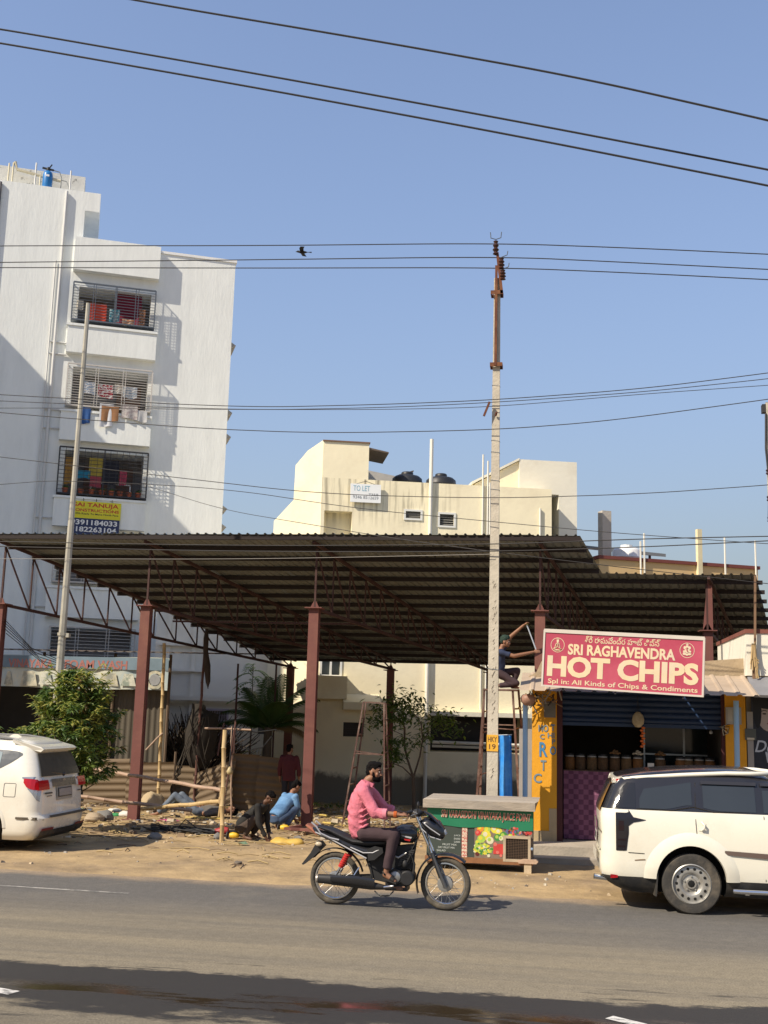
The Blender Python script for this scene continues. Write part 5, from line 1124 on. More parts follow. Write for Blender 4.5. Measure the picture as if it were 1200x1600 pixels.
en = bpart('engine', mb, M('engine_black', (.03, .03, .032), .5, .3, 6, metal=.3), smooth=35)
fin = MB(); fin.box(-.075, .075, -.10, .10, -.006, .006); fme = mesh_of(fin, 'fin', M('fin_grey', (.06, .06, .062), .5, .1, metal=.4))
for q in range(8):
    p = Vector((-1.893, 14.37, 0.555)) + Vector((.008*q, 0, .022*q - .02)); inst('cooling_fin', fme, en, p - Vector((-2.768, BY, 0)), (0, -.25, 0))
mb = MB(); mb.ball((-1.878, 14.26, 0.541), (.04, .03, .05), 10, 6); mb.tube([(-1.859, 14.27, 0.54), (-1.799, 14.25, 0.659), (-1.757, 14.25, 0.547), (-1.778, 14.27, 0.335)], .016, 8); bpart('exhaust_header', mb, bk_matt, en)
mb = MB(); etube(mb, [((-1.967, 14.24, 0.245), .02, .02), ((-2.124, 14.22, 0.259), .03, .03), ((-2.282, 14.21, 0.272), .045, .05), ((-2.582, 14.2, 0.306), .05, .062), ((-2.805, 14.2, 0.324), .05, .06), ((-2.947, 14.2, 0.326), .046, .055)], 14)
ex = bpart('exhaust_silencer', mb, M('silencer_black', (.025, .024, .024), .45, .25, 6))
mb = MB(); mb.lathe([(.05, 0), (.052, .02), (.04, .03), (.03, 0.0)], 14, ((-2.951, 14.2, 0.326)[0] - .02, BY - .17, (-2.951, 14.2, 0.326)[2]), 'X'); bpart('tail_pipe', mb, M('pipe_tip', (.45, .40, .34), .35, .1, metal=.6), ex)
mb = MB(); etube(mb, [((-2.237, 14.17, 0.308), .012, .05), ((-2.471, 14.135, 0.335), .012, .052), ((-2.782, 14.135, 0.343), .010, .035)], 12); bpart('heat_shield', mb, bk_black, ex)
mb = MB(); mb.prism([(-2.421, 14.37, 0.637), (-2.079, 14.37, 0.749), (-2.053, 14.37, 0.519), (-2.087, 14.37, 0.287), (-2.269, 14.37, 0.317), (-2.333, 14.37, 0.429)], (0, .11, 0)); mb.prism([(-2.07, 14.31, 0.736), (-1.789, 14.31, 0.768), (-1.793, 14.31, 0.481), (-2.062, 14.31, 0.449)], (0, .12, 0)); bpart('battery_box', mb, bk_matt)
mb = MB(); mb.lathe([(.062, -.172), (.07, -.165), (.07, -.15)], 20, ((-1.989, 14.37, 0.388)[0], BY, (-1.989, 14.37, 0.388)[2]), 'Y'); mb.tube([(-2.057, 14.24, 0.649), (-1.955, 14.23, 0.617), (-1.859, 14.25, 0.676)], .012, 6); mb.ball((-2.032, 14.24, 0.46), (.03, .02, .035), 8, 6); bpart('engine_cover', mb, alloy, en)
mb = MB(); mb.tube([(-1.738, 14.32, 1.096), (-1.686, 14.25, 0.932), (-1.774, 14.27, 0.754), (-1.882, 14.29, 0.575)], .006, 5); mb.tube([(-1.742, 14.27, 1.11), (-1.603, 14.22, 0.938), (-1.559, 14.23, 0.673), (-1.446, 14.24, 0.393)], .005, 5); bpart('control_cable', mb, bk_matt)
# shock absorbers
for dy in (-.15, .15):
    mb = MB(); a, b = Vector((-2.594, 14.37, 0.629)), Vector((-2.709, 14.37, 0.411)); a.y = b.y = BY + dy; mb.tube([a, a.lerp(b, .72)], .034, 12)
    for q in range(6): c = a.lerp(b, .06 + .11*q); mb.lathe([(.030, -.008), (.041, 0), (.030, .008)], 12, c, 'Z', caps=False)
    o = bpart('shock_absorber', mb, M('shock_red', (.42, .025, .02), .4, .1, 5))
    mb = MB(); mb.tube([a.lerp(b, .7), b + (b - a)*.2], .014, 8); bpart('rod', mb, chrome, o)
# tank, seat, tail
mb = MB(); etube(mb, [((-2.101, 14.37, 0.825), .07, .05), ((-2.042, 14.37, 0.876), .12, .08), ((-1.921, 14.37, 0.895), .145, .115), ((-1.8, 14.37, 0.892), .14, .11), ((-1.73, 14.37, 0.899), .10, .07)], 18); tk = bpart('fuel_tank', mb, bk_black)
mb = MB(); mb.prism([(-1.931, 14.225, 0.886), (-1.791, 14.223, 0.869), (-1.804, 14.225, 0.849), (-1.88, 14.224, 0.865)], (0, .004, 0)); bpart('tank_stripe', mb, M('stripe_silver', (.42, .42, .42), .3, 0), tk)
mb = MB(); mb.prism([(-1.89, 14.223, 0.845), (-1.806, 14.223, 0.841), (-1.815, 14.223, 0.818), (-1.879, 14.223, 0.827)], (0, .003, 0)); bpart('tank_stripe', mb, M('stripe_red', (.40, .02, .02), .3, 0), tk)
mb = MB(); etube(mb, [((-3.006, 14.37, 0.938), .07, .018), ((-2.839, 14.37, 0.9), .105, .04), ((-2.652, 14.37, 0.821), .115, .05), ((-2.548, 14.37, 0.782), .125, .05), ((-2.364, 14.37, 0.771), .13, .05), ((-2.161, 14.37, 0.78), .115, .05), ((-2.06, 14.37, 0.807), .08, .04)], 16); bpart('seat', mb, M('seat_vinyl', (.02, .02, .022), .42, .15, 8, .15, 60))
mb = MB(); etube(mb, [((-3.13, 14.37, 0.933), .03, .012), ((-3.003, 14.37, 0.864), .085, .035), ((-2.795, 14.37, 0.799), .10, .05), ((-2.566, 14.37, 0.708), .115, .07), ((-2.381, 14.37, 0.658), .12, .075), ((-2.239, 14.37, 0.684), .115, .05)], 14); tl_ = bpart('tail_cowl', mb, bk_black)
mb = MB(); etube(mb, [((-3.162, 14.37, 0.946), .05, .012), ((-3.087, 14.37, 0.9), .07, .03), ((-3.002, 14.37, 0.835), .075, .02)], 10); bpart('tail_lamp', mb, M('bike_lamp_amber', (.42, .16, .09), .2, .1), tl_)
for dy in (-.12,):
    mb = MB(); mb.tube([(-3.023, 14.27, 0.873), (-2.813, 14.255, 0.796), (-2.604, 14.245, 0.701), (-2.358, 14.245, 0.587)], .008, 6); mb.tube([(-2.563, 14.242, 0.712), (-2.399, 14.238, 0.653), (-2.278, 14.24, 0.658), (-2.181, 14.25, 0.709)], .008, 6); bpart('side_stripe', mb, M('stripe_grey', (.45, .45, .46), .3, 0), tl_)
mb = MB(); mb.prism([(-2.35, 14.24, 0.693), (-2.26, 14.238, 0.736), (-2.159, 14.24, 0.721), (-2.148, 14.242, 0.664), (-2.256, 14.242, 0.573), (-2.336, 14.244, 0.559)], (0, .26, 0)); bpart('side_cover', mb, bk_matt)
for dy in (-.125, .125):
    mb = MB(); pts = [Vector(q) for q in ((-3.07, 14.37, 0.993), (-3.006, 14.37, 0.942), (-2.952, 14.37, 0.866), (-2.826, 14.37, 0.813), (-2.712, 14.37, 0.793))]
    mb.tube([(p.x, BY + dy, p.z) for p in pts], .011, 8); bpart('grab_rail', mb, M('rail_silver', (.5, .5, .5), .3, .1, metal=.5))
mb = MB(); pts = [(.36*cos(a), .36*sin(a)) for a in [radians(q) for q in range(15, 150, 9)]]; vs = []
for x, z in pts: vs += [(RA.x + x, BY - .065, RA.z + z), (RA.x + x*1.03, BY, RA.z + z*1.03), (RA.x + x, BY + .065, RA.z + z)]
mb.add(vs, [(i*3+j, i*3+j+1, (i+1)*3+j+1, (i+1)*3+j) for i in range(len(pts)-1) for j in range(2)]); bpart('rear_mudguard', mb, bk_matt)
mb = MB(); mb.prism([(-2.951, 14.29, 0.748), (-2.908, 14.29, 0.701), (-3.037, 14.29, 0.57), (-3.166, 14.29, 0.467), (-3.187, 14.29, 0.476), (-3.079, 14.29, 0.616), (-3.003, 14.29, 0.755)], (0, .16, 0)); bpart('tail_mudflap', mb, bk_matt)
mb = MB(); mb.ball((-2.971, 14.26, 0.731), (.045, .022, .028), 10, 6); bpart('indicator', mb, M('indicator_clear', (.5, .42, .3), .2, 0))
# fork, front mudguard, headlamp cowl, handlebar
for dy in (-.10, .10):
    mb = MB(); a, b = Vector((-1.749, 14.37, 1.121)), Vector((-1.368, 14.37, 0.285)); a.y = b.y = BY + dy; m = a.lerp(b, .52); mb.tube([a, m], .017, 10); o = bpart('fork_tube', mb, chrome)
    mb = MB(); mb.tube([m, b], .026, 10); bpart('fork_slider', mb, M('slider_grey', (.10, .10, .10), .4, .15, metal=.4), o)
mb = MB(); pts = [(.355*cos(a), .355*sin(a)) for a in [radians(q) for q in range(48, 205, 9)]]; vs = []
for x, z in pts: vs += [(FA.x + x, BY - .07, FA.z + z - .01), (FA.x + x*1.04, BY - .04, FA.z + z*1.04), (FA.x + x*1.05, BY + .04, FA.z + z*1.05), (FA.x + x, BY + .07, FA.z + z - .01)]
mb.add(vs, [(i*4+j, i*4+j+1, (i+1)*4+j+1, (i+1)*4+j) for i in range(len(pts)-1) for j in range(3)]); bpart('front_mudguard', mb, bk_black)
mb = MB(); etube(mb, [((-1.702, 14.37, 0.997), .10, .06), ((-1.622, 14.37, 1.019), .13, .10), ((-1.52, 14.37, 0.966), .13, .12), ((-1.439, 14.37, 0.902), .115, .08), ((-1.399, 14.37, 0.875), .07, .04)], 16); cw = bpart('headlamp_cowl', mb, bk_black)
mb = MB(); etube(mb, [((-1.661, 14.37, 1.173), .07, .010), ((-1.584, 14.37, 1.127), .10, .02), ((-1.482, 14.37, 1.044), .11, .02), ((-1.437, 14.37, 0.998), .10, .012)], 12); bpart('windscreen', mb, M('visor_smoke', (.02, .02, .024), .12, 0), cw)
mb = MB(); etube(mb, [((-1.48, 14.37, 0.958), .09, .05), ((-1.416, 14.37, 0.932), .085, .045), ((-1.389, 14.37, 0.898), .06, .03)], 12); bpart('headlamp', mb, M('headlamp_glass', (.42, .44, .44), .1, .1), cw)
mb = MB(); mb.tube([(-1.667, 14.24, 1.049), (-1.565, 14.235, 0.977), (-1.447, 14.25, 0.904)], .007, 6); mb.tube([(-1.677, 14.25, 0.971), (-1.564, 14.24, 0.881), (-1.437, 14.26, 0.846)], .007, 6); bpart('cowl_stripe', mb, MATS['stripe_grey'], cw)
mb = MB(); hbp = [Vector(q) for q in ((-1.839, 14.01, 1.176), (-1.778, 14.07, 1.189), (-1.74, 14.25, 1.118), (-1.744, 14.37, 1.092), (-1.769, 14.49, 1.096), (-1.854, 14.67, 1.137), (-1.934, 14.73, 1.113))]; mb.tube(hbp, .012, 8); hb_ = bpart('handlebar', mb, chrome)
for sgn in (0, -1):
    mb = MB(); mb.tube([hbp[0], hbp[1]] if sgn == 0 else [hbp[-1], hbp[-2]], .018, 8); bpart('grip', mb, bk_matt, hb_)
mb = MB(); mb.tube([hbp[1], hbp[1] + Vector((.07, -.02, -.02)), hbp[0] + Vector((.06, -.02, -.03))], .006, 6); bpart('brake_lever', mb, alloy, hb_)
mb = MB(); mb.tube([hbp[2], hbp[2] + Vector((.03, -.1, .13))], .006, 6); mb.ball(hbp[2] + Vector((.03, -.12, .15)), (.018, .06, .04), 10, 6); bpart('mirror', mb, bk_matt, hb_)
mb = MB(); mb.ball((-1.745, 14.37, 1.15), (.07, .1, .05), 12, 8); bpart('instrument_pod', mb, bk_matt, hb_)
mb = MB(); mb.tube([(-2.113, 14.15, 0.27), (-2.027, 14.1, 0.291), (-1.988, 14.1, 0.296)], .012, 6); mb.tube([(-2.281, 14.47, 0.171), (-2.202, 14.49, 0.111), (-2.1, 14.49, 0.12), (-2.038, 14.47, 0.18)], .010, 6); mb.tube([(-2.444, 14.24, 0.478), (-2.502, 14.21, 0.384)], .010, 6); bpart('foot_peg', mb, chrome)
mb = MB(); mb.ball((-1.936, 14.23, 0.248), (.05, .03, .02), 8, 5); mb.tube([(-2.004, 14.22, 0.265), (-1.866, 14.22, 0.272)], .01, 6); bpart('brake_pedal', mb, M('pedal_brown', (.2, .11, .07), .6, .2, metal=.3))
mb = MB(); mb.box(FA.x + .0, FA.x + .14, BY - .005, BY + .005, .66, .74) if False else mb.tube([(-1.611, 14.34, 0.677), (-1.58, 14.34, 0.621)], .01, 4); bpart('plate_bracket', mb, bk_matt)

# ================================================================== PEOPLE
def fuse(mb, voxel, it=6, fac=.5):
    me = mesh_of(mb, 'fuse', []); o = bpy.data.objects.new('fuse', me); C.objects.link(o)
    r = o.modifiers.new('r', 'REMESH'); r.mode = 'VOXEL'; r.voxel_size = voxel
    s_ = o.modifiers.new('s', 'SMOOTH'); s_.iterations = it; s_.factor = fac
    bpy.context.view_layer.update(); res = bpy.data.meshes.new_from_object(o.evaluated_get(bpy.context.evaluated_depsgraph_get()))
    bpy.data.objects.remove(o); smooth_me(res, 180); return res
def wobble(me, amp, sc, axis_bias=None):
    for v in me.vertices:
        n = noise.noise(v.co*sc); v.co += v.normal*amp*n
    me.update()
def put(name, me, mat, parent):
    me.materials.clear(); me.materials.append(mat); me.transform(ROOT[parent].inverted()); o = bpy.data.objects.new(name, me); C.objects.link(o); o.parent = parent; return o
skin_m = M('brown_skin', (.24, .115, .065), .55, .08, 8); hair_m = M('black_hair', (.006, .005, .005), .85, .2, 30, .5, 90, spec=.1)
def hand(mb, wrist, fwd, palm_n, curl, s=1.0, thumb=1):
    """palm and five separate fingers; fwd: towards the knuckles, palm_n: the way the palm faces"""
    w = Vector(wrist); f = Vector(fwd).normalized(); n = Vector(palm_n); n = (n - f*n.dot(f)).normalized(); a = f.cross(n)
    etube(mb, [(w - f*.02*s, .022*s, .018*s), (w + f*.02*s, .034*s, .016*s), (w + f*.06*s, .042*s, .015*s), (w + f*.088*s, .040*s, .013*s)], 10, side=tuple(a))
    for i, (o, l) in enumerate(((-.030, .062), (-.010, .075), (.011, .070), (.030, .054))):
        p = w + f*.082*s + a*o*s; pts = [p]; ang = 0; d = f
        for seg, q in enumerate((.42, .33, .25)):
            ang += curl*(.9 if seg == 0 else 1.1); d = f*cos(ang) + n*sin(ang); pts.append(pts[-1] + d*l*q*s)
        mb.tube(pts, [.0095*s, .009*s, .0082*s, .0068*s], 7)
    p = w + f*.025*s + a*(-.032*thumb)*s; d1 = (f*.75 - a*thumb*.55 + n*.35).normalized(); d2 = (f*.85 + n*.6).normalized()
    mb.tube([p, p + d1*.035*s, p + d1*.035*s + d2*.03*s], [.012*s, .0105*s, .0085*s], 7)
def head(mb, c, face, up_, s=1.0):
    """skull, jaw, nose, brow, ears; c: centre of the head"""
    c = Vector(c); f = Vector(face).normalized(); u = Vector(up_); u = (u - f*u.dot(f)).normalized(); r = f.cross(u)
    R = Matrix((r, f, u)).transposed()
    q = lambda x, y, z: c + R @ Vector((x*s, y*s, z*s))
    mb.ball(q(0, -.012, .025), (.072*s, .092*s, .090*s), 16, 10, 0, R); mb.ball(q(0, .018, -.045), (.056*s, .070*s, .062*s), 14, 8, 0, R); mb.ball(q(0, .058, -.088), (.030*s, .026*s, .022*s), 10, 6, 0, R)
    mb.tube([q(0, .080, .015), q(0, .098, -.018), q(0, .104, -.030)], [.009*s, .013*s, .014*s], 8); mb.ball(q(0, .098, -.034), (.019*s, .012*s, .010*s), 8, 5, 0, R)
    mb.tube([q(-.045, .066, .030), q(0, .082, .033), q(.045, .066, .030)], .011*s, 6); mb.ball(q(0, .083, -.062), (.024*s, .010*s, .010*s), 8, 5, 0, R)
    for k in (-1, 1): mb.ball(q(k*.074, -.012, -.012), (.010*s, .020*s, .032*s), 8, 6, 0, R); mb.ball(q(k*.045, .055, -.025), (.024*s, .02*s, .022*s), 8, 5, 0, R)
    return q, R
def face_parts(par, q, R, s=1.0, beard=False):
    mb = MB()
    for k in (-1, 1): mb.ball(q(k*.031, .077, .008), (.013*s, .009*s, .008*s), 8, 5, 0, R)
    put('eyes', mesh_of(mb, 'eyes', [], 80), M('eye_white', (.5, .46, .42), .3, 0), par)
    mb = MB()
    for k in (-1, 1): mb.ball(q(k*.031, .084, .008), (.006*s, .005*s, .006*s), 6, 4, 0, R); mb.tube([q(k*.012, .088, .030), q(k*.034, .084, .036), q(k*.052, .068, .028)], .005*s, 5)
    put('eyebrows', mesh_of(mb, 'eyebrows', []), hair_m, par)
    mb = MB(); mb.tube([q(-.022, .088, -.061), q(0, .096, -.060), q(.022, .088, -.061)], .0045*s, 5); put('lips', mesh_of(mb, 'lips', []), M('lip', (.14, .05, .04), .5, 0), par)
    if beard:
        mb = MB(); mb.ball(q(0, .022, -.074), (.059*s, .070*s, .046*s), 14, 8, 0, R); mb.ball(q(0, .058, -.094), (.036*s, .034*s, .03*s), 10, 6, 0, R); mb.tube([q(-.03, .086, -.05), q(0, .099, -.046), q(.03, .086, -.05)], .010*s, 6)
        for k in (-1, 1): mb.tube([q(k*.064, -.0, -.0), q(k*.062, .015, -.05)], .018*s, 6)
        me = fuse(mb, .007*s, 3); wobble(me, .004, 90); put('beard', me, hair_m, par)
def hair_cap(par, q, R, s=1.0, mat=None, name='hair', grow=1.0):
    mb = MB(); mb.ball(q(0, -.022, .056), (.079*s*grow, .093*s*grow, .078*s*grow), 16, 10, 0, R); mb.ball(q(0, -.062, .005), (.068*s*grow, .056*s*grow, .072*s*grow), 12, 8, 0, R); mb.ball(q(0, .03, .092), (.058*s*grow, .058*s*grow, .038*s*grow), 12, 8, 0, R)
    for k in range(26):
        a = k*2.4; e = 1 - k/40; mb.ball(q(.066*sin(a)*e, -.02 + .075*cos(a)*e, .085 + .045*(1 - e)), .020*s*grow, 6, 4)
    me = fuse(mb, .009*s, 3); wobble(me, .012*s, 38); put(name, me, mat or hair_m, par)
def arm(mb, sh_, el, wr, r=(.055, .044, .036, .028)):
    mb.ball(sh_, r[0], 10, 7); mb.tube([sh_, Vector(sh_).lerp(Vector(el), .5), el], [r[0], r[0]*.88, r[1]], 10); mb.ball(el, r[1], 10, 6)
    e, w = Vector(el), Vector(wr); mb.tube([e, e.lerp(w, .35), w], [r[1], r[2]*1.12, r[3]], 10)
def leg(mb, hip, kn, an, r=(.088, .062, .055, .040), g=0.0):
    mb.ball(hip, r[0] + g, 10, 7); h, k, a = Vector(hip), Vector(kn), Vector(an); mb.tube([h, h.lerp(k, .5), k], [r[0] + g, r[0]*.86 + g, r[1] + g], 12); mb.ball(k, r[1] + g, 10, 6); mb.tube([k, k.lerp(a, .35), a], [r[1] + g, r[2]*1.08 + g, r[3] + g], 12)
def shoe(mb, an, toe, h=.05, w=.045):
    a, t = Vector(an), Vector(toe); d = (t - a); heel = a - d*.22; etube(mb, [(heel + Vector((0, 0, -.01)), w*.75, .03), (a, w*.9, h), (a + d*.55, w, h*.75), (t - d*.08, w*.9, h*.5), (t, w*.5, h*.3)], 12)

# ---- the rider
rd = thing('person', 'bearded man in a pink shirt and dark trousers riding the black motorcycle', 'person', (-2.488, 14.37, 0.828))
hipc = Vector((-2.439, 14.37, 0.888)); chest = Vector((-2.452, 14.37, 1.308)); neck = Vector((-2.383, 14.37, 1.528))
shR, shL = Vector((-2.411, 14.18, 1.391)), Vector((-2.393, 14.56, 1.377)); elR, elL = Vector((-2.24, 14.1, 1.149)), Vector((-2.194, 14.65, 1.159)); wrR, wrL = Vector((-1.934, 14.06, 1.145)), Vector((-2.0, 14.68, 1.114))
hR, hL = Vector((-2.411, 14.27, 0.88)), Vector((-2.445, 14.47, 0.858)); kR, kL = Vector((-2.008, 14.2, 0.885)), Vector((-2.027, 14.55, 0.859)); aR, aL = Vector((-2.1, 14.17, 0.418)), Vector((-2.129, 14.57, 0.364))
tR, tL = aR + Vector((.14, -.02, -.085)), aL + Vector((.14, .02, -.085))
mb = MB(); hc = Vector((-2.303, 14.37, 1.629))
q, R_ = head(mb, hc, (1, -.22, -.06), (.05, 0, 1), 1.0)
etube(mb, [(neck + Vector((-.03, 0, -.06)), .062, .058), (neck, .054, .056), (hc + Vector((-.02, 0, -.06)), .05, .052)], 12)
etube(mb, [(hipc, .13, .10), (chest, .15, .10), (neck + Vector((-.02, 0, -.05)), .08, .06)], 14)
arm(mb, shR, elR, wrR); arm(mb, shL, elL, wrL); leg(mb, hR, kR, aR, (.07, .05, .045, .034)); leg(mb, hL, kL, aL, (.07, .05, .045, .034))
hand(mb, wrR, (1, .02, .06), (.1, .25, -1), .62, .98, -1); hand(mb, wrL, (1, -.02, .06), (.1, -.25, -1), .62, .98, 1)
shoe(mb, aR, tR, .042, .036); shoe(mb, aL, tL, .042, .036)
put('body', fuse(mb, .0085, 3), skin_m, rd)
face_parts(rd, q, R_, 1.0, True); hair_cap(rd, q, R_)
pink = M('pink_shirt', (.56, .155, .205), .85, .08, 7, .7, 26); hemc = Vector((-2.499, 14.37, 0.856))
mb = MB(); etube(mb, [(Vector((-2.472, 14.37, 0.838)), .150, .105), (Vector((-2.49, 14.37, 1.003)), .172, .135), (Vector((-2.488, 14.37, 1.14)), .178, .145), (Vector((-2.466, 14.37, 1.298)), .185, .135), (Vector((-2.425, 14.37, 1.427)), .165, .105), (Vector((-2.396, 14.37, 1.507)), .085, .075)], 20)
mb.ball(shR, .078, 12, 8); mb.ball(shL, .078, 12, 8)
for a, b, w in ((shR, elR, wrR), (shL, elL, wrL)):
    f = b.lerp(w, .42); mb.tube([a, a.lerp(b, .5), b], [.078, .070, .066], 14); mb.ball(b, .066, 12, 8); mb.tube([b, f], [.064, .060], 14)
    mb.lathe([(.001, 0)], 3) if False else None
etube(mb, [(Vector((-2.51, 14.37, 0.875)), .13, .09), (Vector((-2.518, 14.37, 0.807)), .09, .05)], 14)
for ln in (((-2.331, 14.215, 1.217), (-2.415, 14.185, 1.158), (-2.5, 14.21, 1.123)), ((-2.31, 14.22, 1.159), (-2.404, 14.19, 1.09), (-2.529, 14.24, 1.061)), ((-2.318, 14.22, 1.081), (-2.422, 14.192, 1.022), (-2.544, 14.25, 1.002)), ((-2.327, 14.225, 1.013), (-2.402, 14.2, 0.964), (-2.521, 14.25, 0.945)), ((-2.356, 14.23, 0.944), (-2.424, 14.22, 0.903), (-2.501, 14.26, 0.896)), ((-2.38, 14.19, 1.314), (-2.452, 14.205, 1.252), (-2.53, 14.25, 1.206)), ((-2.362, 14.135, 1.357), (-2.293, 14.1, 1.256), (-2.255, 14.065, 1.174)), ((-2.203, 14.05, 1.187), (-2.152, 14.055, 1.141), (-2.124, 14.07, 1.118)), ((-2.231, 14.05, 1.119), (-2.161, 14.05, 1.102)), ((-2.186, 14.07, 1.205), (-2.094, 14.055, 1.181))):
    mb.tube(ln, [.008] + [.016]*(len(ln) - 2) + [.007], 6)
me = fuse(mb, .010, 3)
for v in me.vertices:
    p = v.co; w = sin(p.z*38 + p.x*30 + 3*noise.noise(p*5))*noise.noise(p*7 + Vector((3, 1, 2))); v.co += v.normal*(.019*w + .011*noise.noise(p*9) + .009*abs(noise.noise(Vector((p.x*6, p.y*6, p.z*17 + p.x*12)))))
me.update(); put('shirt', me, pink, rd)
mb = MB(); u0, u1 = Vector((-2.403, 14.37, 1.521)), Vector((-2.319, 14.37, 1.451)); 
for dy in (-.055, .055): mb.prism([u0 + Vector((-.03, dy*1.2, .015)), u0 + Vector((.0, dy*1.5, -.03)), u1 + Vector((.0, dy*1.2, -.02)), u1 + Vector((.015, dy*.7, .03))], (0, dy*.25, .008))
put('collar', mesh_of(mb, 'collar', [], 40), pink, rd)
mb = MB()
for a, b, w in ((shR, elR, wrR), (shL, elL, wrL)):
    f = b.lerp(w, .40); d = (w - b).normalized(); mb.tube([f - d*.02, f + d*.03], [.064, .062], 14)
put('cuff', mesh_of(mb, 'cuff', [], 40), M('pink_cuff', (.60, .20, .25), .85, .05, 8), rd)
trouser = M('plum_trousers', (.045, .026, .030), .85, .1, 8, .2, 100)
mb = MB(); etube(mb, [(hipc + Vector((-.02, 0, .06)), .15, .11), (hipc, .165, .12), (hipc + Vector((.02, 0, -.06)), .15, .09)], 16); leg(mb, hR, kR, aR.lerp(kR, .14), (.092, .076, .064, .055)); leg(mb, hL, kL, aL.lerp(kL, .14), (.092, .076, .064, .055))
me = fuse(mb, .012, 4); wobble(me, .008, 9); put('trousers', me, trouser, rd)
mb = MB()
for a, t in ((aR, tR), (aL, tL)):
    d = t - a; mb.prism([a - d*.25 + Vector((0, -.042, -.075)), t + Vector((0, -.036, -.018)), t + Vector((0, .036, -.018)), a - d*.25 + Vector((0, .042, -.075))], (0, 0, .022)); etube(mb, [(a + d*.45 + Vector((0, 0, .0)), .046, .044), (a + d*.75 + Vector((0, 0, -.0)), .044, .034)], 12)
    mb.tube([a - d*.05 + Vector((0, -.045, .0)), a - d*.25 + Vector((0, 0, .01)), a - d*.05 + Vector((0, .045, .0))], .012, 6)
put('sandals', mesh_of(mb, 'sandals', [], 50), M('black_sandal', (.02, .018, .016), .6, .1), rd)
mb = MB(); d = (wrR - elR).normalized()
for k in range(3): c = wrR - d*(.035 + .014*k); mb.tube([c + Vector((0, .036*cos(a), .036*sin(a))) for a in [2*pi*i/12 for i in range(13)]], .006, 5)
put('wrist_thread', mesh_of(mb, 'wrist_thread', []), M('orange_thread', (.55, .13, .03), .8, .1), rd)

# ---- workers
def sitter(label, base, face, shirt, pant, s=1.0, headdown=.5, arms='front', voxel=.014, hands_at=None, skin=skin_m, cap=None, lean=.32):
    """a man squatting low; base: heels on the ground; face: heading in the plane"""
    b = Vector(base); f = Vector((face[0], face[1], 0)).normalized(); l = Vector((-f.y, f.x, 0)); U = Vector((0, 0, 1))
    P3 = lambda x, y, z: b + (f*x + l*y + U*z)*s
    p = thing('person', label, 'person', base)
    hip = P3(-.16, 0, .20); ch = P3(-.16 + lean*.75, 0, .55); nk = P3(-.10 + lean, 0, .70); hc = nk + (f*(.05 + .05*headdown) + U*.12)*s
    mb = MB(); fd = f - U*headdown; q, R = head(mb, hc, fd, U + f*headdown, s*.98)
    etube(mb, [(nk - (f*.03 + U*.05)*s, .06*s, .055*s), (nk + U*.03*s, .052*s, .052*s), (hc - U*.05*s, .05*s, .05*s)], 10, side=tuple(l))
    etube(mb, [(hip, .14*s, .11*s), (ch, .15*s, .10*s), (nk - U*.06*s, .08*s, .06*s)], 12, side=tuple(l))
    H = []
    for k in (-1, 1):
        kn = P3(.22, k*.19, .42); an = P3(.0, k*.15, .085); leg(mb, P3(-.12, k*.10, .20), kn, an, (.075*s, .05*s, .045*s, .034*s)); shoe(mb, an - U*.03*s, an + (f*.16 - U*.06*s)*1.0, .04*s, .036*s)
        sh_ = P3(-.16 + lean*1.0, k*.18, .64); hp = (hands_at[0] if k < 0 else hands_at[1]) if hands_at else (.42, k*.12, .08)
        wr = P3(*hp); el = sh_.lerp(wr, .5) + (l*k*.06 - f*.04)*s; arm(mb, sh_, el, wr, tuple(x*s for x in (.05, .042, .036, .028))); hand(mb, wr, (wr - el), -l*k, .5, s, k); H.append((sh_, el, wr, kn, an))
    put('body', fuse(mb, voxel*.8, 3), skin, p); face_parts(p, q, R, s*.98); hair_cap(p, q, R, s*.98)
    mb = MB(); etube(mb, [(hip + (U*.05 - f*.03)*s, .155*s, .12*s), (hip.lerp(ch, .5) - f*.02*s, .175*s, .135*s), (ch, .18*s, .125*s), (nk - (U*.05 + f*.01)*s, .12*s, .085*s), (nk - U*.01*s, .07*s, .065*s)], 16, side=tuple(l))
    for sh_, el, wr, kn, an in H:
        mb.ball(sh_, .07*s, 10, 7); e2 = el if arms == 'long' else sh_.lerp(el, .75); mb.tube([sh_, e2], [.068*s, .058*s], 12)
        if arms == 'long': mb.ball(el, .056*s, 10, 6); mb.tube([el, el.lerp(wr, .8)], [.055*s, .045*s], 12)
    me = fuse(mb, voxel, 4); wobble(me, .012, 8); put('shirt', me, shirt, p)
    mb = MB(); etube(mb, [(hip + (U*.09 - f*.02)*s, .145*s, .12*s), (hip, .16*s, .135*s), (hip + (f*.04 - U*.05)*s, .13*s, .08*s)], 14, side=tuple(l))
    for k, (sh_, el, wr, kn, an) in zip((-1, 1), H): leg(mb, P3(-.12, k*.10, .20), kn, an.lerp(kn, .06), (.09*s, .072*s, .062*s, .052*s))
    me = fuse(mb, voxel, 4); wobble(me, .008, 9); put('trousers', me, pant, p)
    return p
g1_ = (-5.624, 20.662, 0.0); g2_ = (-5.659, 23.342, 0.0)
denim = M('denim_blue', (.045, .075, .135), .85, .12, 9); denim_lt = M('denim_shirt', (.10, .22, .40), .85, .12, 6, col2=(.16, .29, .46), mix=(.4, .65)); soot = M('black_shirt', (.018, .017, .016), .9, .15, 8); brown_p = M('brown_trousers', (.055, .038, .030), .9, .12, 8)
sitter('squatting worker in black shirt and brown trousers bent over the ground by the yellow sack', (g1_[0], g1_[1], gz(g1_[0], g1_[1])), (1, -.25), soot, brown_p, .94, 1.1, 'long', .013, [(.48, -.14, .05), (.40, .10, .08)], M('dark_skin', (.12, .06, .038), .55, .08, 8), lean=.43)
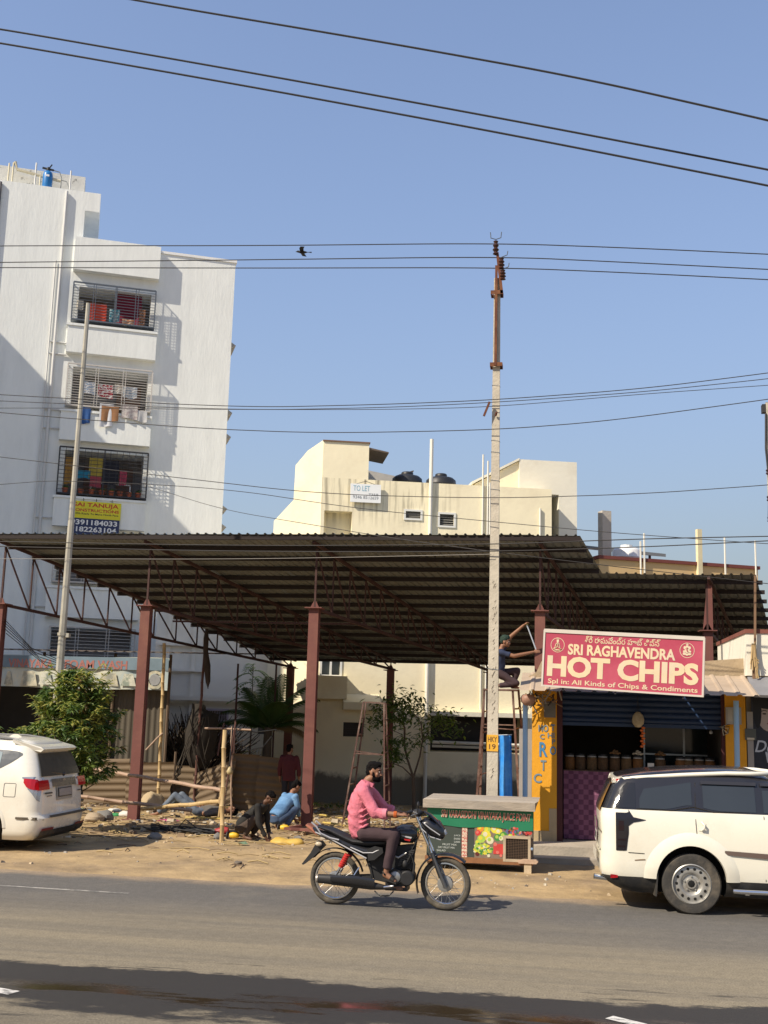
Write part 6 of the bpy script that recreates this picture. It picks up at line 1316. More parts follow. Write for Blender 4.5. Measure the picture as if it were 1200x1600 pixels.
sitter('squatting worker in a light denim shirt seen from behind beside the steel column', (g2_[0], g2_[1], gz(g2_[0], g2_[1]) - .02), (.62, .78), denim_lt, denim, 1.04, .75, 'long', .014, [(.36, -.1, .22), (.40, .1, .18)], lean=.34)
# the man standing in the shade
def stander():
    x, y = -6.637, 27.9; z = gz(x, y); p = thing('person', 'man in a maroon shirt standing in the shade with his back turned', 'person', (x, y, z))
    P3 = lambda a, b, c: Vector((x + a, y + b, z + c)); mb = MB()
    q, R = head(mb, P3(0, .03, 1.56), (.35, 1, -.12), (0, .05, 1)); etube(mb, [(P3(0, 0, 1.40), .06, .06), (P3(0, .01, 1.50), .05, .052)], 10, side=(1, 0, 0)); etube(mb, [(P3(0, 0, .92), .14, .10), (P3(0, 0, 1.25), .15, .10), (P3(0, 0, 1.40), .09, .06)], 12, side=(1, 0, 0))
    L = []
    for k in (-1, 1):
        sh_ = P3(k*.18, 0, 1.36); el = P3(k*.25, .02, 1.08); wr = P3(k*.24, .1, .84); arm(mb, sh_, el, wr); hand(mb, wr, (0, .2, -1), (-k, 0, 0), .35, 1, -k); hp, kn, an = P3(k*.09, 0, .88), P3(k*.10, .03, .48), P3(k*.11, 0, .09); leg(mb, hp, kn, an, (.07, .05, .045, .034)); shoe(mb, P3(k*.11, 0, .06), P3(k*.13, .17, .03), .04, .036); L.append((sh_, el, wr, hp, kn, an))
    put('body', fuse(mb, .012, 3), skin_m, p); face_parts(p, q, R); hair_cap(p, q, R)
    mb = MB(); etube(mb, [(P3(0, 0, .80), .18, .125), (P3(0, 0, 1.05), .17, .12), (P3(0, 0, 1.28), .185, .12), (P3(0, 0, 1.40), .12, .08), (P3(0, 0, 1.44), .07, .065)], 16, side=(1, 0, 0))
    for sh_, el, wr, *_ in L: mb.ball(sh_, .072, 10, 7); mb.tube([sh_, el], [.07, .06], 12); mb.tube([el, el.lerp(wr, .7)], [.058, .048], 12)
    me = fuse(mb, .014, 4); wobble(me, .012, 8); put('shirt', me, M('maroon_shirt', (.075, .013, .018), .85, .1, 8), p)
    mb = MB(); etube(mb, [(P3(0, 0, .96), .15, .11), (P3(0, 0, .82), .165, .12)], 14, side=(1, 0, 0))
    for *_, hp, kn, an in L: leg(mb, hp, kn, an + Vector((0, 0, .03)), (.092, .07, .062, .055))
    me = fuse(mb, .014, 4); wobble(me, .008, 9); put('trousers', me, M('navy_trousers', (.018, .020, .030), .85, .1, 8), p)
stander()
# the man lying down behind the pale rock: knees drawn up
def lier():
    kx, ky = -8.594, 25.3; z = gz(kx, ky) + .0; p = thing('person', 'man in faded jeans lying on the ground with knees drawn up beside the pale rock', 'person', (kx, ky, z))
    P3 = lambda a, b, c: Vector((kx + a, ky + b, z + c)); mb = MB()
    q, R = head(mb, P3(1.15, .55, .16), (.2, -.1, 1), (.9, .35, 0)); etube(mb, [(P3(.5, .12, .15), .15, .10), (P3(.85, .32, .15), .16, .10), (P3(1.02, .45, .15), .06, .06), (P3(1.1, .5, .15), .05, .05)], 12)
    L = []
    for k in (-1, 1):
        hp, kn, an = P3(.48, .10 + k*.09, .15), P3(.02 + .05*k, .0 + k*.10, .50), P3(-.42, -.02 + k*.10, .08); leg(mb, hp, kn, an, (.07, .05, .045, .034)); shoe(mb, an, an + Vector((-.17, -.02, -.03)), .04, .036); sh_ = P3(.88, .32 + k*.17, .15); el = P3(.65, .28 + k*.27, .10); wr = P3(.5, .2 + k*.12, .26); arm(mb, sh_, el, wr); hand(mb, wr, (-.8, -.2, .1), (0, 0, -1), .4, 1, k); L.append((hp, kn, an, sh_, el, wr))
    put('body', fuse(mb, .012, 3), skin_m, p); face_parts(p, q, R); hair_cap(p, q, R)
    mb = MB(); etube(mb, [(P3(.58, .16, .15), .15, .11), (P3(.48, .10, .15), .16, .12)], 14)
    for hp, kn, an, *_ in L: leg(mb, hp, kn, an.lerp(kn, .08), (.095, .078, .064, .056))
    me = fuse(mb, .014, 3); wobble(me, .010, 9); put('jeans', me, M('faded_jeans', (.14, .17, .21), .85, .12, 8, col2=(.09, .11, .15), mix=(.4, .65)), p)
    mb = MB(); etube(mb, [(P3(.5, .12, .15), .16, .115), (P3(.7, .22, .16), .175, .125), (P3(.9, .34, .15), .16, .11), (P3(1.0, .43, .15), .08, .07)], 14)
    for *_, sh_, el, wr in L: mb.ball(sh_, .07, 10, 6); mb.tube([sh_, el], [.068, .06], 10)
    me = fuse(mb, .014, 4); wobble(me, .01, 8); put('shirt', me, M('grey_shirt', (.12, .11, .10), .9, .1), p)
lier()

# ---- the man measuring on the ladder
def climber():
    Y = 23.4; p = thing('person', 'man in a navy shirt kneeling on the ladder top and measuring the column', 'person', (-1.142, 23.4, 2.947))
    D = lambda v, d: Vector(v) + Vector((0, d, 0)); mb = MB()
    q, R = head(mb, D((-1.084, 23.4, 3.865), 0), (1, -.15, -.05), (0, 0, 1), .98)
    nk, ch, hp = D((-1.175, 23.4, 3.718), 0), D((-1.213, 23.4, 3.56), 0), D((-1.224, 23.4, 3.245), 0)
    etube(mb, [(nk - Vector((0, 0, .05)), .06, .06), (nk, .055, .052), (nk + Vector((.04, 0, .09)), .05, .05)], 10); etube(mb, [(hp, .14, .10), (ch, .15, .10), (nk, .07, .06)], 12)
    A = [(D((-1.188, 23.4, 3.692), .17), D((-0.993, 23.4, 3.985), .2), D((-0.718, 23.4, 4.227), .12), (.5, 0, .4)), (D((-1.188, 23.4, 3.639), -.17), D((-0.898, 23.4, 3.566), -.2), D((-0.506, 23.4, 3.665), -.08), (1, .1, .15))]
    for i, (s_, e, w, f) in enumerate(A): arm(mb, s_, e, w); hand(mb, w, f, (0, 0, -1) if i == 0 else (.2, .9, -.2), .55 if i == 0 else .2, 1, 1 if i == 0 else -1)
    L = [(D((-1.223, 23.4, 3.219), -.10), D((-0.855, 23.4, 3.018), -.13), D((-1.234, 23.4, 2.958), -.12)), (D((-1.223, 23.4, 3.219), .10), D((-0.844, 23.4, 3.279), .13), D((-0.946, 23.4, 2.951), .13))]
    for h_, k_, a_ in L: leg(mb, h_, k_, a_, (.07, .05, .045, .034))
    shoe(mb, L[0][2], L[0][2] + Vector((-.16, 0, -.02)), .04, .036); shoe(mb, L[1][2], L[1][2] + Vector((.15, 0, -.02)), .04, .036)
    put('body', fuse(mb, .012, 3), skin_m, p); face_parts(p, q, R, .98); hair_cap(p, q, R, .98)
    hair_cap(p, lambda x, y, z: q(x, y, z + .012), R, 1.0, M('dark_green_cap', (.015, .035, .025), .8, .1), 'cap', 1.06)
    mb = MB(); etube(mb, [(hp - Vector((.02, 0, .04)), .17, .125), (hp.lerp(ch, .5), .175, .135), (ch, .185, .13), (nk - Vector((.0, 0, .04)), .12, .09), (nk, .068, .065)], 16)
    for s_, e, w, f in A: mb.ball(s_, .072, 10, 7); mb.tube([s_, s_.lerp(e, .72)], [.07, .062], 12)
    me = fuse(mb, .014, 4); wobble(me, .013, 8); put('shirt', me, M('navy_shirt', (.022, .032, .070), .85, .12, 8), p)
    mb = MB(); etube(mb, [(hp + Vector((0, 0, .06)), .15, .115), (hp, .165, .125)], 14)
    for h_, k_, a_ in L: leg(mb, h_, k_, a_.lerp(k_, .1), (.095, .075, .064, .054))
    me = fuse(mb, .014, 4); wobble(me, .009, 9); put('trousers', me, trouser, p)
    t = thing('tape_measure', 'pale steel tape held between the hands of the man on the ladder', 'tape measure', (-0.665, 23.4, 4.109))
    mb = MB(); mb.beam(A[0][2] + Vector((.06, 0, .02)), A[1][2] + Vector((.06, .02, .02)), .03, .006); obj('blade', mb, M('tape_blade', (.55, .58, .6), .4, .05), t, world=True)
    mb = MB(); mb.ball(A[0][2] + Vector((.06, 0, .02)), (.03, .02, .03), 8, 6); obj('case', mb, M('tape_case', (.3, .25, .05), .5), t, world=True)
climber()

# ================================================================== POLES AND WIRES
conc_pole = M('pole_concrete', (.52, .47, .38), .9, .12, 2.5, .5, 26, col2=(.40, .36, .29), mix=(.45, .7), s2=3)
rust = M('rusty_angle', (.12, .042, .022), .85, .25, 6, col2=(.20, .085, .035), mix=(.5, .7))
PX, PY = -1.094, 19.25
up_ = thing('utility_pole', 'tall tapering concrete utility pole behind the juice cart with a yellow number plate', 'pole', (PX, PY, 0))
ztop = 10.13; dxp = -1.094 - PX
mb = MB(); a, b = .098, .056
mb.add([(-a,-a*.8,-.1),(a,-a*.8,-.1),(a,a*.8,-.1),(-a,a*.8,-.1),(dxp-b,-b*.9,ztop),(dxp+b,-b*.9,ztop),(dxp+b,b*.9,ztop),(dxp-b,b*.9,ztop)], [(0,3,2,1),(4,5,6,7),(0,1,5,4),(1,2,6,5),(2,3,7,6),(3,0,4,7)])
pole_o = obj('shaft', mb, conc_pole, up_)
def pz(v): return 15.716 if False else v
def on_pole(z, dx=0, dy=0): return Vector((dxp*z/ztop + dx, dy, z))
zj = 8.493; zt2 = 10.349
mb = MB(); mb.beam(on_pole(zj - .02, -.012, -.10), on_pole(zt2, -.012, -.085), .045, .045); obj('angle_iron', mb, rust, up_)
mb = MB(); mb.beam(on_pole(9.813, .09, -.09), on_pole(10.595, .0, -.09), .05, .05); obj('angle_iron', mb, rust, up_)
for z in (zj, 9.838):
    mb = MB(); w = .10; mb.box(-w, w, -.115, -.105, -.035, .035); mb.box(-w, w, .085, .095, -.035, .035); mb.box(-w - .01, -w, -.115, .095, -.035, .035); mb.box(w, w + .01, -.115, .095, -.035, .035); o = obj('clamp', mb, rust, up_); o.location = on_pole(z)
ins_m = M('brown_insulator', (.05, .022, .018), .3, .1)
for u_, (x, y, z), h in ((0, (-1.121, 19.25, 10.546), .28), (1, (-1.015, 19.25, 10.273), .22), (2, (-0.99, 19.25, 10.065), .2)):
    mb = MB(); mb.lathe([(.02, 0)] + [(r, h*(i + .5)/7) for i, r in enumerate((.055, .03, .06, .03, .055, .03, .045))] + [(.015, h)], 14); o = obj('insulator', mb, ins_m, up_, smooth=50); o.location = (x - PX, y - PY - .1, z)
    mb = MB(); mb.tube([(-.10, 0, h + .16), (-.09, 0, h + .05), (0, 0, h + .02), (.09, 0, h + .05), (.10, 0, h + .16)], .009, 5) if u_ == 0 else mb.tube([(-.02, 0, h), (.10, 0, h + .05), (.11, 0, h + .12)], .009, 5); obj('binding_hook', mb, iron_grey, o)
mb = MB(); mb.beam((-1.199, 19.1, 7.793), (-1.297, 19.1, 7.538), .035, .035); obj('step_iron', mb, rust, up_, world=True)
mb = MB(); mb.tube([on_pole(7.559, 0, -.09), on_pole(7.606, .02, -.14)], .02, 6); obj('bolt', mb, rust, up_)
for v_ in (8.116, 7.112, 6.904, 6.398, 6.238, 3.135):
    f = 1 - v_/ztop*.43; w, d = .098*f + .004, .078*f + .004
    mb = MB(); c = on_pole(v_); mb.tube([c + Vector(q) for q in ((-w,-d,.01),(w,-d,-.01),(w,d,0),(-w,d,.01),(-w,-d,.01))], .006, 4); obj('wire_band', mb, iron_grey, up_)
zp0, zp1 = 1.799, 2.029
mb = MB(); mb.box(-.095, .095, -.088, -.078, zp0 - .02, zp1 + .02); o = obj('number_plate', mb, M('plate_yellow', (.70, .38, .04), .6, .08, 5), up_); o.location = (dxp*.15, 0, 0)
for s_, z in (('HKY', zp1 - .055), ('19', zp0 + .055)):
    q = text(s_, o, M('plate_ink', (.10, .04, .02), .7, 0), 0, -.089, z, .15 if s_ == 'HKY' else .11, .085, .01, depth=.001)
cast_ink = M('cast_mark', (.26, .22, .17), .9, 0)
mb = MB()
for k in range(44):
    z = 1.3 + 3.3*RND.random(); f = 1 - z/ztop*.43; x = dxp*z/ztop + RND.uniform(-.02, .03); y = -.079*f - .004
    a = RND.uniform(-1, 1); mb.tube([(x, y, z), (x + .022*sin(a), y, z + .022), (x + .02*sin(a + 1.5), y, z + .045)], .004, 4)
obj('cast_marks', mb, cast_ink, up_)
galv = M('galvanised_pole', (.42, .40, .34), .5, .15, 2, col2=(.30, .28, .22), mix=(.45, .7), metal=.25)
lp_b, lp_t = (-9.7, 21.0, 2.723), (-9.684, 21.0, 10.585)
lpd = thing('lamp_post', 'bare octagonal galvanised lamp post without a lamp behind the leafy bush', 'lamp post', (lp_b[0], 21.0, 0))
mb = MB(); zt = lp_t[2]; dx = lp_t[0] - lp_b[0]
segs = [(0, .095), (2.6, .09), (2.61, .082), (6.0, .066), (6.01, .060), (zt, .046)]
for (z0, r0), (z1, r1) in zip(segs[::2], segs[1::2]): mb.tube([(dx*z0/zt, 0, z0 - .05), (dx*z1/zt, 0, z1)], [r0, r1], 8)
obj('shaft', mb, galv, lpd)
zb = 3.711; mb = MB(); mb.lathe([(.10, -.03), (.105, .03)], 8, (dx*zb/zt, 0, zb)); mb.box(.08, .16, -.05, .05, zb - .06, zb + .02); obj('band', mb, galv, lpd)

wire_m = M('aluminium_conductor', (.05, .05, .052), .6, 0, metal=.3); cable_m = M('grey_cable', (.045, .042, .04), .7, 0)
def wire(label, pts, r, group='overhead wires', mat=None, seg=14):
    pts = [Vector(p) for p in pts]; P_ = []
    for i in range(len(pts) - 1):
        a, b = pts[i], pts[i+1]; n = seg; sag = .0
        for k in range(n + (1 if i == len(pts) - 2 else 0)): P_.append(a.lerp(b, k/n))
    q = []
    for i, p in enumerate(P_):      # smooth the polyline into one hanging curve
        lo, hi = max(0, i - 5), min(len(P_) - 1, i + 5); w = min(i - lo, hi - i); s_ = P_[i - w:i + w + 1]; q.append(sum(s_, Vector())/len(s_))
    mb = MB(); mb.tube(q, r, 5)
    return solo('overhead_wire', mb, mat or wire_m, label, 'wire', tuple(q[0]), group, 60)
wire('thick overhead wire, highest of the three crossing the top of the sky', ((-7.302, 11.5, 11.321), (-5.055, 11.5, 10.691), (-1.971, 11.5, 9.916), (0.19, 11.5, 9.344), (2.207, 11.5, 8.706), (2.593, 11.5, 8.573)), .0125)
wire('thick overhead wire, middle one of the three crossing the top of the sky', ((-7.474, 11.9, 10.813), (-6.944, 11.9, 10.712), (-3.584, 11.9, 9.875), (-0.527, 11.9, 9.089), (2.265, 11.9, 8.342), (2.663, 11.9, 8.225)), .0125)
wire('thick overhead wire, lowest of the three crossing the top of the sky', ((-7.33, 11.7, 10.487), (-6.81, 11.7, 10.38), (-3.515, 11.7, 9.568), (-0.516, 11.7, 8.798), (2.221, 11.7, 8.058), (2.611, 11.7, 7.944)), .0125)
wire('conductor tied to the top insulator of the utility pole', ((-11.816, 19.6, 11.309), (-10.993, 19.6, 11.304), (-5.67, 19.4, 11.01), (-1.118, 19.15, 10.774), (1.413, 19.0, 10.513), (4.154, 18.8, 10.183)), .010)
wire('conductor tied to the middle insulator of the utility pole', ((-11.782, 19.6, 10.968), (-10.96, 19.6, 10.952), (-5.657, 19.4, 10.727), (-1.001, 19.15, 10.512), (1.41, 19.0, 10.24), (4.144, 18.8, 9.909)), .010)
wire('conductor tied to the lowest insulator of the utility pole', ((-11.771, 19.6, 10.86), (-10.95, 19.6, 10.844), (-5.649, 19.4, 10.56), (-0.999, 19.15, 10.304), (1.408, 19.0, 10.051), (4.137, 18.8, 9.726)), .010)
wire('slack cable meeting the utility pole at the tilted step iron, upper strand', ((-11.457, 19.5, 8.273), (-10.652, 19.5, 8.195), (-5.731, 19.3, 7.811), (-3.095, 19.2, 7.803), (-1.145, 19.12, 7.832), (1.381, 19.0, 7.951), (3.482, 18.9, 8.164), (4.103, 18.9, 8.252)), .008, mat=cable_m)
wire('slack cable meeting the utility pole at the tilted step iron, middle strand', ((-11.444, 19.5, 8.144), (-10.64, 19.5, 8.067), (-5.728, 19.3, 7.762), (-3.093, 19.2, 7.744), (-1.144, 19.12, 7.786), (1.381, 19.0, 7.894), (3.479, 18.9, 8.063), (4.099, 18.9, 8.14)), .007, mat=cable_m)
wire('slack cable meeting the utility pole at the tilted step iron, lower strand', ((-11.421, 19.5, 7.913), (-10.629, 19.5, 7.939), (-5.729, 19.3, 7.774), (-3.092, 19.2, 7.708), (-1.143, 19.12, 7.704), (1.38, 19.0, 7.86), (3.476, 18.9, 7.952), (4.094, 18.9, 7.985)), .006, mat=cable_m)
wire('single cable rising to the pole cut by the right edge', ((-11.424, 19.5, 7.938), (-10.619, 19.5, 7.837), (-6.688, 19.3, 7.435), (-4.247, 19.2, 7.285), (-1.161, 19.12, 7.287), (0.838, 19.0, 7.392), (3.468, 18.9, 7.707), (4.087, 18.9, 7.797)), .008, mat=cable_m)
wire('cable sagging across the cream house and over the to let board', ((-11.336, 19.5, 7.06), (-10.538, 19.5, 6.966), (-7.371, 19.3, 6.557), (-4.205, 19.2, 6.168), (-1.149, 19.12, 6.066), (1.358, 19.0, 6.115), (3.422, 18.9, 6.241), (4.031, 18.9, 6.303)), .007, mat=cable_m)
wire('cable running from the top of the white building down to the shop roofs, upper strand', ((-11.325, 19.6, 6.391), (-10.542, 19.6, 6.45), (-9.335, 19.5, 6.511), (-6.015, 19.3, 6.3), (-3.501, 19.2, 5.901), (-1.145, 19.12, 5.661), (0.823, 19.0, 5.456), (3.391, 18.9, 5.256), (3.992, 18.9, 5.238)), .006, mat=cable_m)
wire('cable running down across the cream house to the utility pole, lower strand', ((-11.589, 30.0, 8.525), (-8.384, 27.0, 7.292), (-5.011, 23.0, 6.221), (-3.064, 21.0, 5.643), (-1.144, 19.2, 5.148), (0.836, 19.4, 4.943), (3.567, 20.0, 4.731)), .007, mat=cable_m)
wire('dark cable along the front edge of the shed roof, upper strand', ((-11.221, 19.6, 5.347), (-10.387, 19.5, 5.335), (-5.601, 19.3, 5.242), (-1.14, 19.12, 5.258), (1.349, 19.0, 5.349), (3.395, 18.9, 5.384), (3.998, 18.9, 5.396)), .009, mat=cable_m)
wire('dark cable along the front edge of the shed roof, lower strand', ((-11.213, 19.6, 5.274), (-10.378, 19.5, 5.238), (-5.596, 19.3, 5.138), (-1.139, 19.12, 5.136), (1.347, 19.0, 5.208), (3.393, 18.9, 5.309), (3.996, 18.9, 5.343)), .009, mat=cable_m)
wire('thin pale cable crossing the shed roof from the lamp post', ((-11.186, 19.6, 5.004), (-10.356, 19.5, 5.008), (-5.589, 19.3, 4.999), (-1.139, 19.12, 5.092)), .005, mat=M('pale_cable', (.30, .28, .25), .7, 0))

# the pole cut by the right edge
ep = thing('utility_pole', 'dark bracketed utility pole cut by the right edge of the view', 'pole', (3.529, 19.0, 0))
mb = MB(); zt = 7.668; mb.box(-.09, .09, -.07, .07, -.1, zt); obj('shaft', mb, conc_pole, ep)
mb = MB(); mb.beam((-.10, -.06, zt - .1), (-.10, .06, zt - .1), .10, .14); mb.tube([(-.1, -.08, zt - .2), (-.12, -.09, zt - .8), (-.08, -.08, zt - 1.4), (-.11, -.08, zt - 2.0)], .018, 6); obj('bracket', mb, M('black_iron_old', (.03, .03, .032), .7, .2), ep)
for z in (-1.25, -1.7, -2.05):
    mb = MB(); mb.lathe([(.02, 0), (.045, .02), (.03, .05), (.045, .08), (.02, .1)], 10, (-.09, -.08, zt + z)); obj('insulator', mb, ins_m, ep)

# ================================================================== LADDERS
def ladder(name, label, Y, tl, tr, legs, rungs, m, par=None):
    pass
lad_m = M('ladder_rust', (.095, .05, .04), .8, .2, 5, col2=(.20, .14, .115), mix=(.5, .65))
def a_ladder(label, loc, TL, TR, BL, BR, dback, nr, w=.035, only=None):
    t = thing('step_ladder', label, 'ladder', loc)
    TL, TR, BL, BR = map(Vector, (TL, TR, BL, BR)); o_ = Vector((0, dback, 0))
    for k, (a, b) in enumerate(((TL, BL), (TR, BR))):
        mb = MB(); mb.beam(a, b, w, w*.8); obj('rail', mb, lad_m, t, world=True)
        mb = MB(); mb.beam(a + Vector((0, .06, 0)), b + o_, w, w*.8); obj('rail', mb, lad_m, t, world=True)
    for i in range(1, nr + 1):
        f = i/(nr + .5); mb = MB(); mb.beam(TL.lerp(BL, f), TR.lerp(BR, f), w*.8); obj('rung', mb, lad_m, t, world=True)
    mb = MB(); mb.beam(TL - Vector((.02, 0, 0)), TR + Vector((.02, 0, 0)), .09, .04); mb.beam(TL + Vector((-.02, .07, 0)), TR + Vector((.02, .07, 0)), .06, .04); obj('top_plate', mb, lad_m, t, world=True)
    f = .62; mb = MB(); mb.beam(TL.lerp(BL, f), (TL + Vector((0, .06, 0))).lerp(BL + o_, f), .015); mb.beam(TR.lerp(BR, f), (TR + Vector((0, .06, 0))).lerp(BR + o_, f), .015); obj('spreader', mb, lad_m, t, world=True)
# seen edge on: narrow climbing frame left, prop frame right
l1 = thing('step_ladder', 'tall rusty step ladder standing open behind the rider', 'ladder', (-4.11, 24.5, gz(-4.11, 24.5)))
zg = gz(-4.11, 24.5) - .03
A0, A1 = Vector((-4.184, 24.3, 2.567)), Vector((-4.204, 24.75, 2.572)); B0, B1 = Vector((-4.559, 24.2, 0.045)), Vector((-4.52, 24.9, -0.016)); B0.z = B1.z = zg
C0, C1 = Vector((-3.733, 24.3, 2.552)), Vector((-3.76, 24.75, 2.555)); D0, D1 = Vector((-3.636, 24.2, 0.044)), Vector((-3.614, 24.9, -0.019)); D0.z = D1.z = zg
for a, b in ((A0, B0), (A1, B1), (C0, D0), (C1, D1)):
    mb = MB(); mb.beam(a, b, .033, .03); obj('rail', mb, lad_m, l1, world=True)
for i in range(1, 8):
    f = i/7.6; mb = MB(); mb.beam(A0.lerp(B0, f), A1.lerp(B1, f), .03); obj('rung', mb, lad_m, l1, world=True)
    mb = MB(); mb.beam(C0.lerp(D0, f), C1.lerp(D1, f), .022); obj('rung', mb, lad_m, l1, world=True)
mb = MB(); mb.beam(A0, C0, .04, .03); mb.beam(A1, C1, .04, .03); obj('top_plate', mb, lad_m, l1, world=True)
mb = MB(); f = .41; mb.beam(A0.lerp(B0, f), C0.lerp(D0, f), .025); mb.beam(A0.lerp(B0, f - .02), C0.lerp(D0, f - .0), .02); obj('spreader', mb, lad_m, l1, world=True)
l2 = thing('step_ladder', 'rusty step ladder under the man who measures the column', 'ladder', (-1.119, 23.4, 0))
zg = gz(-1.119, 23.4) - .03
A0, A1 = Vector((-1.493, 23.15, 2.894)), Vector((-1.526, 23.65, 2.904)); B0, B1 = Vector((-1.66, 23.0, 0.544)), Vector((-1.626, 23.8, 0.483)); B0.z = B1.z = zg
C0, C1 = Vector((-0.923, 23.15, 2.894)), Vector((-0.824, 23.65, 2.908)); D0, D1 = Vector((-0.724, 23.0, 0.58)), Vector((-0.554, 23.8, 0.525)); D0.z = D1.z = zg
for a, b in ((A0, B0), (A1, B1), (C0, D0), (C1, D1)):
    mb = MB(); mb.beam(a, b, .045, .038); obj('rail', mb, lad_m, l2, world=True)
for i in range(1, 8):
    f = i/7.6
    for p, q_, r_, s_ in ((A0, B0, A1, B1), (C0, D0, C1, D1)):
        mb = MB(); mb.beam(p.lerp(q_, f), r_.lerp(s_, f), .03); obj('rung', mb, lad_m, l2, world=True)
for f in (.16, .3, .58, .77, .92):
    mb = MB(); mb.beam(A0.lerp(B0, f), A0.lerp(B0, f - .02) + Vector((.22, .1, .03)), .022); obj('tread', mb, lad_m, l2, world=True)
mb = MB(); mb.box(A0.x - .03, C0.x + .1, 23.1, 23.7, A0.z - .03, A0.z); obj('top_plate', mb, lad_m, l2, world=True)
mb = MB(); f = .24; mb.beam(A0.lerp(B0, f), C0.lerp(D0, f), .022); mb.beam(A0.lerp(B0, f + .02), C0.lerp(D0, f + .03), .02); obj('spreader', mb, lad_m, l2, world=True)

# ================================================================== JUICE CART
CY0, CY1 = 17.95, 18.75
cx0, cx1 = -2.028, -0.397
zt0, zt1 = 0.935, 1.08
zbm = 0.156
kt = thing('juice_cart', 'low juice stall cart with green lettered banner, fruit picture and grey slab top', 'cart', (cx0, CY0, 0))
CWD = cx1 - cx0; wood_old = M('old_plank', (.26, .21, .16), .9, .2, 4, .4, 20, stretch=(.3, 3, 3)); zt0 -= 0
hz = zt0
mb = MB(); mb.prism([(-.06, -.10, hz), (-.06, -.10, hz + .125), (-.01, .0, hz + .15), (-.0, .85, hz + .15), (-.06, .9, hz)], (CWD + .10, 0, 0)); obj('slab_top', mb, M('slab_grey', (.36, .31, .25), .9, .2, 3, .5, 18, col2=(.25, .23, .20), mix=(.45, .65), stretch=(.6, 3, 2)), kt)
zb = zbm; mb = MB(); mb.box(0, CWD, .0, .8, zb, hz - .002); obj('cabinet', mb, M('cart_board_green', (.045, .06, .052), .6, .1, 3), kt)
mb = MB()
for x, y in ((.04, .06), (CWD - .06, .06), (.04, .74), (CWD - .06, .74)): mb.box(x - .03, x + .03, y - .03, y + .03, .12 if x > 1 and y < .4 else -.05, zb - .001)
o = obj('leg', mb, wood_old, kt)
mb = MB(); mb.box(-.02, CWD + .01, -.03, .03, zb - .03, zb + .05); obj('bottom_rail', mb, M('rail_rust', (.24, .11, .05), .85, .25, 5), kt)
hb0 = hz - .275
mb = MB(); mb.grid(lambda u, v: (u*CWD*1.005, -.014 - .006*sin(u*21)*(1 - v) , hb0 + .012*sin(u*13)*(1 - v) - .03*max(0, u - .7)*(1 - v)*3 + v*(hz - hb0 - .01)), 30, 4); bn = obj('banner', mb, M('banner_green', (.015, .17, .085), .55, .08, 3), kt, smooth=180, fixn=False)
cream_ink = M('banner_cream_ink', (.72, .66, .52), .6, 0); red2 = M('banner_red_ink', (.42, .05, .03), .6, 0)
ft = 'SRI VARASIDDHI VINAYAKA JUICE POINT'
text(ft, kt, cream_ink, CWD*.56, -.023, hb0 + .165, CWD*.85, .150, .024, rz=.012, shear=.12, depth=.001)
text(ft, kt, red2, CWD*.56, -.027, hb0 + .165, CWD*.842, .134, -.008, rz=.012, shear=.12, depth=.001)
fr_cols = [M('fruit_yellow', (.62, .56, .05), .5, .1, 9), M('fruit_lime', (.34, .50, .08), .5, .15, 12), M('fruit_green', (.05, .22, .05), .5, .2, 9), M('fruit_red', (.52, .05, .045), .5, .15, 9), M('fruit_orange', (.66, .25, .03), .5, .1, 9), M('fruit_pale', (.60, .58, .40), .5, .1, 9), M('fruit_blue', (.10, .13, .24), .5, .1, 9), M('fruit_dark', (.10, .02, .02), .5, .2, 9), M('fruit_board', (.20, .15, .11), .7, .1, 9), M('fruit_pink', (.58, .16, .13), .5, .1, 9)]
fx0, fx1, fz0, fz1 = CWD*.455, CWD*1.0, zb + .05, hb0 + .02
mb = MB(); mb.add([(fx0, -.006, fz0), (fx1, -.006, fz0), (fx1, -.006, fz1), (fx0, -.006, fz1)], [(0, 1, 2, 3)], 8)
RF = random.Random(3); k = 0
FW, FH = fx1 - fx0, fz1 - fz0
for (u, v, r, c) in [(.10,.93,.09,4),(.22,.90,.085,1),(.35,.92,.10,0),(.06,.78,.07,3),(.2,.72,.12,0),(.42,.84,.09,0),(.12,.60,.10,1),(.27,.56,.09,5),(.06,.48,.07,1),(.62,.90,.08,3),(.72,.93,.06,7),(.82,.88,.07,6),(.56,.92,.06,7),(.90,.93,.07,9),(.95,.86,.06,3),(.76,.82,.05,6),(.66,.80,.06,3),(.5,.72,.10,2),(.40,.66,.09,2),(.54,.62,.09,2),(.46,.64,.055,5),(.62,.72,.06,1),(.70,.66,.07,1),(.62,.52,.05,1),(.90,.80,.05,7)]:
    disc(mb, fx0 + u*FW, fz0 + v*FH, r*.62, r*.62, -.0066 - .00002*k, 14, c); disc(mb, fx0 + u*FW - r*.12, fz0 + v*FH + r*.12, r*.3, r*.3, -.0067 - .00002*k, 10, {0: 5, 1: 0, 2: 1, 3: 9, 4: 0, 5: 1, 6: 5, 7: 3, 9: 5}[c]); k += 2
for _ in range(150):
    u, v = RF.uniform(.0, .34), RF.uniform(.12, .45)
    if (u - .14)**2/.03 + (v - .28)**2/.03 > 1: continue
    disc(mb, fx0 + u*FW, fz0 + v*FH, .020, .018, -.0066 - .00002*k, 7, RF.choice((1, 1, 5, 2, 0))); k += 1
for _ in range(60): disc(mb, fx0 + RF.uniform(.55, .97)*FW, fz0 + RF.uniform(.8, 1)*FH, .02, .02, -.0066 - .00002*k, 7, RF.choice((3, 7, 9, 6, 2))); k += 1
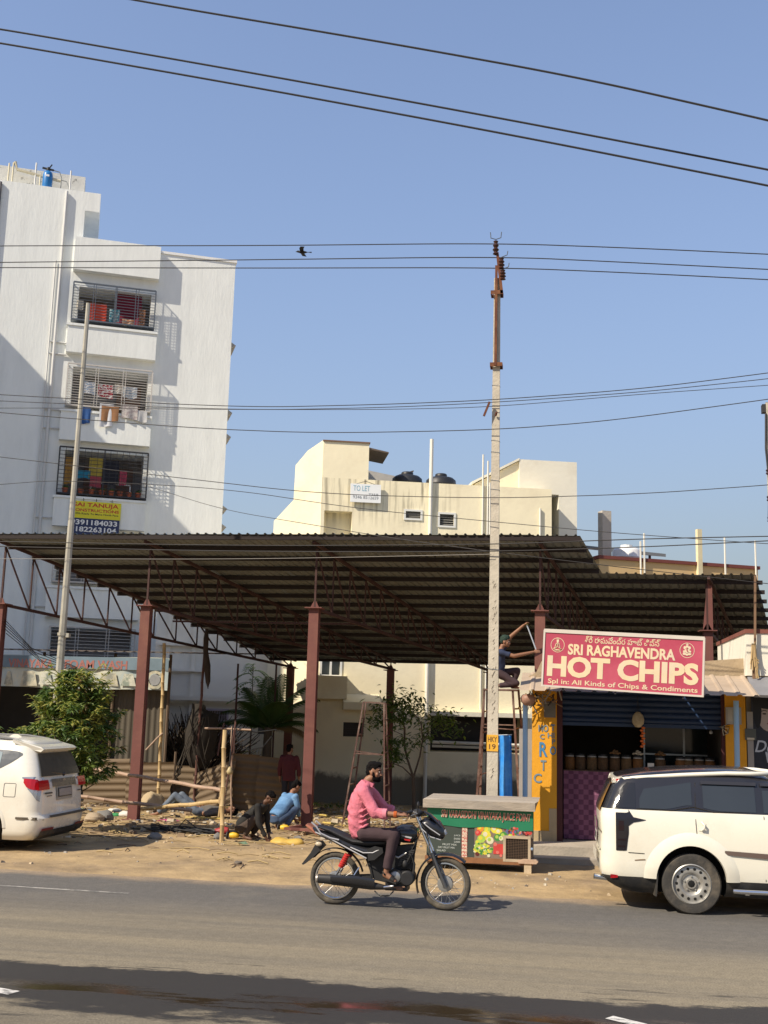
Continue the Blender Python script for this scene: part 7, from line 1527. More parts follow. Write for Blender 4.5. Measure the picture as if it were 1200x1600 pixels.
for a, b, c, d, m in ((.33, .50, .14, .46, 3), (.50, .68, .16, .48, 4)):
    y = -.0067 - .00002*k; k += 1; mb.add([(fx0 + a*FW, y, fz0 + c*FH), (fx0 + b*FW, y, fz0 + c*FH), (fx0 + b*FW, y, fz0 + d*FH), (fx0 + a*FW, y, fz0 + d*FH)], [(0, 1, 2, 3)], m)
for u, v, r, c in ((.36,.45,.06,9),(.44,.42,.05,3),(.4,.2,.05,9),(.54,.44,.05,0),(.62,.2,.05,0),(.56,.1,.05,4),(.46,.1,.045,9),(.68,.1,.045,5),(.74,.35,.04,2),(.25,.08,.05,5),(.05,.12,.06,7)):
    disc(mb, fx0 + u*FW, fz0 + v*FH, r*.5, r*.5, -.0067 - .00002*k, 10, c); k += 1
obj('fruit_picture', mb, fr_cols, kt, fixn=False)
mb = MB(); xs0 = CWD*.335
mb.add([(xs0, -.008, fz0 + .0), (xs0 + .085, -.008, fz0), (xs0 + .085, -.008, fz1 - .02), (xs0, -.008, fz1 - .02)], [(0, 1, 2, 3)])
pst = obj('price_strip', mb, M('price_pink', (.46, .12, .10), .6, .2, 14, col2=(.60, .45, .35), mix=(.5, .55), s2=18), kt, fixn=False)
for i in range(9): text('RS', pst, cream_ink, xs0 + .045, -.010, fz1 - .06 - i*.052, .07, .034, .02, depth=.001)
for i, (w_, x_) in enumerate(((.10, .29), (.10, .29), (.09, .29), (.22, .22), (.26, .19), (.14, .14))): text(('JUICE', 'SHAKE', 'LASSI', 'FRUIT MIX', 'DRY FRUIT MIX', 'SALAD')[i], kt, M('menu_ink', (.42, .46, .44), .7, 0), CWD*x_, -.003, fz1 - .16 - i*.046, w_*1.0, .028, .015, depth=.001)
# wire mesh hatch
mx0, mx1, mz0, mz1 = CWD*.745, CWD*.965, zb + .045, zb + .37
mb = MB(); mb.box(mx0, mx1, -.012, -.009, mz0, mz1); hd = obj('hatch_panel', mb, M('hatch_dark', (.012, .010, .008), .9, .2), kt)
mb = MB()
for a, b, c, d in ((mx0 - .03, mx0 + .01, mz0 - .03, mz1 + .03), (mx1 - .01, mx1 + .03, mz0 - .03, mz1 + .03)): mb.box(a, b, -.035, -.008, c, d)
mb.box(mx0 + .011, mx1 - .011, -.034, -.008, mz1 - .01, mz1 + .03); mb.box(mx0 + .011, mx1 - .011, -.034, -.008, mz0 - .03, mz0 + .01); obj('hatch_frame', mb, M('hatch_wood', (.42, .34, .24), .85, .2, 6), hd)
mb = MB()
for i in range(1, 14): x = mx0 + (mx1 - mx0)*i/14; mb.beam((x, -.022, mz0), (x, -.022, mz1), .0035)
for i in range(1, 14): z = mz0 + (mz1 - mz0)*i/14; mb.beam((mx0, -.020, z), (mx1, -.020, z), .0035)
obj('wire_mesh', mb, M('mesh_rust', (.14, .09, .06), .8), hd)
mb = MB(); mb.lathe([(.001, -.02), (.02, -.015), (.02, .01), (.001, .015)], 8, (mx1 + .05, -.03, zb + .22), 'Y'); obj('padlock', mb, M('lock_blue', (.25, .35, .5), .4), hd)
bs = thing('prop_blocks', 'broken brick and wooden block propping up the right end of the cart', 'blocks', (cx1 - .07, CY0 + .02, 0))
mb = MB(); mb.box(-.055, .055, -.06, .06, -.02, .155); obj('block', mb, M('block_tan', (.50, .40, .27), .9, .15, 6, .4, 20), bs)
mb = MB(); mb.prism([(-.14, -.08, .156), (.13, -.08, .156), (.16, -.08, .19), (.13, -.08, .215), (-.05, -.08, .225), (-.15, -.08, .20)], (0, .18, 0)); obj('brick', mb, M('brick_pale', (.48, .34, .24), .9, .15, 7, .4, 20), bs)
bl = thing('blue_sheet', 'bright blue folded plastic sheet standing between pole and pipe post behind the cart', 'sheet', (-0.898, 19.6, 0))
mb = MB(); zt = 2.037; mb.grid(lambda u, v: (-.115 + .215*u + .045*(1 - v), .05*sin(u*7 + v*2) + .02*sin(v*9), zt*v), 16, 14); obj('sheet', mb, M('blue_plastic', (.03, .23, .66), .35, .3, 3.5, col2=(.10, .34, .72), mix=(.45, .6)), bl, smooth=180, fixn=False)  # paler blue patches are highlights put into the colour
mb = MB(); mb.tube([(-.13, .02, 0), (-.135, .02, zt + .01)], .012, 6); mb.tube([(-.135, .02, zt), (.11, .02, zt + .015)], .008, 6); obj('rim', mb, M('rim_white', (.55, .58, .6), .5), bl)

# ================================================================== LEAN-TO, FENCES
HY = 29.0
hx0, hx1 = -17.5, -10.274
hut = thing('foam_wash_shed', 'dark tin roofed wash shed with a faded pictorial banner along its eave', 'shed', (hx1, HY, -.3))
gx = lambda mb: mb
zr = 3.72
mb = MB(); mb.box(hx0, hx1 - 1.3, HY + 3.4, HY + 3.5, -.4, 3.4); mb.box(hx0, hx0 + .05, HY, HY + 3.4, -.4, 3.2); obj('rear_wall', mb, dark_in, hut, world=True)
mb = MB(); n = 34; vs = []
for r in range(2):
    for i in range(n*3 + 1): x = hx0 - .2 + (hx1 - hx0 + 1.9)*i/(n*3); vs.append((x, (HY - .35, HY + 3.6)[r], (zr + .02, zr + .22)[r] + (.03 if i % 3 == 1 else 0)))
k = n*3 + 1; mb.add(vs, [(i, i+1, k+i+1, k+i) for i in range(k-1)]); obj('tin_roof', mb, M('rusty_tin', (.14, .115, .09), .7, .25, 1.5, col2=(.10, .055, .03), mix=(.45, .65)), hut, world=True, fixn=False)
def corr(mb, x0, x1, y, z0, z1, pitch=.16, amp=.025, tilt=0, horiz=False, lean=0.0):
    if not horiz:
        n = max(4, round((x1 - x0)/pitch*4)); mb.grid(lambda u, v: (x0 + (x1 - x0)*u, y + amp*sin(u*n*pi/2) + lean*v, z0 + (z1 - z0)*v + tilt*u), n, 2)
    else:
        n = max(4, round((z1 - z0)/pitch*4)); mb.grid(lambda u, v: (x0 + (x1 - x0)*u + .03*sin(v*9), y + amp*sin(v*n*pi/2) + lean*v, z0 + (z1 - z0)*v + tilt*u), 8, n)
tin_v = M('weathered_tin_wall', (.085, .072, .052), .7, .2, 1.6, col2=(.05, .038, .026), mix=(.45, .68), stretch=(1, 1, .3))
for a, b in ((178, 205), (205, 232), (230, 258)):
    pass
for x0, x1 in ((-11.774, -11.273), (-11.273, -10.774), (-10.774, -10.295)):
    mb = MB(); corr(mb, x0, x1 + .03, HY + .05 + RND.uniform(0, .02), -.4, 2.816); obj('tin_panel', mb, tin_v, hut, world=True, smooth=180, fixn=False)
for u_ in (-10.256, -11.811, -13.848):
    mb = MB(); mb.tube([(u_, HY - .02, -.4), (u_, HY - .02, zr)], .04, 6); obj('post', mb, M('hut_post', (.13, .09, .06), .9), hut, world=True)
bz0, bz1 = 2.752, 3.6
bx0, bx1 = -15.511, -10.185
bnr = thing('wash_banner', 'faded blue and cream banner with red lettering hung under the wash shed eave', 'banner', (bx0, 28.68, bz0))
BW, BH = bx1 - bx0, bz1 - bz0
mb = MB(); mb.grid(lambda u, v: (u*BW, .02*sin(u*24) + .015*sin(u*61 + v*3), v*BH + .02*sin(u*9)), 60, 4); obj('flex', mb, M('faded_flex', (.36, .44, .46), .7, .12, 1.2, col2=(.50, .50, .40), mix=(.42, .58), s2=.9), bnr, smooth=180, fixn=False)
mb = MB(); mb.add([(0, -.045, BH*.62), (BW, -.045, BH*.62), (BW, -.045, BH), (0, -.045, BH)], [(0, 1, 2, 3)]); obj('blue_band', mb, M('faded_blue', (.14, .20, .25), .7, .2, 2), bnr, fixn=False)
fred = M('faded_red_ink', (.32, .13, .11), .7, .1, 5)
ox = lambda u0: u0
for s_, u0, u1 in (('VINAYAKA', -14.702, -13.417), ('FOAM', -13.09, -12.257), ('WASH', -12.167, -11.325)): text(s_, bnr, fred, (u0 + u1)/2 - bx0, -.05, BH*.76, u1 - u0, BH*.27, .03, depth=.001)
mb = MB()
for u0, u1, z0, z1, m in ((-14.781, -14.523, .08, .5, 0), (-14.321, -13.826, .05, .52, 0), (-13.79, -13.389, .1, .48, 1), (-12.106, -11.533, .1, .5, 0), (-11.479, -11.052, .12, .5, 1)):
    mb.add([(u0 - bx0, -.048, z0*BH), (u1 - bx0, -.048, z0*BH), (u1 - bx0 - .1, -.048, z1*BH), (u0 - bx0 + .08, -.048, z1*BH)], [(0, 1, 2, 3)], m)
wx = -10.538 - bx0
ring(mb, wx, BH*.33, .24, .07, -.049); disc(mb, wx, BH*.33, .15, .15, -.0485, 14, 2)
for i in range(14): a = RND.uniform(3.2, 4.8) if False else 0
obj('pictures', mb, [M('picture_cream', (.46, .43, .32), .7, .2, 5, col2=(.25, .26, .22), mix=(.5, .6)), M('picture_pale', (.5, .5, .42), .7, .2, 7, col2=(.2, .24, .2), mix=(.5, .58)), M('picture_grey', (.25, .26, .27), .7, .2, 5)], bnr, fixn=False, kind='stuff')
tin_h = M('brown_tin_fence', (.15, .105, .060), .75, .2, 1.4, col2=(.095, .066, .042), mix=(.45, .7), stretch=(.3, 1, 1))
fn = thing('tin_fence', 'low fence of rusty brown corrugated sheets nailed sideways along the plot', 'fence', (-9.27, 28.4, -.3))
FZ = 0.988; FB = -.45
for (x0, x1, y, z0, z1, tl, ln) in ((-12.205, -11.018, 28.4, FB, FZ - .05, .05, .0), (-11.014, -9.811, 28.3, FB, FZ - .1, .06, .1), (-9.301, -8.189, 28.2, FB, FZ - .33, .42, .25), (-8.314, -7.602, 28.6, FB, FZ + .22, -.02, .0), (-7.583, -6.748, 28.4, FB, FZ + .18, -.05, .05), (-10.053, -9.397, 28.7, FB, FZ - .15, .0, .2)):
    mb = MB(); corr(mb, x0, x1, y, z0, z1, .17, .028, tl, True, ln); obj('tin_sheet', mb, tin_h, fn, world=True, smooth=180, fixn=False)
for x in (-11.115, -9.932, -8.32, -6.801):
    mb = MB(); mb.tube([(x, 28.8, -.5), (x + .03, 28.8, FZ + .2)], .035, 6); obj('post', mb, MATS['hut_post'], fn, world=True)

# ================================================================== BAMBOO AND SCRAP
bam = M('bamboo', (.46, .33, .16), .6, .12, 6, col2=(.34, .22, .10), mix=(.5, .7)); bam_pink = M('bamboo_weathered', (.36, .25, .18), .7, .15, 6)
def bamboo(a, b, r, m, name='pole', par=None):
    mb = MB(); a, b = Vector(a), Vector(b); n = max(3, int((b - a).length/.32)); pts = []; rs = []
    for i in range(n + 1):
        p = a.lerp(b, i/n) + Vector((.008*sin(i*2.3), 0, .008*sin(i*1.7)))
        if 0 < i < n: d = (b - a).normalized(); pts += [p - d*.015, p, p + d*.015]; rs += [r, r*1.22, r]
        else: pts.append(p); rs.append(r)
    mb.tube(pts, rs, 8); return obj(name, mb, m, par, 40, world=True)
bp_ = (-5.908, 19.914, 0.0)
br = thing('bamboo_barrier', 'makeshift bamboo barrier of one upright and two long tied rails', 'barrier', (bp_[0], bp_[1], 0))
zt = 1.98
bamboo((bp_[0], bp_[1], -.03), (-5.996, 20.05, zt), .040, bam, 'upright', br); bamboo((bp_[0] - .09, bp_[1] + .05, 0.452), (bp_[0] - .06, bp_[1] + .05, 0.956), .018, bam, 'splint', br)
bamboo((-5.941, 20.1, 0.892), (-9.637, 23.0, 1.015), .034, bam_pink, 'rail', br); bamboo((-5.973, 20.0, 0.719), (-8.046, 21.6, 0.377), .036, bam, 'rail', br)
for v_ in ((-5.953, 20.02, 0.897), (-5.962, 20.0, 0.742)):
    mb = MB()
    for q in range(4): mb.tube([Vector(v_) + Vector((.06*cos(a), .06*sin(a), .025*q - .04 + .02*sin(a))) for a in [2*pi*i/10 for i in range(11)]], .009, 5)
    obj('rope_lashing', mb, M('rope', (.34, .24, .13), .9), br, world=True)
mb = MB(); lowp = MB()
t = thing('bamboo_pole', 'long pale pink bamboo pole lying low behind the parked white car', 'pole', (-8.888, 22.3, 0.465)); bamboo((-9.81, 22.2, 0.525), (-7.292, 22.4, 0.319), .036, bam_pink, 'cane', t)
t = thing('bamboo_pole', 'knotty bamboo upright in front of the tin wall of the wash shed', 'pole', (-10.008, 28.0, -.3)); bamboo((-10.008, 28.0, -.35), (-10.105, 28.0, 3.964), .045, bam, 'cane', t)
t = thing('bamboo_pole', 'dark thin pole leaning against the heap of dry branches', 'pole', (-9.182, 28.3, -.3)); bamboo((-9.182, 28.3, -.35), (-9.101, 28.3, 4.333), .035, M('dark_pole', (.10, .045, .035), .8, .2), 'cane', t)
t = thing('bamboo_pole', 'slanting thin stick propped beside the knotty bamboo upright', 'pole', (-10.314, 27.8, 1.2)); bamboo((-10.351, 27.8, 1.247), (-9.974, 27.9, 1.687), .022, bam_pink, 'cane', t)
# wood heap and rags behind the fence
mb = MB()
for _ in range(1500):
    x = RND.uniform(-10.683, -9.55); y = RND.uniform(30.0, 31.2); a = RND.uniform(-.9, .9); l = RND.uniform(.7, 2.3); z = RND.uniform(-.3, .6)
    p0 = Vector((x, y, z)); p1 = p0 + Vector((l*sin(a), RND.uniform(-.2, .2), l*cos(a)*.8)); mb.tube([p0, p0.lerp(p1, .5) + Vector((RND.uniform(-.1, .1), 0, .05)), p1], [.020, .015, .008], 4, RND.choice((0, 0, 1)))
solo('brushwood_heap', mb, [M('brush_brown', (.060, .042, .028), .9, .2), M('brush_grey', (.12, .095, .068), .9, .2)], 'tall heap of dry branches and fronds behind the tin fence', 'brushwood', (-10.195, 30.5, -.3))
hp_ = thing('rag_bundle', 'dark drum shaped bundle wrapped in sacking on top of the branches', 'bundle', (-9.212, 28.7, 1.616))
mb = MB(); etube(mb, [((-.05, 0, -.8), .22, .22), ((0, 0, -.45), .42, .4), ((.03, 0, .1), .46, .42), ((.02, 0, .45), .40, .38), ((-.1, 0, .62), .25, .22), ((-.1, 0, .8), .16, .14)], 16); me = mesh_of(mb, 'bundle', M('sacking_dark', (.026, .021, .016), .95, .3, 4), 60); wobble(me, .08, 3); inst('bundle', me, hp_)
mb = MB()
for q in range(9): mb.tube([(RND.uniform(-.3, .3), -.42, .5), (RND.uniform(-.4, .4), -.5, 0), (RND.uniform(-.5, .5), -.45, RND.uniform(-1.2, -.5))], .012, 4)
obj('strap', mb, M('strap_grey', (.045, .038, .03), .9), hp_)
hr = thing('hanging_rag', 'long dark rag tied to the top of the thin leaning pole', 'rag', (-9.062, 28.2, 3.912))
mb = MB(); etube(mb, [((0, 0, .45), .04, .03), ((.02, 0, .2), .09, .06), ((.0, 0, -.1), .08, .06), ((.08, 0, -.5), .10, .07), ((.12, 0, -.9), .07, .05), ((.14, 0, -1.1), .02, .02)], 10); me = mesh_of(mb, 'cloth', M('rag_dark', (.045, .032, .026), .95, .3, 5), 60); wobble(me, .06, 6); inst('cloth', me, hr)
t = thing('plank_table', 'rough bamboo rack with dangling cables behind the barrier upright', 'rack', (-7.312, 25.0, -.1))
bamboo((-7.49, 25.2, -.15), (-7.289, 25.2, 2.051), .018, M('dark_pole', (.10, .045, .035), .8, .2), 'upright', t); bamboo((-7.338, 25.4, -.15), (-7.403, 25.3, 1.946), .02, bam_pink, 'upright', t); bamboo((-8.039, 25.3, 1.885), (-6.947, 25.3, 1.888), .022, bam_pink, 'cross_pole', t); bamboo((-7.589, 25.3, 2.013), (-7.671, 25.2, 1.295), .02, M('dark_pole', (.10, .045, .035), .8, .2), 'brace', t)
mb = MB()
for d in range(3): mb.tube([(-7.287, 25.2, 2.022), (-7.205, 25.2, 1.595), (-6.954, 25.3, 1.429), (-6.71, 25.5, 1.489), (-6.572, 25.8, 1.747)] if d == 0 else [(-7.346, 25.2, 1.992), (-7.363, 25.2, 1.448), (-7.356, 25.1, 1.026)] if d == 1 else [(-7.431, 25.3, 1.902), (-6.904, 25.6, 1.827), (-6.472, 25.8, 1.895)], .014, 5)
obj('cable', mb, MATS['black_cable'], t, world=True)
bb = thing('string_bulb', 'pale bulb holder dangling from the bamboo rack', 'bulb', (-7.308, 25.0, 0.962)); mb = MB(); mb.lathe([(.001, -.08), (.06, -.06), (.075, 0), (.04, .07), (.02, .1)], 12); obj('globe', mb, M('bulb_cream', (.42, .34, .18), .4, .1), bb, smooth=60)
def rock(label, cat, name, p, r, m, seed=0, world=None):
    mb = MB(); mb.ball((0, 0, 0), r, 12, 8); me = mesh_of(mb, name, m, 25)
    for v in me.vertices: v.co *= 1 + .35*noise.noise(v.co.normalized()*1.4 + Vector((seed, 3, 1))) + .1*noise.noise(v.co.normalized()*4 + Vector((seed, 0, 0)))
    me.update(); o = obj(name, me, None); o.location = (p[0], p[1], gz(p[0], p[1]) + (r[2] if isinstance(r, tuple) else r)*.55); tag(o, label, cat); return o
rock('large pale angular rock beside the lying man', 'rock', 'rock', (-9.828, 27.022, 0.0), (.30, .26, .30), M('rock_pale', (.40, .31, .19), .9, .15, 3, .5, 14), 1)
rock('grey concrete lump with a flat face near the parked white car', 'rubble', 'concrete_lump', (-9.601, 23.576, 0.0), (.20, .17, .15), M('rubble_grey', (.17, .165, .155), .9, .15, 3, .5, 14), 2)
rock('low tan boulder beside the grey concrete lump', 'rock', 'boulder', (-9.697, 23.223, 0.0), (.24, .18, .12), M('boulder_tan', (.33, .26, .18), .9, .15, 3, .5, 14), 3)
rock('grey stone lying in front of the cable bundle', 'rock', 'stone', (-7.189, 20.011, 0.0), (.13, .10, .07), MATS['rubble_grey'], 4)
rock('small grey stone at the foot of the bamboo upright', 'rock', 'stone', (-6.094, 20.253, 0.0), (.07, .06, .07), MATS['rubble_grey'], 5)
rock('white broken plaster piece left of the steel column foot', 'rubble', 'plaster_piece', (-9.637, 24.87, 0.0), (.20, .13, .07), M('plaster_white', (.55, .53, .48), .9, .1, 4, .4, 14), 6)
rock('second pale plaster piece farther left of the steel column foot', 'rubble', 'plaster_piece', (-10.47, 26.291, 0.0), (.16, .12, .06), MATS['plaster_white'], 7)
rock('dark clod lying alone on the dirt in front of the squatting workers', 'rock', 'clod', (-4.863, 17.341, 0.0), (.07, .05, .03), MATS['pebble_dark'], 8)
def softheap(name, label, cat, p, r, m, amp=.4, seed=0, sc=4):
    mb = MB(); mb.ball((0, 0, 0), r, 26, 14); me = mesh_of(mb, name, m, 180)
    for v in me.vertices: v.co += v.co.normalized()*amp*min(r)*noise.noise(v.co*sc + Vector((seed, 0, 0))) + v.co.normalized()*amp*.4*min(r)*noise.noise(v.co*sc*3)
    me.update(); o = obj(name, me, None); o.location = (p[0], p[1], gz(p[0], p[1]) + r[2]*.35); tag(o, label, cat); return o
softheap('yellow_sack', 'crumpled yellow plastic sack lying in front of the squatting worker', 'sack', (-4.792, 20.165, 0.0), (.33, .15, .085), M('sack_yellow', (.52, .34, .07), .55, .15, 6), .8, 1, 5)
softheap('pink_rag', 'crumpled magenta rag lying on the rubble', 'rag', (-8.235, 23.757, 0.0), (.24, .13, .045), M('rag_magenta', (.36, .04, .15), .8, .15, 6), .8, 2, 6)
softheap('green_rag', 'small green cloth on the rubble beside the grey concrete lump', 'rag', (-9.91, 24.909, 0.0), (.14, .09, .05), M('rag_green', (.04, .22, .08), .8, .15, 6), .7, 3, 6)
for lab, p, h in (('yellow grinder tool behind the squatting worker in black', (-5.912, 20.651, 0.0), .14), ('yellow grinder tool under the worker in the denim shirt', (-5.503, 22.871, 0.0), .13)):
    t = thing('angle_grinder', lab, 'power tool', (p[0], p[1], gz(p[0], p[1])))
    mb = MB(); etube(mb, [((-.06, 0, .07), .05, .045), ((.0, 0, .075), .065, .06), ((.07, 0, .075), .06, .055), ((.11, 0, .07), .035, .03)], 12); obj('motor_body', mb, M('tool_yellow', (.66, .42, .03), .5, .08), t, smooth=60)
    mb = MB(); mb.lathe([(.07, -.008), (.07, .008)], 18, (-.11, 0, .07), 'X'); mb.tube([(.1, 0, .07), (.22, .03, .05), (.4, .02, .01)], .012, 5); obj('disc_and_cable', mb, iron_black, t)
cb = thing('cable_bundle', 'black heap of welding cables and a red tool on the dirt by the barrier', 'cables', ((-6.938, 21.008, 0.0)[0] if False else -7.001, 21.2, 0))
mb = MB(); gxx, gyy = -7.001, 21.2
for q in range(46):
    a0_ = RND.uniform(0, 6.28); c = Vector((gxx + RND.uniform(-.75, .75), gyy + RND.uniform(-.14, .14), 0)); r_ = RND.uniform(.08, .28); c.z = gz(c.x, c.y) + .02 + RND.uniform(0, .08)
    mb.tube([c + Vector((r_*1.5*cos(a0_ + i*.5), r_*.5*sin(a0_ + i*.5), .02*sin(i + q))) for i in range(8)], .013, 5)
mb.tube([(gxx - .2, gyy, gz(gxx, gyy) + .05), (gxx, gyy - .05, gz(gxx, gyy) + .26), (gxx + .25, gyy, gz(gxx, gyy) + .08)], .012, 5)
obj('cable', mb, MATS['black_cable'], cb, world=True)
mb = MB(); etube(mb, [((gxx + .62, gyy - .1, gz(gxx, gyy) + .05), .06, .07), ((gxx + .78, gyy - .1, gz(gxx, gyy) + .09), .08, .08), ((gxx + .86, gyy - .1, gz(gxx, gyy) + .09), .06, .06)], 12); obj('tool', mb, M('tool_red', (.30, .03, .03), .5, .1), cb, world=True, smooth=60)
st = thing('steel_offcuts', 'red oxide steel angle offcuts piled at the foot of the column behind the motorcycle', 'steel', (-4.995, 22.8, 0))
for i, (u0, u1) in enumerate((((-5.551, 22.9, 0.033), (-5.247, 23.3, 0.098)), ((-5.409, 22.6, -0.02), (-4.648, 22.4, -0.017)), ((-5.206, 22.3, -0.031), (-4.458, 22.4, 0.064)), ((-4.989, 22.2, -0.048), (-4.499, 22.0, -0.067)), ((-5.017, 23.0, 0.058), (-4.495, 22.6, -0.03)))):
    a, b = Vector(u0), Vector(u1); a.z = gz(a.x, a.y) + .05 + .02*i; b.z = gz(b.x, b.y) + .07 + .015*i; mb = MB(); mb.beam(a, b, .09, .05); obj('angle_bar', mb, red_steel, st, world=True)
for i, (u0, u1, lab) in enumerate((((-6.956, 25.836, 0.0), (-5.728, 25.414, 0.0), 'thin split bamboo lying behind the worker in the denim shirt'), ((-5.809, 27.884, 0.0), (-4.514, 25.99, 0.0), 'long yellow split bamboo lying behind the rider, farther from the column'), ((-5.079, 24.77, 0.0), (-4.165, 24.013, 0.0), 'long yellow split bamboo lying behind the rider, nearer to the column'), ((-8.338, 25.162, 0.0), (-7.53, 25.215, 0.0), 'thin green bamboo lying behind the barrier upright'))):
    a, b = Vector(u0), Vector(u1); a.z = gz(a.x, a.y) + .03; b.z = gz(b.x, b.y) + .03; t = thing('split_bamboo', lab, 'bamboo', tuple(a)); bamboo(tuple(a), tuple(b), .022, M('bamboo_yellow', (.48, .36, .10), .7, .12, 5), 'cane', t)
mb = MB()
for q in range(9):
    p = Vector((-4.816, 17.283, 0.0)); mb.tube([p + Vector((RND.uniform(-.15, .15), RND.uniform(-.1, .1), .015)), p + Vector((RND.uniform(-.1, .1), RND.uniform(-.1, .1), .03)), p + Vector((RND.uniform(-.3, .2), RND.uniform(-.4, .15), .012))], .006, 4)
solo('dry_twig', mb, MATS['twig'], 'dry brown twig lying on the dirt near the road edge', 'twig', (-4.816, 17.283, 0.0))

# ================================================================== PLANTS
def leaf(mb, p, d, n, l, w, mi):
    d = d.normalized(); s_ = d.cross(n).normalized(); b = s_.cross(d)
    mb.add([p, p + d*l*.45 + s_*w - b*l*.02, p + d*l - b*l*.18, p + d*l*.45 - s_*w - b*l*.02, p + d*l*.5 + b*l*.04], [(0, 1, 4), (1, 2, 4), (2, 3, 4), (3, 0, 4)], mi)
def leafmat(name, c, tr=.35):
    m = M(name, c, .42, .25, 5, spec=.5); nt = m.node_tree; b = nt.nodes['Principled BSDF']; t = nt.nodes.new('ShaderNodeBsdfTranslucent'); mx = nt.nodes.new('ShaderNodeMixShader'); out = nt.nodes['Material Output']
    t.inputs[0].default_value = (c[0]*1.9, c[1]*2.0, c[2]*1.2, 1); mx.inputs[0].default_value = tr; nt.links.new(b.outputs[0], mx.inputs[1]); nt.links.new(t.outputs[0], mx.inputs[2]); nt.links.new(mx.outputs[0], out.inputs[0]); return m
lf = [leafmat('leaf_dark', (.060, .105, .025)), leafmat('leaf_mid', (.15, .20, .042)), leafmat('leaf_young', (.29, .28, .07)), leafmat('leaf_dry', (.16, .11, .04))]
bark = M('bark', (.13, .095, .065), .9, .2, 5, .5, 20)
by = 20.6; bxc = -9.175
bu = thing('mango_tree', 'young leafy mango tree with a dense rounded crown behind the parked white car', 'tree', (bxc, by, 0))
mb = MB(); mb.tube([(.05, 0, -.1), (.02, 0, .5), (0, .02, 1.1)], [.06, .05, .035], 8); brs = []
for q in range(13):
    a = q*2.4; p = Vector((0, .02, .45 + .05*q)); e = p + Vector((cos(a)*.55, sin(a)*.5, .45 + .06*q)); mb.tube([p, p.lerp(e, .5) + Vector((0, 0, .06)), e], [.022, .015, .006], 5)
obj('trunk', mb, bark, bu)
zc_, zlo, zhi = 1.15, 0.908, 2.966
mb = MB(); RT = random.Random(11); cl = []
for i in range(640):
    h = zlo + (zhi - zlo)*RT.random(); t = (h - zlo)/(zhi - zlo); w = .80*sqrt(max(.03, 1 - ((t - .42)/.60)**2)); a = RT.random()*6.28; r = w*RT.random()**.42
    r *= 1 + .75*noise.noise(Vector((cos(a)*1.5, sin(a)*1.5, h*1.5))); cl.append((Vector((r*cos(a) - .04 + .10*(1 - t), r*sin(a)*.9, h)), Vector((cos(a), sin(a), .55 + .5*t)), t, r/max(w, .1)))
for c, out, t, e in cl:
    tip = RT.random(); mi0 = 2 if (tip < .16 + .3*t and e > .55) else (3 if tip > .975 else (1 if tip < .6 else 0))
    for k in range(RT.randint(9, 14)):
        a = RT.random()*6.28; d = Vector((cos(a), sin(a), RT.uniform(-1.1, .2))) + out*.45; leaf(mb, c + Vector((RT.uniform(-.03, .03),)*3), d, Vector((RT.uniform(-.3, .3), RT.uniform(-.3, .3), 1)), RT.uniform(.11, .20), RT.uniform(.019, .032), mi0 if RT.random() < .75 else RT.choice((0, 1)))
for q in range(34):      # young shoots that break the outline
    a = RT.random()*6.28; h = zlo + (zhi - zlo)*RT.uniform(.25, .98); t = (h - zlo)/(zhi - zlo); w = .72*sqrt(max(.03, 1 - ((t - .42)/.60)**2))
    p = Vector((w*cos(a), w*sin(a)*.9, h)); d = Vector((cos(a)*.8, sin(a)*.8, RT.uniform(.2, 1.1))).normalized(); L = RT.uniform(.16, .36); mb.tube([p, p + d*L], .006, 4, 1)
    for k in range(9):
        b = RT.random()*6.28; leaf(mb, p + d*L*RT.uniform(.3, 1), Vector((cos(b), sin(b), RT.uniform(-.7, .4))) + d*.5, Vector((0, 0, 1)), RT.uniform(.11, .18), RT.uniform(.018, .028), RT.choice((1, 2, 2)))
obj('crown', mb, lf, bu, fixn=False)
# little tuft right of the van roof
mb = MB()
for q in range(60): a = RT.random()*6.28; leaf(mb, Vector((RT.uniform(-.4, .4), RT.uniform(-.2, .2), RT.uniform(-.1, .15))), Vector((cos(a), sin(a), .6)), Vector((0, 0, 1)), RT.uniform(.08, .15), .025, RT.choice((0, 1, 2)))
t = thing('weed', 'low green weed clump seen just above the parked white car roof', 'plant', (-10.132, 20.2, 1.738)); obj('foliage', mb, lf, t, fixn=False); mb = MB(); mb.tube([(0, 0, 0), (0.02, 0, -1.0), (0, 0, -t.location.z)], .02, 5); obj('stem', mb, bark, t)
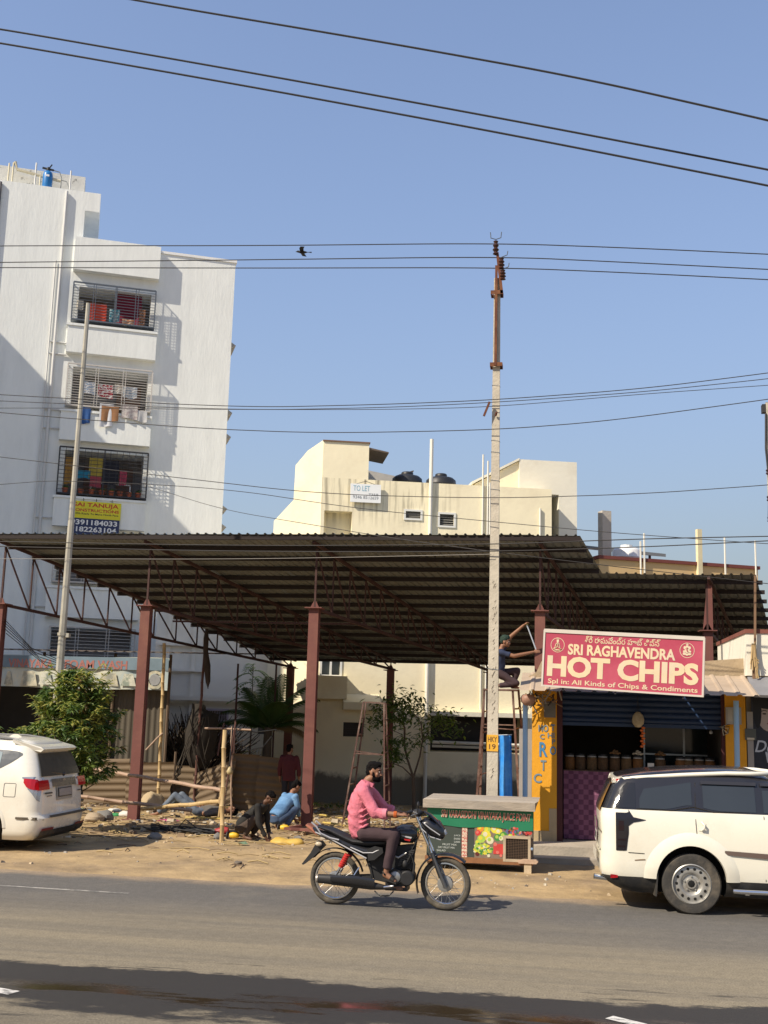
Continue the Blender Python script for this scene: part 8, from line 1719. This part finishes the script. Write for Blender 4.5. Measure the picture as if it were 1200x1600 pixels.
# palm
plx, ply = -8.055, 31.0
pa = thing('coconut_palm', 'young coconut palm with arching fronds behind the tin fence', 'palm', (plx, ply, -.35))
mb = MB(); mb.tube([(0, 0, -.1), (.02, 0, .5), (.04, 0, 2.2)], [.17, .14, .11], 10); obj('trunk', mb, M('palm_trunk', (.10, .075, .05), .9, .2, 5, .5, 20), pa)
pm_ = [leafmat('palm_green', (.045, .090, .024), .2), leafmat('palm_brown', (.16, .10, .04), .2)]
for i, (az, el, L, dr, mi) in enumerate(((2.9, .75, 2.1, 1.3, 0), (3.3, .5, 1.9, 1.2, 0), (1.9, 1.30, 2.1, .5, 0), (1.3, 1.35, 2.2, .55, 0), (.2, 1.0, 2.2, 1.25, 0), (-.3, .8, 2.0, 1.6, 0), (5.2, 1.05, 1.8, 1.2, 0), (4.2, 1.0, 1.8, 1.1, 0), (.6, 1.15, 2.2, .9, 0), (2.5, 1.1, 2.1, .8, 0), (5.9, .35, 1.7, 1.3, 1), (3.9, .65, 1.6, 1.4, 0), (.0, .55, 1.9, 1.5, 0))):
    mb = MB(); pts = []; p = Vector((.04, 0, 2.1)); h = Vector((cos(az), sin(az), 0)); n = 16; e = el
    for k in range(n + 1): pts.append(p.copy()); p = p + (h*cos(e) + Vector((0, 0, sin(e))))*L*.78/n; e -= dr*(.3 + 1.4*k/n)/n
    mb.tube(pts, [.030*(1 - k/n*.85) for k in range(n + 1)], 5, mi)
    for k in range(2, n + 1):
        for sd in (-1, 1):
            for h2 in (0, .5):
                if k == n and h2: continue
                q0 = pts[k] if h2 == 0 else pts[k].lerp(pts[min(n, k + 1)], .5); d = (pts[min(n, k)] - pts[max(0, k - 1)]).normalized(); s_ = d.cross(Vector((0, 0, 1))); s_ = (s_.normalized() if s_.length > .05 else Vector((1, 0, 0)))*sd
                l = .52*sin(pi*min(.97, .18 + .8*k/n))**.6; dd = (s_*.8 + d*.75 + Vector((0, 0, -.35))).normalized(); w = .018
                mb.add([q0 - d*w, q0 + dd*l*.5 - d*w*1.3 + Vector((0, 0, .02)), q0 + dd*l + Vector((0, 0, -.12*l)), q0 + dd*l*.5 + d*w*1.3 + Vector((0, 0, .02)), q0 + d*w], [(0, 1, 3, 4), (1, 2, 3)], mi)
    obj('frond', mb, pm_, pa, fixn=False)
# norfolk-like feathery tree
fy = 33.0; ft_ = thing('feathery_tree', 'slender young tree with layered feathery leaves in front of the white house', 'tree', (-9.083, fy, -.4))
mb = MB(); zt_f = 3.678 + .4; mb.tube([(0, 0, 0), (.03, 0, zt_f*.5), (.0, 0, zt_f)], [.035, .025, .01], 6); obj('trunk', mb, bark, ft_)
fm_ = [leafmat('feather_green', (.085, .15, .055), .3), leafmat('feather_lime', (.16, .22, .05), .3)]
for i in range(16):
    for lo, hi, mi in ((.66, .99, 0), (.14, .36, 1)):
        if mi and i > 9: continue
        z = zt_f*(lo + (hi - lo)*(i/15 if not mi else i/9)); az = i*2.4; L = (.72 - .34*(i/15)) if not mi else .42
        mb = MB(); h = Vector((cos(az), sin(az), 0)); pts = [Vector((0, 0, z)) + h*L*k/6 + Vector((0, 0, .10*k/6 - .22*(k/6)**2)) for k in range(7)]; mb.tube(pts, .008, 4, mi)
        for k in range(1, 7):
            for sd in (-1, 1): d = (pts[k] - pts[k-1]).normalized(); s_ = d.cross(Vector((0, 0, 1))).normalized()*sd; leaf(mb, pts[k], s_*.8 + d*.7 + Vector((0, 0, .1)), Vector((0, 0, 1)), .24, .034, mi)
        obj('leaf_spray', mb, fm_, ft_, fixn=False)
# thin tree against the cream wall
ty = 30.6; tt = thing('slender_tree', 'thin multi stemmed tree with sparse dark leaves against the cream wall', 'tree', (-3.811, ty, -.35))
mb = MB(); tips = []
def br_(p, e, r0, r1, bow=.1):
    p, e = Vector(p), Vector(e); m = p.lerp(e, .5) + Vector((bow, 0, .08)); mb.tube([p, m, e], [r0, (r0+r1)/2, r1], 6); return e
ox_, zo = tt.location.x, tt.location.z
def PT(x, y, z): return Vector((x - ox_, y - ty, z - zo))
b0 = br_((0, 0, 0), PT(*(-3.849, 30.6, 0.649)), .06, .05, 0)
ends = [br_(b0, PT(*(-4.085, 30.4, 1.488)), .035, .025, -.05), br_(b0, PT(*(-3.639, 30.7, 1.613)), .03, .02, .05), br_(b0, PT(*(-4.39, 30.2, 1.033)), .02, .012, 0)]
up1 = [br_(ends[0], PT(*(-4.264, 30.3, 2.277)), .025, .015), br_(ends[0], PT(*(-4.21, 30.6, 2.672)), .022, .012, .02), br_(ends[1], PT(*(-3.906, 30.6, 2.389)), .018, .012, .1), br_(ends[1], PT(*(-3.529, 30.9, 1.919)), .015, .01), br_(ends[0], PT(*(-4.399, 30.1, 1.904)), .015, .008)]
obj('trunk', mb, bark, tt)
mb = MB()
def clump(u, n, R0, tm=(0, 0, 1)):
    c = PT(*u)
    for _ in range(n):
        v = Vector((RT.gauss(0, R0), RT.gauss(0, R0*.8), RT.gauss(0, R0*.8))); a = RT.random()*6.28; leaf(mb, c + v, Vector((cos(a), sin(a), RT.uniform(-.8, .3))), Vector((RT.uniform(-.4, .4), RT.uniform(-.4, .4), 1)), RT.uniform(.13, .24), RT.uniform(.025, .045), RT.choice(tm))
for u, n, R0 in (((-4.444, 30.3, 2.526), 150, .24), ((-4.127, 30.5, 2.673), 150, .24), ((-4.229, 30.3, 2.278), 150, .22), ((-3.821, 30.6, 2.511), 90, .2), ((-4.614, 30.1, 2.2), 60, .16), ((-4.301, 30.2, 1.57), 110, .16), ((-4.271, 30.3, 1.2), 90, .14), ((-4.383, 30.1, 1.319), 60, .12), ((-3.887, 30.6, 1.573), 60, .14), ((-3.526, 30.9, 1.782), 60, .14), ((-3.188, 31.3, 2.098), 120, .25), ((-3.382, 31.1, 2.232), 90, .22), ((-2.939, 31.5, 1.964), 70, .2), ((-4.855, 30.0, 2.093), 40, .15), ((-4.674, 30.0, 2.434), 60, .15)): clump(u, n, R0)
obj('crown', mb, lf, tt, fixn=False)
mb = MB()
for q in range(90): a = RT.random()*6.28; leaf(mb, Vector((RT.uniform(-.5, .5), RT.uniform(-.3, .3), RT.uniform(0, .12))), Vector((cos(a), sin(a), 1.0)), Vector((0, 0, 1)), RT.uniform(.08, .2), .02, RT.choice((0, 1, 3)))
t = thing('weed', 'low weeds growing along the foot of the cream wall left of the ladder', 'plant', (-6.389, 31.5, gz(-6.389, 31.5))); obj('foliage', mb, lf, t, fixn=False)

# the bird
bd = thing('bird', 'dark bird gliding in the sky just above a wire', 'bird', (-5.9, 24.0, 12.85), radians(-172)); bd.scale = (.8, .8, .8); bf = M('bird_black', (.012, .012, .013), .7, .1)
mb = MB(); etube(mb, [((-.17, 0, .0), .010, .004), ((-.08, 0, .0), .045, .035), ((.02, 0, .0), .055, .045), ((.09, 0, .01), .03, .03), ((.12, 0, .018), .034, .034), ((.15, 0, .015), .018, .018), ((.19, 0, .005), .003, .004)], 10); obj('body', mb, bf, bd, smooth=60)
for sd in (-1, 1):
    mb = MB(); mb.add([(.06, sd*.03, .02), (.07, sd*.16, .055), (.02, sd*.34, .03), (-.10, sd*.36, .02), (-.06, sd*.2, .03), (-.05, sd*.04, .015)], [(0, 1, 2, 3, 4, 5)]); mb.add([(.06, sd*.03, .012), (.07, sd*.16, .047), (.02, sd*.34, .024), (-.10, sd*.36, .015), (-.06, sd*.2, .022), (-.05, sd*.04, .007)], [(5, 4, 3, 2, 1, 0)]); obj('wing', mb, bf, bd)
mb = MB(); mb.add([(-.15, .012, 0), (-.28, .05, 0), (-.28, -.05, 0), (-.15, -.012, 0)], [(0, 1, 2, 3)]); obj('tail', mb, bf, bd)
